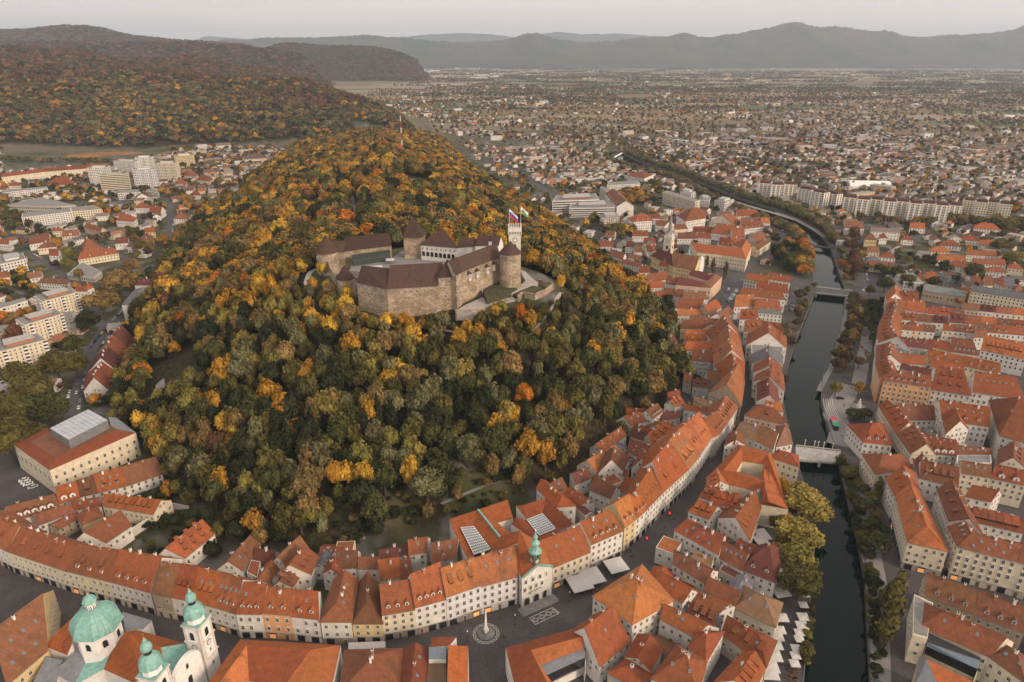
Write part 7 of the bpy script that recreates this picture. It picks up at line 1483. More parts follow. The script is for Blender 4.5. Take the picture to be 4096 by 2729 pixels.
parasol('A3',1170,815,9.5,.35,'large square white canopy nearest the clock turret','large white canopies on the square',1.05,3.4); parasol('A3',1262,765,9.5,.35,'large square white canopy next to the first, further up the square','large white canopies on the square',1.05,3.4); parasol('A3',1446,682,9,.35,'large square white canopy standing apart at the street mouth','large white canopies on the square',1,3.4)
def canopy3(c,x,y,z,s,lab,rz=.1,asp=1):
    p=G(c,x,y,z + 2.8); r=empty('parasol',(p.x,p.y,z),uniq(lab),'parasol',None,rz); inst('canopy',ME['pc'],r,(0,0,0),0,(s,s*asp,2.8)); inst('pole',ME['pp'],r,(0,0,0),0,(2.4,2.4,2.8))
canopy3('C3',770,510,74.3,6,'white canopy over the bar in the castle courtyard'); canopy3('C3',655,572,74.3,8,'broad white marquee beside the castle courtyard roofs',.3,.8)
for i,(x,y) in enumerate(((1430,800),(1487,780),(1560,790))):
    p=G('C3',x,y+20,70.8); r=empty('closed_parasol',p,uniq(f"folded white parasol on the castle terrace, {ORD[i]} from the gate tower"),'parasol','folded parasols'); mb=MB(); mb.lathe((0,0,0),[(.07,0),(.07,.9),(.42,1.1),(.3,3.0),(.05,4.0)],8,0); part(mb,'canvas','canvas',r); mb=MB(); mb.box((0,0,0),(.9,.9,.12)); part(mb,'foot','gravel',r)
comp('A2',[('canvas',[(935,1268,3.2),(1212,1258,3.2),(1212,1305,2.8),(930,1325,2.8)])],'w','long white canvas awning between the street row and the bottom hip roof','awning','awning')
# cafe tables
gT='table sets of the riverside cafes'; rw2=random.Random(3); k=0
for (x0,y0,x1,y1,n,c) in ((1350,1010,1355,1040,4,'A4'),(1335,1265,1345,1290,4,'A4'),(1240,1450,1290,1560,12,'A4'),(1130,860,1300,900,9,'A3'),(500,380,540,520,14,'B3')):
    for i in range(n):
        p=G(c,rw2.uniform(x0,x1),rw2.uniform(y0,y1),0); k+=1
        o_=inst('table_set',ME['tab'],None,(p.x,p.y,.06),rw2.uniform(0,3),(1.5,1.5,2)); tag(o_,{'A4':'small dark cafe table with four chairs on the river quay','A3':'small dark cafe table with four chairs beside the large white canopies','B3':'small dark cafe table with four chairs on the pale avenue strip'}[c],'table set',gT)
# cars -----------------------------------------------------------------------
def car_meshes():
    mb=MB(); pr=[(-2.1,.35),(-2.12,.85),(-1.2,.98),(2.0,.9),(2.12,.6),(2.1,.35)]
    for s in (-1,1): mb.face([(x,s*.86,z) for x,z in (pr if s<0 else pr[::-1])],0)
    for i in range(len(pr)-1): (x0,z0_),(x1,z1_)=pr[i],pr[i+1]; mb.face([(x0,.86,z0_),(x0,-.86,z0_),(x1,-.86,z1_),(x1,.86,z1_)][::-1],0)
    body=mb.mesh('body',[CARP]); mb=MB(); lo=[(-1.25,-.8),(1.55,-.8),(1.55,.8),(-1.25,.8)]; hi=[(-.55,-.66),(1.15,-.66),(1.15,.66),(-.55,.66)]
    for i in range(4): j=(i+1)%4; mb.face([(*lo[i],.93),(*lo[j],.93),(*hi[j],1.38),(*hi[i],1.38)],0)
    glass=mb.mesh('windows',[M['glass']]); mb=MB(); mb.quadbox([(-.6,-.68),(1.2,-.68),(1.2,.68),(-.6,.68)],1.37,1.44,0); roof=mb.mesh('car_roof',[CARP]); mb=MB(); mb.lathe((0,0,0),[(.0,0),(.33,0),(.33,.2),(.0,.2)],10,0); wheel=mb.mesh('wheel',[M['dark']]); return body,glass,roof,wheel
CARP,nt,b=newmat('car_paint',.3,.5); nt.links.new(objcol(nt).outputs['Color'],b.inputs['Base Color']); b.inputs['Coat Weight'].default_value=.5
CB,CG,CF,CW=car_meshes(); CC=dict(white=(.6,.6,.6),silver=(.35,.36,.37),grey=(.14,.145,.15),black=(.015,.015,.018),blue=(.02,.07,.22),red=(.35,.02,.015),teal=(.15,.35,.35),green=(.05,.14,.06),yellow=(.45,.36,.06),orange=(.5,.12,.02))
def car(c,x,y,col,ang,lab,grp,lights=False,z=0,sc=1.0):
    p=G(c,x,y,z + .7); r=empty('parked_car' if not lights else 'moving_car',(p.x,p.y,z + .05),uniq(lab),'car',grp,ang); r.scale=(sc,sc,sc*1.05)
    inst('body',CB,r,(0,0,0),0,color=CC[col]); inst('windows',CG,r,(0,0,0)); inst('car_roof',CF,r,(0,0,0),color=CC[col])
    for sx,sy in ((-1.3,-.9),(1.3,-.9),(-1.3,.7),(1.3,.7)): w_=inst('wheel',CW,r,(sx,sy+.2,.33)); w_.rotation_euler=(R(90),0,0)
    if lights: mb=MB(); mb.box((2.13,-.6,.6),(.05,.3,.15)); mb.box((2.13,.6,.6),(.05,.3,.15)); mb.build('tail_light',M['redlit'],r)['kind']='stuff'
def cline(c,p0,p1,n,nm,cols,jit=.0,off=0,lights=False):
    a,b=G(c,*p0),G(c,*p1); ang=math.atan2((b-a).y,(b-a).x) + off
    for i in range(n):
        t=(i + .5)/n; col=cols[i % len(cols)]; car(c,p0[0] + (p1[0]-p0[0])*t,p0[1] + (p1[1]-p0[1])*t,col,ang,f"{col} car, {ORD[i]} {nm}",'cars parked along the streets',lights)
cline('E2',(925,1290),(1105,1080),7,'up the left kerb of the left street',['blue','grey','black','blue','black','yellow','black']); cline('E2',(1070,1245),(1250,1050),6,'up the right kerb of the left street',['white','grey','silver','blue','red','silver'])
cline('E2',(1140,1040),(1290,880),6,'in the leafy bend of the left street',['black','grey','teal','black','white','white']); cline('B1',(495,820),(540,640),5,'in the line below the huge tree',['red','black','white','silver','black']); cline('B1',(590,840),(650,530),6,'beside the white gabled street house',['white','grey','black','white','silver','grey'])
car('B1',580,700,'white',-1.2,'white car driving with lit headlamps down the left street',None)
for i,(x,y,col) in enumerate(((180,1362,'white'),(195,1378,'white'),(212,1392,'white'),(248,1415,'silver'))): car('B1',x,y,col,.65,f"{ORD[i]} white van in the group parked on the theatre square",'vans on the theatre square',sc=1.15)
cline('B1',(170,800),(290,910),4,'in the row under trees left of the theatre',['black','grey','silver','black']); cline('E2',(345,300),(440,350),4,'on the wide valley street',['silver','white','silver','orange']); cline('C6',(1272,700),(1280,600),6,'beside the valley road houses',['white','silver','black','white','grey','red'])
cline('C5',(725,1025),(680,760),13,'in the parked line of the far avenue',['silver','grey','white','red','blue','black','red','grey','white','blue','silver','black','white']); cline('C4',(1590,1140),(1680,1020),11,'in the close row on the school square',['green','black','white','silver','grey','teal','white','blue','silver','white','grey'],off=.9)
cline('C4',(1575,1060),(1610,1010),2,'standing alone before the school',['blue','white']); cline('C4',(2150,1220),(2190,1130),6,'in the riverside rank upstream',['black','grey','black','silver','black','grey'],off=.9); cline('C4',(2195,880),(2080,480),12,'along the river road by the old roofs',['black','red','silver','red','white','grey','black','white','silver','red','grey','white'])
car('B3',497,265,'red',1.4,'red and white car driving up the avenue, upper one',None,True); car('B3',478,353,'red',1.4,'red and white car driving up the avenue, lower one',None,True); car('B3',430,455,'black',1.2,'dark car with glowing tail lamps on the avenue',None,True); car('B3',310,742,'black',0,'black van standing on the fountain terrace',None,sc=1.2)
car('C5',693,1100,'white',1.3,'white car waiting at the far bridge crossing',None); car('C4',1718,945,'grey',.4,'dark grey car crossing the school square',None); car('D1',1985,605,'red',1.6,'car with red tail lamps on the far valley road',None,True)
# people ------------------------------------------------------------------
def person_mesh(walk=.25,seed=0):
    me=bpy.data.meshes.new('person_skeleton'); V_=[(0,0,.92),(0,0,1.15),(0,0,1.42),(0,0,1.52),(0,-.01,1.64),(0,-.01,1.74),(.1,0,.88),(.11,walk*.45,.48),(.11,walk*.4,.08),(.11,walk*.4-.16,.03),(-.1,0,.88),(-.11,-walk*.4,.48),(-.11,-walk*.9,.08),(-.11,-walk*.9-.16,.03),(.2,0,1.40),(.26,-.03,1.14),(.27,-.12,.92),(.27,-.15,.84),(-.2,0,1.40),(-.26,.05,1.14),(-.27,-.02,.92),(-.27,-.04,.84)]
    E_=[(0,1),(1,2),(2,3),(3,4),(4,5),(0,6),(6,7),(7,8),(8,9),(0,10),(10,11),(11,12),(12,13),(2,14),(14,15),(15,16),(16,17),(2,18),(18,19),(19,20),(20,21)]
    me.from_pydata(V_,E_,[]); ob_=bpy.data.objects.new('tmp',me); COL.objects.link(ob_); sk=ob_.modifiers.new('s','SKIN'); rad=[.15,.14,.16,.06,.1,.095,.1,.075,.05,.045,.1,.075,.05,.045,.075,.05,.04,.045,.075,.05,.04,.045]
    for i,r in enumerate(rad): me.skin_vertices[0].data[i].radius=(r,r*.85 if i<3 else r)
    me.skin_vertices[0].data[0].use_root=True; ob_.modifiers.new('u','SUBSURF').levels=1; dg=bpy.context.evaluated_depsgraph_get(); m2=bpy.data.meshes.new_from_object(ob_.evaluated_get(dg)); bpy.data.objects.remove(ob_)
    m2.name='person'; m2.materials.clear()
    for m_ in (PCO,PTR,PSK,PHA): m2.materials.append(m_)
    for p in m2.polygons:
        z=p.center.z; x=abs(p.center.x); p.material_index=2 if (z>1.5 or (x>.22 and z<.9)) else (1 if z<.93 and x<.2 else 0)
        if z>1.66 or (z>1.58 and p.center.y>.02): p.material_index=3
        p.use_smooth=True
    return m2
PCO,nt,b=newmat('coat_cloth',.9); nt.links.new(objcol(nt).outputs['Color'],b.inputs['Base Color']); PTR=simple('dark_trousers',(.03,.03,.04)); PSK=simple('skin',(.42,.24,.17),.6); PHA=simple('brown_hair',(.05,.03,.02))
PM=[person_mesh(.25),person_mesh(.02),person_mesh(-.22)]; PC_=dict(black=(.02,.02,.022),red=(.4,.03,.02),blue=(.03,.06,.2),white=(.55,.54,.5),beige=(.35,.27,.18),green=(.08,.12,.06),grey=(.16,.16,.17),orange=(.5,.16,.03))
def person(c,x,y,col,z,where,rz):
    p=G(c,x,y,z + .9); o_=inst('person',PM[int(x + y) % 3],None,(p.x,p.y,z + .05),rz,(1.03,1.03,1.03),color=PC_[col]); tag(o_,uniq(f"person in a {col} coat {where}"),'person')
for a in [('A3',593,1222,'black',0,'walking right of the obelisk'),('A3',603,1215,'grey',0,'just behind another walker right of the obelisk'),('A3',1555,572,'black',0,'on the shopping street below the canopy'),('A3',1563,607,'beige',0,'left of a pair below the street canopy'),('A3',1578,605,'orange',0,'right of a pair below the street canopy'),
 ('A3',1528,580,'blue',0,'near the lit shop windows'),('A3',1810,395,'grey',0,'far up the shopping street'),('A3',245,1120,'red',0,'at the red shop front left of the obelisk'),('A3',255,1128,'black',0,'beside the red shop front'),('C3',1620,905,'black',70.2,'near the terrace edge'),('C3',1650,890,'blue',70.2,'in the middle of the castle terrace'),
 ('C3',1665,893,'white',70.2,'beside another on the castle terrace'),('C3',1750,858,'grey',70.2,'sitting apart on the castle terrace'),('C3',1762,860,'black',70.2,'at the right of the castle terrace'),('C3',1442,945,'red',70.2,'by the parapet, left of two in red'),('C3',1458,942,'red',70.2,'by the parapet, right of two in red'),('C3',1412,958,'black',70.2,'at the left end of the parapet'),
 ('C3',1945,700,'white',72.6,'on the path behind the round tower'),('C3',525,275,'black',66,'walking on the road behind the castle'),('B3',330,585,'black',0,'on the promenade above the steps'),('B3',342,583,'red',0,'in red on the promenade above the steps'),('B3',383,655,'black',0,'left in the group by the yellow tree'),('B3',395,660,'grey',0,'in the middle of the group by the yellow tree'),
 ('B3',400,665,'blue',0,'right in the group by the yellow tree'),('B3',337,795,'black',0,'crossing the terrace towards the fountain'),('B3',345,793,'beige',0,'one step behind on the fountain terrace'),('B3',355,1070,'black',0,'by the bridge head corner'),('B3',325,1025,'blue',0,'beside the red and green stall'),('B3',165,1155,'black',0.4,'in the middle of the stone footbridge'),
 ('B3',530,610,'black',0,'under the hotel awnings'),('B3',330,270,'blue',0,'on the quay wall walk'),('A4',1255,990,'black',0,'between the rows of parasols'),('A4',1190,1430,'red',0,'on the narrow quay lane near the frame edge'),('A4',1235,1325,'grey',0,'on the quay lane in the middle'),('A4',375,330,'grey',0,'on the dark shopping street'),('A4',300,395,'black',0,'in the shopping street near the turret'),('A4',48,605,'black',0,'left of a pair in the street mouth'),('A4',65,605,'orange',0,'in orange in the street mouth'),
 ('A1',20,750,'red',0,'in red at the left end of the long street'),('A1',600,870,'grey',0,'in front of the long street row')]:
    person(*a,rw2.uniform(0,6.2))
# lamps, boards, banners, mast, kiosk, pavilion ----------------------------
def lamp(c,x,y,lab,h=5):
    p=G(c,x,y,0); r=empty('street_lamp',p,uniq(lab),'street lamp','street lamps'); mb=MB(); mb.lathe((0,0,0),[(.22,0),(.2,.5),(.08,.7),(.06,h)],8,0); part(mb,'post','dark',r); mb=MB(); mb.lathe((0,0,h),[(.1,0),(.3,.25),(.2,.6),(.02,.8)],8,0); part(mb,'lantern','white',r)
lamp('A3',680,1135,'black street lamp between the obelisk and the patterned paving'); lamp('A3',1092,960,'black street lamp by the large canopies'); lamp('A3',748,1000,'black lamp at the left corner of the town hall steps'); lamp('A3',930,925,'black lamp at the right corner of the town hall steps'); lamp('A2',1835,1260,'lamp at the corner of the conservatory house')
for x,y,nm in ((752,900,'left'),(938,835,'right')):
    p=G('A3',x,y,5.5); r=empty('banner',(p.x,p.y,3),uniq(f"tall white banner hanging at the {nm} of the town hall arcade"),'banner'); mb=MB(); mb.box((0,-.1,0),(1.0,.08,5.5),0,(e.x,e.y)); part(mb,'cloth','canvas',r); mb=MB(); mb.beam((0,.1,5.5),(0,-.6,5.6),.05,0,5); part(mb,'bracket','dark',r)
for i,(x,y) in enumerate(((1852,292),(1680,480))):
    p=G('A3',x,y,1); r=empty('advert_board',(p.x,p.y,.05),uniq(('upper' if i==0 else 'lower') + ' glowing red advertising board in the shopping street'),'advertising board','red boards'); mb=MB(); mb.box((0,0,0),(1.3,.25,2.3),0,(.9,-.4)); part(mb,'frame','dark',r); mb=MB(); mb.box((-.06,-.12,.5),(1.0,.12,1.6),0,(.9,-.4)); part(mb,'poster','redlit',r); mb=MB(); mb.box((-.09,-.19,.95),(.42,.04,.7),0,(.9,-.4)); part(mb,'poster_figure','white',r)
bz=76.0
for _ in range(5):
    mp_=G('P',926,372,bz); bz=ez(mp_.x,mp_.y)
mt_=HG('P',922,266,(mp_.x,mp_.y)); Hm=mt_ - bz; r=empty('radio_mast',(mp_.x,mp_.y,bz),uniq('tall red and white lattice radio mast on the wooded ridge'),'mast')
for i in range(8):
    z0_,z1_=Hm*i/8,Hm*(i+1)/8; mb=MB(); w0,w1=1.1 - .6*i/8,1.1 - .6*(i+1)/8
    for sx,sy in ((-1,-1),(1,-1),(1,1),(-1,1)):
        mb.beam((sx*w0,sy*w0,z0_),(sx*w1,sy*w1,z1_),.17,0,4)
    for k in range(4):
        c4=[(-1,-1),(1,-1),(1,1),(-1,1)]; a_,b_=c4[k],c4[(k+1)%4]; mb.beam((a_[0]*w0,a_[1]*w0,z0_),(b_[0]*w1,b_[1]*w1,z1_),.09,0,4); mb.beam((b_[0]*w0,b_[1]*w0,z0_),(a_[0]*w1,a_[1]*w1,z1_),.09,0,4)
    m_=simple('mast_red',(.4,.06,.03),.6) if i==0 else None
    part(mb,'lattice_section',bpy.data.materials['mast_red'] if i % 2==0 else M['white'],r)
mb=MB(); mb.lathe((0,0,Hm),[(.3,0),(.3,.6),(.05,.9)],8,0); part(mb,'warning_light','redlit',r)
# stall by the steps, fountain, terrace steps
a,b=G('B3',250,905,0),G('B3',282,1000,0); d=(b-a); d.normalize(); o=(a+b)/2; r=empty('market_stall',(o.x,o.y,.05),uniq('long market stall with red, grey and green roof panels by the curved steps'),'market stall')
for t,m_ in ((-4.6,'redp'),(-.6,'lead'),(3.6,'greenp')):
    if m_ not in M: M[m_]=simple('stall_'+m_,(.45,.04,.03) if m_=='redp' else (.03,.22,.10),.6)
    mb=MB(); mb.box((d.x*t,d.y*t,2.6),(4,3.6,.25),0,(d.x,d.y)); part(mb,'roof_panel',m_,r)
mb=MB(); mb.box((0,0,0),(12.5,2.8,2.5),0,(d.x,d.y)); part(mb,'counter','dark',r)
for i in range(5):
    mb=MB(); pts=[G('B3',x + i*16,y,-.0) for x,y in ((185,750),(190,800),(215,860),(250,915))]
    for p,q in zip(pts,pts[1:]): mb.beam(p + Vector((0,0,.1 + .02)),q + Vector((0,0,.12)),.22,0,4)
    tag(mb.build('terrace_step',M['ivory']),kind='structure')
p=G('B3',450,815,0); r=empty('round_fountain',p,uniq('stone monument in a dark round basin on the river terrace'),'fountain'); mb=MB(); mb.lathe((0,0,0),[(4.4,0),(4.6,.7),(4.2,.75),(4.0,.4)],24,0); part(mb,'basin','gravel',r); mb=MB(); mb.lathe((0,0,.4),[(1.8,0),(1.3,1.6),(1.5,1.8),(1.0,2.6),(.9,4.0),(.5,5.0),(.6,5.4),(.1,6.4)],9,0); part(mb,'monument','ivory',r)
# hillside pavilion
zt=22.0; Q=[G('B1',x,y,zt) for x,y in ((1252,632),(1365,682),(1492,636),(1350,578))]; o=sum(Q,Vector())/4; zg=ez(o.x,o.y); r=empty('pavilion',(o.x,o.y,zg),uniq('new wooden pavilion with a dark flat roof on the left hill flank'),'pavilion'); mb=MB(); L_=[(q.x-o.x,q.y-o.y) for q in Q]; mb.quadbox([(x*1.04,y*1.04) for x,y in L_],zt-zg-.4,zt-zg,bottom=True); mb.build('roof',M['roof'],r,color=(.05,.035,.025))
mb=MB(); mb.quadbox([(x*.97,y*.97) for x,y in L_],-3,zt-zg-.4); part(mb,'timber_wall',simple('larch_cladding',(.24,.14,.07),.8,.2,.25,1.5),r)
pave('B1',[(1160,740),(1180,640),(1240,590),(1250,640),(1360,760),(1500,720),(1520,760),(1380,800),(1200,820)],max(zg - 2,8),M['prom'],'terrace')
# retaining and garden walls
def gwall(c,pts,z,h,lab,mat='stone',th=.8,col=(.30,.26,.21)): return wallrun(c,pts,z,h,th,lab,mat,'garden_wall',col,down=4)
gwall('A3',[(150,240),(330,185),(505,130)],3.5,1.2,'upper stone retaining wall with a path behind the glass-roofed courts'); gwall('A3',[(160,275),(330,240),(330,215)],1.5,1.0,'lower brick-red retaining wall behind the glass-roofed courts','brick'); gwall('A3',[(505,130),(560,170),(640,130),(760,60),(900,20)],3,1.0,'broken pale wall climbing under the front slope')
road('A3',[(120,255),(330,180),(500,120),(640,90)],3,'prom',z=2.8,zo=.8,drape=True,name='path')
gwall('A1',[(1000,450),(1120,370),(1275,265)],2,3.0,'high white garden wall running to the white gable','wall',.6,(.52,.48,.43)); gwall('A1',[(1280,235),(1430,262)],2,2,'short white wall at the garden head','wall',.5,(.5,.46,.42)); gwall('A2',[(880,470),(1060,480)],3,.8,'low rubble wall in the garden below the broad tan tree')
gwall('A2',[(1160,260),(1240,265)],6,.8,'first pale terrace wall in the wood gardens'); gwall('A2',[(1160,310),(1230,318)],4.5,.8,'second pale terrace wall in the wood gardens'); gwall('A2',[(1170,345),(1230,350)],3,.8,'third pale terrace wall in the wood gardens'); gwall('A2',[(1265,290),(1410,265)],5,.8,'long pale terrace wall under the grey-green tree')
r=comp('A2',[('b',[(790,440,4.5),(880,445,4.5),(880,498,3.6),(788,498,3.6)])],'w','small garden shed with a mossy roof in the gardens','shed','shed')
gwall('B1',[(1110,485),(1190,560)],8,1.6,'pale concrete wall above the pavilion','conc'); gwall('B1',[(985,190),(900,270)],3,2.2,'patchy street retaining wall on the left flank')
for t in P_TREES:
    c,x,y,h,w,col,where,kind,big=t
    ptree(c,x,y,h,w,col,where,kind,bool(big))
ptree('P',2050,1392,36,8.5,'olive','towering over the right bank quay','tall',True)
# ---- the wood on the castle hill
def dist_seg(x,y,poly):
    d=1e9
    for i in range(len(poly) - 1):
        ax,ay=poly[i][:2]; bx,by=poly[i+1][:2]; dx,dy=bx-ax,by-ay; t=max(0,min(1,((x-ax)*dx + (y-ay)*dy)/(dx*dx + dy*dy + 1e-9))); d=min(d,math.hypot(x-ax-t*dx,y-ay-t*dy))
    return d
W=[]
xs,ys=np.meshgrid(np.arange(-700,160,7.4),np.arange(238,2010,7.4)); X=(xs + rng.uniform(-3.6,3.6,xs.shape)).ravel(); Y=(ys + rng.uniform(-3.6,3.6,ys.shape)).ravel()
ins=inside(X,Y,CASTLE_B); dT=seg_d(X,Y,CASTLE_T); iT=inside(X,Y,CASTLE_T)
TERR=[tuple(G('C3',x,y,70)[:2]) for x,y in ((1320,965),(1420,880),(1560,830),(1720,690),(1880,580),(2060,690),(2200,700),(2190,760),(2020,860),(1860,880),(1600,935),(1480,970))]
iR=inside(X,Y,TERR)
ROADS_W=[[tuple(G('P',x,y,66)[:2]) for x,y in ((830,560),(822,520),(815,480),(808,430),(800,415))]]
dR=seg_d(X,Y,ROADS_W[0],False)
MEAD=[LAWNS[1],LAWNS[2],LAWNS[3],LAWNS[4],
 [tuple(G('B1',x,y,14)[:2]) for x,y in ((1120,520),(1300,520),(1480,490),(1530,620),(1530,720),(1400,800),(1180,800),(1120,640))],
 [tuple(G('A2',x,y,3)[:2]) for x,y in ((850,480),(870,330),(1000,300),(1060,480),(1000,560),(880,560))],[tuple(G('A2',x,y,5)[:2]) for x,y in ((1160,250),(1400,230),(1440,400),(1200,420))],[tuple(G('A3',x,y,5)[:2]) for x,y in ((170,130),(340,80),(520,90),(640,80),(700,160),(560,260),(160,330))],
 [tuple(G('A1',x,y,2)[:2]) for x,y in ((1130,200),(1300,180),(1480,300),(1560,420),(1420,620),(1100,560),(1000,470),(1180,300))]]
iM=np.zeros(X.shape,bool)
for m in MEAD: iM|=inside(X,Y,m)
ok=ins & ~iT & (dT>np.where((Y<440) & (X>-105) & (X<-25),12,4.5)) & ~iR & ~iM & ~((dR<7) & (Y<900))
# keep the front footpath round the walls a little open
X,Y=X[ok],Y[ok]
def clear(x,y,r=0):
    for a,b,q in TAKEN_N:
        if (x-a)**2 + (y-b)**2<(q*.72 + r)**2: return False
    return True
TAKEN_N=[t for t in TAKEN if t[1]<2100 and min(abs(t[0] - 160),9e9) is not None and seg_d(np.array([t[0]]),np.array([t[1]]),CASTLE_B)[0]<45 or inside(np.array([t[0]]),np.array([t[1]]),CASTLE_B)[0]]
def clearT(x,y,f=.75):
    for a,b,q in TREES:
        if (x-a)**2 + (y-b)**2<(q*f)**2: return False
    return True
pool_front=['olive']*28 + ['green']*22 + ['grey']*14 + ['dark']*18 + ['lime']*8 + ['tan']*8 + ['gold']*6 + ['yellow']*2 + ['straw']*3
pool_left=['olive']*20 + ['green']*16 + ['dark']*16 + ['gold']*12 + ['tan']*14 + ['orange']*1 + ['rust']*1 + ['lime']*9 + ['grey']*6 + ['straw']*5 + ['yellow']*2
pool_back=['gold']*26 + ['tan']*16 + ['rust']*3 + ['orange']*4 + ['olive']*20 + ['green']*11 + ['yellow']*9 + ['lime']*10 + ['grey']*8 + ['dark']*10
pool_top=['gold']*22 + ['yellow']*14 + ['tan']*15 + ['olive']*18 + ['lime']*14 + ['rust']*1 + ['grey']*8 + ['orange']*1
pool_right=['olive']*28 + ['green']*15 + ['grey']*22 + ['lime']*11 + ['tan']*8 + ['gold']*6 + ['dark']*8
rw=random.Random(5); cand=[]
for x,y,z in zip(X.tolist(),Y.tolist(),elev(X,Y).tolist()):
    bk=y>560 + .1*x
    if bk and rw.random()<.45: continue
    if not clear(x,y,2.5) or not clearT(x,y): continue
    if y>520 + .1*x: pool=pool_back
    elif x>30 and y>330: pool=pool_right
    elif z>48: pool=pool_top
    elif x<-150 + (y-330)*-.15: pool=pool_left
    else: pool=pool_front
    k=int((wob(x,y,23,3) + 1)*.5*len(pool)); col=pool[k % len(pool)] if rw.random()<.0 else rw.choice(pool)
    dc_=dist_seg(x,y,CASTLE_T + CASTLE_T[:1]); edge=(.62 if dc_<22 else .8 if dc_<34 else 1.0) if y<480 else 1.0       # lower trees right under the walls
    h=(rw.uniform(17,25) if bk else rw.uniform(12,22))*edge*(1.0 if z>3 else .8); w=h*(rw.uniform(.56,.80) if bk else rw.uniform(.46,.74))*(1.12 if bk else 1)
    kind='broad' if rw.random()>.05 else 'cone'
    if kind=='cone': col='dark'; w=h*.4
    cand.append((h/math.hypot(x,y,200)*(1 if y<560 else .35),x,y,z,h,w,col,kind))
cand.sort(reverse=True)
NI=max(0,300 - NT[0]); gW='trees of the wood on the castle hill'
for i,(_,x,y,z,h,w,col,kind) in enumerate(cand[:NI]):
    side='left flank' if x<-150 else ('right flank' if x>50 else 'left front' if x<-60 else 'right front')
    tree(x,y,h,w,col,f"{CN[col]} {'conifer' if kind == 'cone' else ('tall tree' if h > 17.5 else 'small tree' if h < 14 else 'tree')} {'low' if z < 18 else 'high under the walls' if z > 52 else 'halfway up'} on the {side} of the castle hill",gW,kind,z,False,'conifer_tree' if kind=='cone' else 'broadleaf_tree')
REST=[(x,y,z,h,w,col,kind,0) for _,x,y,z,h,w,col,kind in cand[NI:]]
# ---- the big wooded hills on the left, seen from far off
xs,ys=np.meshgrid(np.arange(-3300,-200,14.5),np.arange(1560,4900,16.5)); X=(xs + rng.uniform(-6,6,xs.shape)).ravel(); Y=(ys + rng.uniform(-7,7,ys.shape)).ravel()
vis=(np.abs(X/Y)<.82) & inside(X,Y,HILL_B); X,Y=X[vis],Y[vis]; Z=elev(X,Y)
m1=LAWNS[0]
ok=~inside(X,Y,m1) & (Z>2.5) & ~inside(X,Y,MEAD[3]); X,Y,Z=X[ok],Y[ok],Z[ok]
pool_g=['rust']*34 + ['brown']*28 + ['tan']*8 + ['olive']*14 + ['dark']*10; pool_g2=['olive']*20 + ['grey']*10 + ['rust']*9 + ['gold']*7 + ['tan']*12 + ['green']*14 + ['dark']*10 + ['brown']*6
nzv=wob(X,Y,130,5) + .6*wob(X,Y,47,6)
for x,y,z,q in zip(X,Y,Z,nzv):
    pool=pool_g2 if (y<2350 + 260*q) else pool_g
    h=rw.uniform(13,21) if y<3000 else rw.uniform(15,24); REST.append((x,y,z - 1,h,h*rw.uniform(.85,1.15),rw.choice(pool),'far',1))
# ---- trees of the suburbs, gardens and river lines
def lowtree(x,y,z=0,col=None,h=None,wf=.85,lod=1):
    h=h or rw.uniform(6,13); REST.append((x,y,z,h,h*wf*rw.uniform(.85,1.1),col or rw.choice(pool_s),'far' if lod else 'broad',lod))
pool_s=['olive']*12 + ['green']*9 + ['grey']*6 + ['dark']*6 + ['tan']*9 + ['gold']*9 + ['rust']*5 + ['lime']*5 + ['brown']*12 + ['orange']*1

for x,y,z in HILLV:
    if abs(x/y)<.8: h=rw.uniform(13,24); REST.append((x,y,z - 2,h,h*rw.uniform(1.1,1.5),rw.choice(['rust']*20 + ['brown']*16 + ['olive']*8 + ['dark']*9 + ['tan']*4),'far',1))
# ------------------------------------------------------------------ the suburbs: houses too many to count, each still a real little house
SUB=[]     # x, y, z, len, wid, h, hr, ang, kind
GX=np.arange(-1600,3700,5.0); GYY=np.arange(150,5000,5.0); gx_,gy_=np.meshgrid(GX,GYY)
VALLEY=[(-1500,1790),(-1200,1700),(-960,1640),(-700,1740),(-545,1700),(-500,1500),(-475,1300),(-445,1040),(-405,810),(-330,560),(-290,420),(-420,330),(-560,420),(-900,900),(-1300,1300)]
PLAIN_R=[(60,900),(125,700),(330,720),(420,620),(640,500),(900,470),(3300,1900),(3600,4800),(500,4900),(-900,4600),(-700,3500),(-480,2900),(-300,2450),(-215,2050),(-120,1700),(-20,1300)]
FARM=[tuple(G('P',x,y,0)[:2]) for x,y in ((0,345),(330,340),(420,350),(280,380),(0,400))]
PARKS=[[tuple(G('P',x,y,0)[:2]) for x,y in q] for q in (((1210,203),(1330,199),(1385,205),(1300,211)),((1400,220),(1500,217),(1520,226),(1430,229)),((1690,246),(1770,244),(1762,256),(1705,257)),((1570,318),(1625,315),(1620,324),(1575,327)))]
def near_line(poly,r):
    m=np.zeros(gx_.shape,bool)
    for i in range(len(poly) - 1):
        ax,ay=poly[i][:2]; bx,by=poly[i+1][:2]; i0,i1=max(0,int((min(ax,bx)-r+1600)/5)),int((max(ax,bx)+r+1600)/5)+2; j0,j1=max(0,int((min(ay,by)-r-150)/5)),int((max(ay,by)+r-150)/5)+2
        sx_,sy_=gx_[j0:j1,i0:i1],gy_[j0:j1,i0:i1]
        if sx_.size: m[j0:j1,i0:i1]|=seg_d(sx_,sy_,[(ax,ay),(bx,by)],False)<r
    return m
OCC=inside(gx_,gy_,RIVER) | near_line(LB,14) | near_line(RB,14)
for pts_,w_ in ROADLINES: OCC|=near_line(pts_,w_/2 + 7)
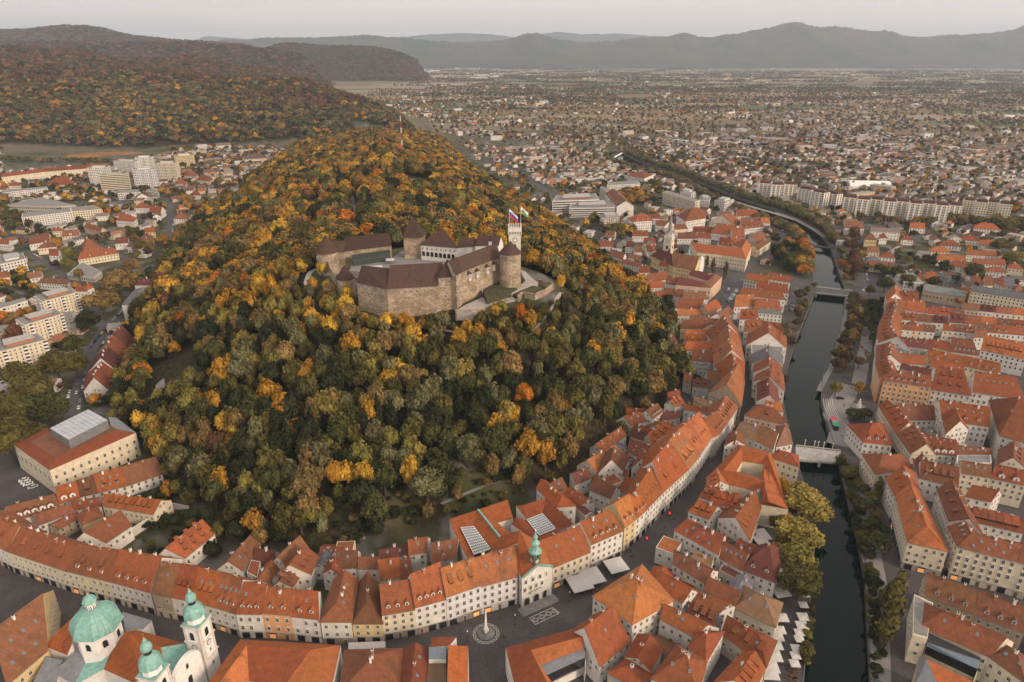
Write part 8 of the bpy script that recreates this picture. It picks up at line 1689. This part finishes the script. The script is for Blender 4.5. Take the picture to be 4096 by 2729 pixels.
for a,b,q in TAKEN:
    r=q*.8 + 6; i0,i1,j0,j1=max(0,int((a-r+1600)/5)),int((a+r+1600)/5)+2,max(0,int((b-r-150)/5)),int((b+r-150)/5)+2
    if i1>0 and j1>0: OCC[j0:j1,i0:i1]|=np.hypot(gx_[j0:j1,i0:i1]-a,gy_[j0:j1,i0:i1]-b)<r
SIDES=[[(s_*(.69*y+k),y) for y,k in ((150,80),(560,80),(560,260),(150,260))] for s_ in (-1,1)]
inVm=inside(gx_,gy_,VALLEY) | ((inside(gx_,gy_,SIDES[0]) | inside(gx_,gy_,SIDES[1])) & ~OCC); okm=(inVm | inside(gx_,gy_,PLAIN_R)) & ~OCC & ~inside(gx_,gy_,FARM)
for pk in PARKS + LAWNS: okm&=~inside(gx_,gy_,pk)
DN_=.5 + .5*wob(gx_,gy_,210,8) + .25*wob(gx_,gy_,80,9)
for X0 in range(-1500,3600,260):
    for Y0 in range(140,4900,260):
        q=random.Random(X0*7 + Y0); ang=q.uniform(-.6,.6) + (0 if q.random()<.5 else .78); far=Y0>2300; sx,sy=(17,27) if not far else (22,34)
        c,s=math.cos(ang),math.sin(ang); n=int(260*.75/sx) + 1; ii,jj=np.meshgrid(np.arange(-n,n+1),np.arange(-n,n+1)); u=ii*sx + rng.uniform(-2,2,ii.shape); v=jj*sy + rng.uniform(-2,2,ii.shape)
        x_=(X0+130 + u*c - v*s).ravel(); y_=(Y0+130 + u*s + v*c).ravel(); k=(x_>=X0) & (x_<X0+260) & (y_>=Y0) & (y_<Y0+260) & (np.abs(x_)<.8*y_ + 180); x_,y_=x_[k],y_[k]
        ix,iy=np.clip(((x_+1600)/5+.5).astype(int),0,len(GX)-1),np.clip(((y_-150)/5+.5).astype(int),0,len(GYY)-1); k=okm[iy,ix]; x_,y_,ix,iy=x_[k],y_[k],ix[k],iy[k]
        z_=elev(x_,y_)
        for x,y,z,inV,d in zip(x_.tolist(),y_.tolist(),z_.tolist(),inVm[iy,ix].tolist(),DN_[iy,ix].tolist()):
            if not inV: z=0
            fade=1 if inV else min(1,max(0,(3900 - y)/2400))
            if inV: d=.30
            if y<1000 and not inV: d=.45
            th_=(.86 - .66*fade*min(1,d + .34))
            if not inV and y>1250:
                lf=.5 + .5*math.sin(x/230 + 1.4*math.sin(y/410))*math.cos(y/290 + 1.1*math.sin(x/350)) + .12*math.sin(x/61 + y/83); k_=max(0,min(1,(y - 1250)/1300)); ph=max(0,min(1,(lf - .30 - .22*k_)*3.2)); th_=1 - (1 - th_)*((1 - k_*.8) + k_*.8*ph)*(1.1 if ph>.6 else 1)
                if ph<.12 and k_>.3 and rw.random()<.5 - .3*math.sin(x/90 + y/50): continue
            if rw.random()>th_:
                big=rw.random()<(.03 if y<1600 else .09); L_=rw.uniform(10,16) if not big else rw.uniform(24,46); W_=rw.uniform(8.5,11.5) if not big else rw.uniform(11,18)
                h=rw.uniform(4.5,7.5) if not big else rw.uniform(7,12); SUB.append((x,y,z,L_,W_,h,W_*rw.uniform(.22,.36),ang + (math.pi/2 if rw.random()<.3 else 0),1 if (big and rw.random()<.7) or rw.random()<.10 else 0))
                if rw.random()<.85: lowtree(x + rw.uniform(-12,12),y + rw.uniform(-14,-9),z,h=rw.uniform(5,10))
                if rw.random()<.6: lowtree(x + rw.uniform(7,12),y + rw.uniform(-9,9),z,h=rw.uniform(5,9))
            else:
                for _ in range(3 if inV else 2):
                    if rw.random()<(.9 if d<.4 else .7): lowtree(x + rw.uniform(-9,9),y + rw.uniform(-11,11),z)
# white sheds of the trading estate at the far foot of the hills
for i in range(60):
    g_=G('P',rw.uniform(720,1150),rw.gauss(171,6),0); SUB.append((g_.x,g_.y,0,rw.uniform(60,160),rw.uniform(30,60),rw.uniform(8,13),0,rw.uniform(-.1,.1),2))
for i in range(420):
    px,py=rw.uniform(960,2353),158 + abs(rw.gauss(0,22)); g_=G('P',px,py,0); SUB.append((g_.x,g_.y,0,rw.uniform(14,40),rw.uniform(10,22),rw.uniform(6,10),3.5,rw.uniform(-.5,.5),0 if rw.random()<.7 else 2))
V=[]; Fc=[]; Cc=[]
RC=[(.085,.052,.044),(.10,.05,.038),(.085,.070,.064),(.14,.065,.042),(.22,.085,.042),(.15,.135,.13),(.14,.10,.08),(.07,.055,.052),(.20,.185,.18)]
for (x,y,z,L_,W_,h,hr,a,kd) in SUB:
    c,s=math.cos(a),math.sin(a)
    def T(u,v,w): return (x + u*c - v*s,y + u*s + v*c,z + w)
    rc=rw.choice(RC) if kd==0 else ((.40,.40,.40) if kd==2 else (.26,.25,.25)); j=rw.uniform(.8,1.25); rc=tuple(t*j for t in rc)
    wl=rw.choice([(.64,.60,.56),(.60,.56,.53),(.62,.58,.53),(.50,.43,.32),(.54,.42,.28),(.48,.36,.29),(.46,.44,.42)]); l,w=L_/2,W_/2
    if kd: hr=.1
    q=[(-l,-w),(l,-w),(l,w),(-l,w)]
    def add(pts,col): b=len(V); V.extend(pts); Fc.append(tuple(range(b,b+len(pts)))); Cc.extend([(*col,1)]*len(pts))
    for k in range(4):
        p,r=q[k],q[(k+1)%4]; add([T(*p,-.5),T(*r,-.5),T(*r,h),T(*p,h)],wl)
    if kd: add([T(-l,-w,h),T(l,-w,h),T(l,w,h),T(-l,w,h)],rc)
    else:
        o=.5; dz=-.25
        add([T(-l-o,-w-o,h+dz),T(l+o,-w-o,h+dz),T(l+o,0,h+hr),T(-l-o,0,h+hr)],rc); add([T(l+o,w+o,h+dz),T(-l-o,w+o,h+dz),T(-l-o,0,h+hr),T(l+o,0,h+hr)],rc)
        add([T(l,-w,h),T(l,w,h),T(l,0,h+hr-.1)],wl); add([T(-l,w,h),T(-l,-w,h),T(-l,0,h+hr-.1)],wl)
        if y<2000: add([T(l*.4-.4,.3,h+hr+.9),T(l*.4+.4,.3,h+hr+.9),T(l*.4+.4,1,h+hr+.9),T(l*.4-.4,1,h+hr+.9)],(.3,.2,.16)); add([T(l*.4-.4,.3,h+hr*.7),T(l*.4+.4,.3,h+hr*.7),T(l*.4+.4,.3,h+hr+.9),T(l*.4-.4,.3,h+hr+.9)],(.3,.2,.16))
    if y<2300:
        fl=max(1,int(h/3))
        for (p,r,nx_,ny_) in ((q[0],q[1],0,-1),(q[1],q[2],1,0),(q[2],q[3],0,1),(q[3],q[0],-1,0)):
            ln=math.hypot(r[0]-p[0],r[1]-p[1]); kk=max(1,int(ln/3.2)); wn=(nx_*c - ny_*s,nx_*s + ny_*c)
            if wn[0]*-x + wn[1]*-y<0: continue
            for f in range(fl):
                for t in range(kk):
                    cu,cvv=p[0] + (r[0]-p[0])*(t+.5)/kk + nx_*.05,p[1] + (r[1]-p[1])*(t+.5)/kk + ny_*.05; du,dv=(r[0]-p[0])/ln*.6,(r[1]-p[1])/ln*.6; zz=1 + f*h/fl
                    add([T(cu-du,cvv-dv,zz),T(cu+du,cvv+dv,zz),T(cu+du,cvv+dv,zz+1.3),T(cu-du,cvv-dv,zz+1.3)],(.05,.05,.055))
me=bpy.data.meshes.new('suburban_houses'); me.from_pydata(V,[],Fc); ca_=me.color_attributes.new('paint','FLOAT_COLOR','POINT'); ca_.data.foreach_set('color',np.array(Cc,np.float32).ravel())
m,nt,b=newmat('suburban_paint',.85); A_=nt.nodes.new('ShaderNodeAttribute'); A_.attribute_name='paint'; nt.links.new(scalec(nt,A_.outputs['Color'],ramp(nt,noise(nt,.35,3,'World'),.3,.7,.8,1.15)),b.inputs['Base Color']); me.materials.append(m)
o=bpy.data.objects.new('suburban_houses',me); COL.objects.link(o); tag(o,'mass of small pitched-roof houses filling the plain beyond the river','houses',None,'stuff')
print('SUB',len(SUB))
# river-side lines of willows, park trees, hedgerows and copses of the plain
def line(c,pts,n,spread,h,cols,z=0,wf=.9,lod=1):
    P_=[G(c,x,y,z) for x,y in pts]; ls=[(P_[i+1]-P_[i]).length for i in range(len(P_)-1)]; T_=sum(ls)
    for i in range(n):
        d=T_*(i+rw.random()*.6)/n; k=0
        while k<len(ls)-1 and d>ls[k]: d-=ls[k]; k+=1
        p=P_[k].lerp(P_[k+1],min(1,d/ls[k])); x_,y_=p.x + rw.gauss(0,spread),p.y + rw.gauss(0,spread)
        if inside(np.array([x_]),np.array([y_]),RIVER)[0] and min(dist_seg(x_,y_,LB),dist_seg(x_,y_,RB))>1.5: continue
        lowtree(x_,y_,z,rw.choice(cols),h*rw.uniform(.8,1.15),wf,lod)
line('C4',[(1000,10),(1250,70),(1500,160),(1750,250),(2000,330),(2240,420)],75,3,11,['willow','willow','grey','olive'],lod=0)
line('C5',[(0,420),(150,480),(330,550),(420,620)],32,3,11,['willow','grey','olive'],lod=0)
line('C4',[(1900,420),(2050,400),(2160,470),(2200,560)],14,4,12,['tan','gold','olive'],lod=0)
line('C5',[(575,1190),(650,1300),(625,1440),(570,1568)],15,3,11,['brown','tan','olive','gold'],lod=0)
line('B3',[(470,20),(430,180),(375,330),(320,480),(290,540)],18,3,11,['tan','gold','brown','olive'],lod=0)
line('B3',[(560,60),(540,180),(520,330)],8,2.5,11,['dark','green'],lod=0)
line('P',[(1862,735),(1842,790),(1822,850),(1812,900)],16,1.8,7,['brown','tan','olive'],lod=0)
line('P',[(1996,1320),(2003,1400),(2008,1480),(2012,1568)],26,1.2,4,['dark','green','olive'],z=-1.5,lod=0)
line('P',[(1930,1060),(1955,1130),(1976,1220),(1993,1310)],30,1.6,6,['green','olive','dark'],z=-1,lod=0)
line('P',[(1862,1380),(1856,1450),(1850,1540)],16,.9,3.5,['olive','green','lime'],z=-1,lod=0)
line('P',[(1790,1120),(1800,1180),(1795,1250),(1800,1320)],10,2,9,['lime','olive','gold'],lod=0)
line('C5',[(290,700),(230,800),(210,920),(250,1020)],22,5,14,['gold','orange','olive','yellow','tan'],lod=0)
line('C5',[(60,760),(120,900),(60,960)],14,7,14,['olive','dark','gold'],lod=0)
line('C5',[(600,680),(640,760),(620,860),(630,960)],14,4,15,['brown','rust','tan'],lod=0)
line('C5',[(520,890),(545,960),(560,1040)],8,2,8,['orange','olive'],lod=0)
line('P',[(1878,690),(1868,660)],3,2,8,['olive'])
line('C5',[(250,1130),(200,1250),(150,1400),(110,1568)],16,2,8,['brown','tan','olive'],lod=0)
line('P',[(1960,1090),(1985,1160),(2010,1240)],9,2.5,7,['green','olive'],lod=0)
line('P',[(2008,1320),(2018,1420),(2022,1500)],14,1.5,5,['dark','green'],lod=0)
line('P',[(1856,1430),(1852,1540)],8,1.2,4,['olive','lime'],lod=0)
line('D2',[(490,640),(560,700),(660,780),(700,800)],26,9,15,['willow','grey','olive'],lod=0); line('D2',[(250,640),(350,650),(440,650)],12,12,14,['olive','tan','rust'],lod=0)
line('C5',[(740,980),(860,990),(1060,1010),(1150,1070)],16,7,12,['green','olive'],lod=0); line('C5',[(1130,1110),(1330,1150)],10,5,9,['green','dark'],lod=0); line('C5',[(1350,1165),(1740,1200)],12,4,10,['gold','orange','orange','yellow'],lod=0)
line('C5',[(1700,620),(1850,620),(1952,640)],30,14,16,['olive','green','lime'],lod=0); line('C5',[(1300,560),(1600,600)],18,10,13,['tan','brown','olive'],lod=0); line('C5',[(740,560),(1000,600),(1250,590)],22,8,12,['brown','tan','olive'],lod=0)
line('C5',[(1490,470),(1750,500),(1940,470)],16,7,12,['gold','orange','red','lime'],lod=0); line('C5',[(0,370),(120,380),(330,400)],9,6,10,['rust','orange','gold'],lod=0)
line('E3',[(830,240),(1000,330),(1180,340)],10,4,10,['green','dark'],lod=0); line('E3',[(400,560),(460,440),(540,420)],9,4,11,['dark','green'],lod=0)
line('C5',[(1000,880),(1200,870),(1400,960)],22,9,8,['green','dark','olive'],lod=0)
for ln_,o_ in ((LB[13:],5),(RB[17:],-5)):
    for (ax,ay),(bx,by) in zip(ln_,ln_[1:]):
        d_=Vector((bx-ax,by-ay)); n=max(1,int(d_.length/6.5)); nn_=Vector((-d_.y,d_.x)).normalized()
        for k in range(n):
            for r_ in range(2):
                o2=(o_ + (5 if o_>0 else -5)*r_ + rw.uniform(-2,2)); px,py=ax + d_.x*k/n - nn_.x*o2*-1*(1 if o_>0 else 1),ay + d_.y*k/n + nn_.y*o2
                px,py=ax + d_.x*k/n + nn_.x*o2,ay + d_.y*k/n + nn_.y*o2
                if inside(np.array([px]),np.array([py]),RIVER)[0]: px,py=ax + d_.x*k/n - nn_.x*o2,ay + d_.y*k/n - nn_.y*o2
                if any(math.hypot(px - t[0],py - t[1])<t[2]*.7 for t in TAKEN): continue
                lowtree(px,py,0,rw.choice(['willow','grey','olive','tan','willow']),rw.uniform(8,13),.95,0)
for q_ in LAWNS[-4:]:
    xs_=[p[0] for p in q_]; ys_=[p[1] for p in q_]
    for i in range(46):
        px,py=rw.uniform(min(xs_),max(xs_)),rw.uniform(min(ys_),max(ys_))
        if inside(np.array([px]),np.array([py]),q_)[0] and clear(px,py,2): lowtree(px,py,ez(px,py),rw.choice(['dark','green','olive','dark','tan']),rw.uniform(2,6),1.0,0)
# trees between the flats of the middle ground, and in the left valley
for c,pts,n,s_,h,cols in [
 ('E1',[(200,520),(330,470),(480,600),(650,660)],26,14,14,['olive','green','gold','tan']),('E1',[(450,440),(620,420),(700,560)],16,10,13,['olive','grey','green']),('E1',[(100,960),(250,970),(370,990)],12,6,13,['lime','yellow','olive']),('E1',[(30,900),(120,900)],6,6,12,['dark','green']),('E1',[(780,760),(700,750),(520,900)],8,6,9,['gold','green']),
 ('E1',[(760,610),(900,640),(1180,690)],12,8,11,['dark','green','gold']),('E1',[(1230,600),(1290,640)],5,6,11,['olive']),('E1',[(1380,700),(1600,680),(1760,680)],16,6,10,['gold','yellow','tan','orange']),('E1',[(1300,500),(1380,520)],6,8,14,['olive','green']),
 ('C4',[(380,400),(480,470),(560,560),(700,560)],14,7,12,['lime','olive','dark']),('C4',[(640,220),(760,260),(900,250)],18,9,14,['olive','gold','tan']),
 ('C6',[(300,380),(560,410),(800,480)],40,14,12,['olive','green','dark','gold']),('C6',[(0,520),(60,640),(150,680),(260,700)],22,9,13,['olive','dark','green']),('C6',[(640,600),(760,540),(900,560)],16,9,12,['olive','grey','gold']),('C6',[(960,720),(1060,820),(1120,900)],18,8,12,['brown','olive','tan']),
 ('C6',[(1230,420),(1300,440),(1420,500),(1500,560)],26,11,12,['olive','tan','gold','green']),('C6',[(1180,760),(1300,820)],10,7,10,['gold','tan']),('C6',[(0,165),(300,185),(600,180),(820,190)],60,16,11,['olive','tan','green','grey']),('C6',[(1240,250),(1330,230),(1450,180)],18,12,11,['green','dark','olive']),
 ('C6',[(1080,400),(1000,470),(850,450)],14,9,12,['olive','green']),('E2',[(100,560),(220,560),(300,680),(430,720)],16,5,9,['green','olive','dark','gold']),('E2',[(0,980),(90,1060),(150,1150)],14,5,12,['rust','tan','orange']),('E2',[(580,200),(640,260)],5,4,10,['gold']),('B1',[(820,560),(900,520),(980,330)],14,6,10,['dark','green','rust']),
 ('B1',[(1130,880),(1200,1000),(1250,1150),(1300,1260)],26,7,12,['dark','green','olive']),('A1',[(1180,180),(1330,150),(1500,160)],14,6,8,['dark','green']),('A1',[(1100,420),(1300,420),(1420,560)],12,6,5,['dark','green']),('A1',[(1450,540),(1560,570),(1640,620)],12,4,8,['dark','green']),
 ('A2',[(20,420),(200,420),(350,460)],14,5,9,['dark','olive','green']),('A2',[(640,560),(720,500),(840,420)],12,4,7,['dark','green']),('A3',[(560,90),(700,60),(820,60)],9,4,7,['dark','green']),('B2',[(850,470),(1000,490),(1150,540)],16,4,7,['dark']),('B2',[(830,300),(950,260)],6,4,8,['dark','olive'])]:
    line(c,pts,n,s_*.5,h,cols,lod=0)
# hedgerows and copses far out on the plain
for pk in PARKS:
    for i in range(len(pk)):
        a,b=Vector(pk[i]),Vector(pk[(i+1)%len(pk)]); n=max(2,int((b-a).length/11))
        for k in range(n): p=a.lerp(b,k/n); lowtree(p.x + rw.gauss(0,4),p.y + rw.gauss(0,4),0)
for i in range(430):
    py=157 + abs(rw.gauss(0,30)); px=rw.uniform(960,2420); g_=G('P',px,py,0); a_=rw.gauss(.1,.35); n=rw.randint(12,46); cp=rw.random()<.3
    for k in range(n):
        u=(k - n/2)*rw.uniform(9,13); lowtree(g_.x + (u*math.cos(a_) if not cp else rw.gauss(0,60)),g_.y + (u*math.sin(a_) if not cp else rw.gauss(0,70)) + rw.gauss(0,8),0,rw.choice(['olive','brown','rust','grey','green','dark','tan']),rw.uniform(9,17),1.1)
print('REST',len(REST))
# ---- one object for all the trees past the three hundred nearest
def tree_mass():
    srcs=[]; cc=bpy.data.collections.new('crown_shapes')
    for k,(lst,nm) in enumerate(((CROWN[:4],'a_crown'),(LOW,'b_crown'),(CONE[:1],'c_crown'),(TCONE[:1],'d_crown'))):
        for i,me_ in enumerate(lst):
            m2=me_.copy(); m2.materials.clear(); m2.materials.append(M['leafI']); ob=bpy.data.objects.new(f'{nm}_{i}',m2); cc.objects.link(ob)
    n=len(REST); pts=np.zeros((n,3)); sc_=np.zeros((n,3)); tint=np.zeros((n,4)); idx=np.zeros(n,np.int32); rot=np.zeros(n)
    for i,(x,y,z,h,w,col,kind,lod) in enumerate(REST):
        c=TC[col]; j=rw.uniform(.72,1.3); 
        if kind=='cone': pts[i]=(x,y,z + h*.5); sc_[i]=(w*.9,w*.9,h*.47); idx[i]=8 if lod==0 else 9
        else: pts[i]=(x,y,z + h*.56); sc_[i]=(w*.53,w*.53,h*.47); idx[i]=(i % 4) + (4 if (lod or kind=='far') else 0)
        tint[i]=(c[0]*j*rw.uniform(.92,1.08),c[1]*j,c[2]*j,1); rot[i]=rw.uniform(0,6.28)
    me=bpy.data.meshes.new('wood'); me.from_pydata(pts.tolist(),[],[])
    for nm,tp,dat in (('scl','FLOAT_VECTOR',sc_),('tint','FLOAT_COLOR',tint),('idx','INT',idx),('rot','FLOAT',rot)):
        at_=me.attributes.new(nm,tp,'POINT'); at_.data.foreach_set({'FLOAT_VECTOR':'vector','FLOAT_COLOR':'color','INT':'value','FLOAT':'value'}[tp],dat.astype(np.int32 if tp=='INT' else np.float32).ravel())
    o=bpy.data.objects.new('woodland',me); COL.objects.link(o); tag(o,'mass of autumn trees covering the hills and filling the gardens of the plain','trees',None,'stuff')
    ng=bpy.data.node_groups.new('scatter_crowns','GeometryNodeTree'); ng.interface.new_socket('Geometry',in_out='INPUT',socket_type='NodeSocketGeometry'); ng.interface.new_socket('Geometry',in_out='OUTPUT',socket_type='NodeSocketGeometry')
    N_=ng.nodes.new; K=ng.links.new; gi=N_('NodeGroupInput'); go=N_('NodeGroupOutput'); ci=N_('GeometryNodeCollectionInfo'); ci.inputs['Collection'].default_value=cc; ci.inputs['Separate Children'].default_value=True; ci.inputs['Reset Children'].default_value=True
    ip=N_('GeometryNodeInstanceOnPoints'); ip.inputs['Pick Instance'].default_value=True; K(gi.outputs[0],ip.inputs['Points']); K(ci.outputs[0],ip.inputs['Instance'])
    def attr(nm,t):
        a=N_('GeometryNodeInputNamedAttribute'); a.data_type=t; a.inputs['Name'].default_value=nm; return a.outputs['Attribute']
    K(attr('idx','INT'),ip.inputs['Instance Index']); K(attr('scl','FLOAT_VECTOR'),ip.inputs['Scale']); cx=N_('ShaderNodeCombineXYZ'); K(attr('rot','FLOAT'),cx.inputs['Z']); K(cx.outputs[0],ip.inputs['Rotation']); K(ip.outputs[0],go.inputs[0])
    md=o.modifiers.new('crowns','NODES'); md.node_group=ng
tree_mass()
print('HOUSES',NHOUSE[0],'OBJ',len(bpy.data.objects))
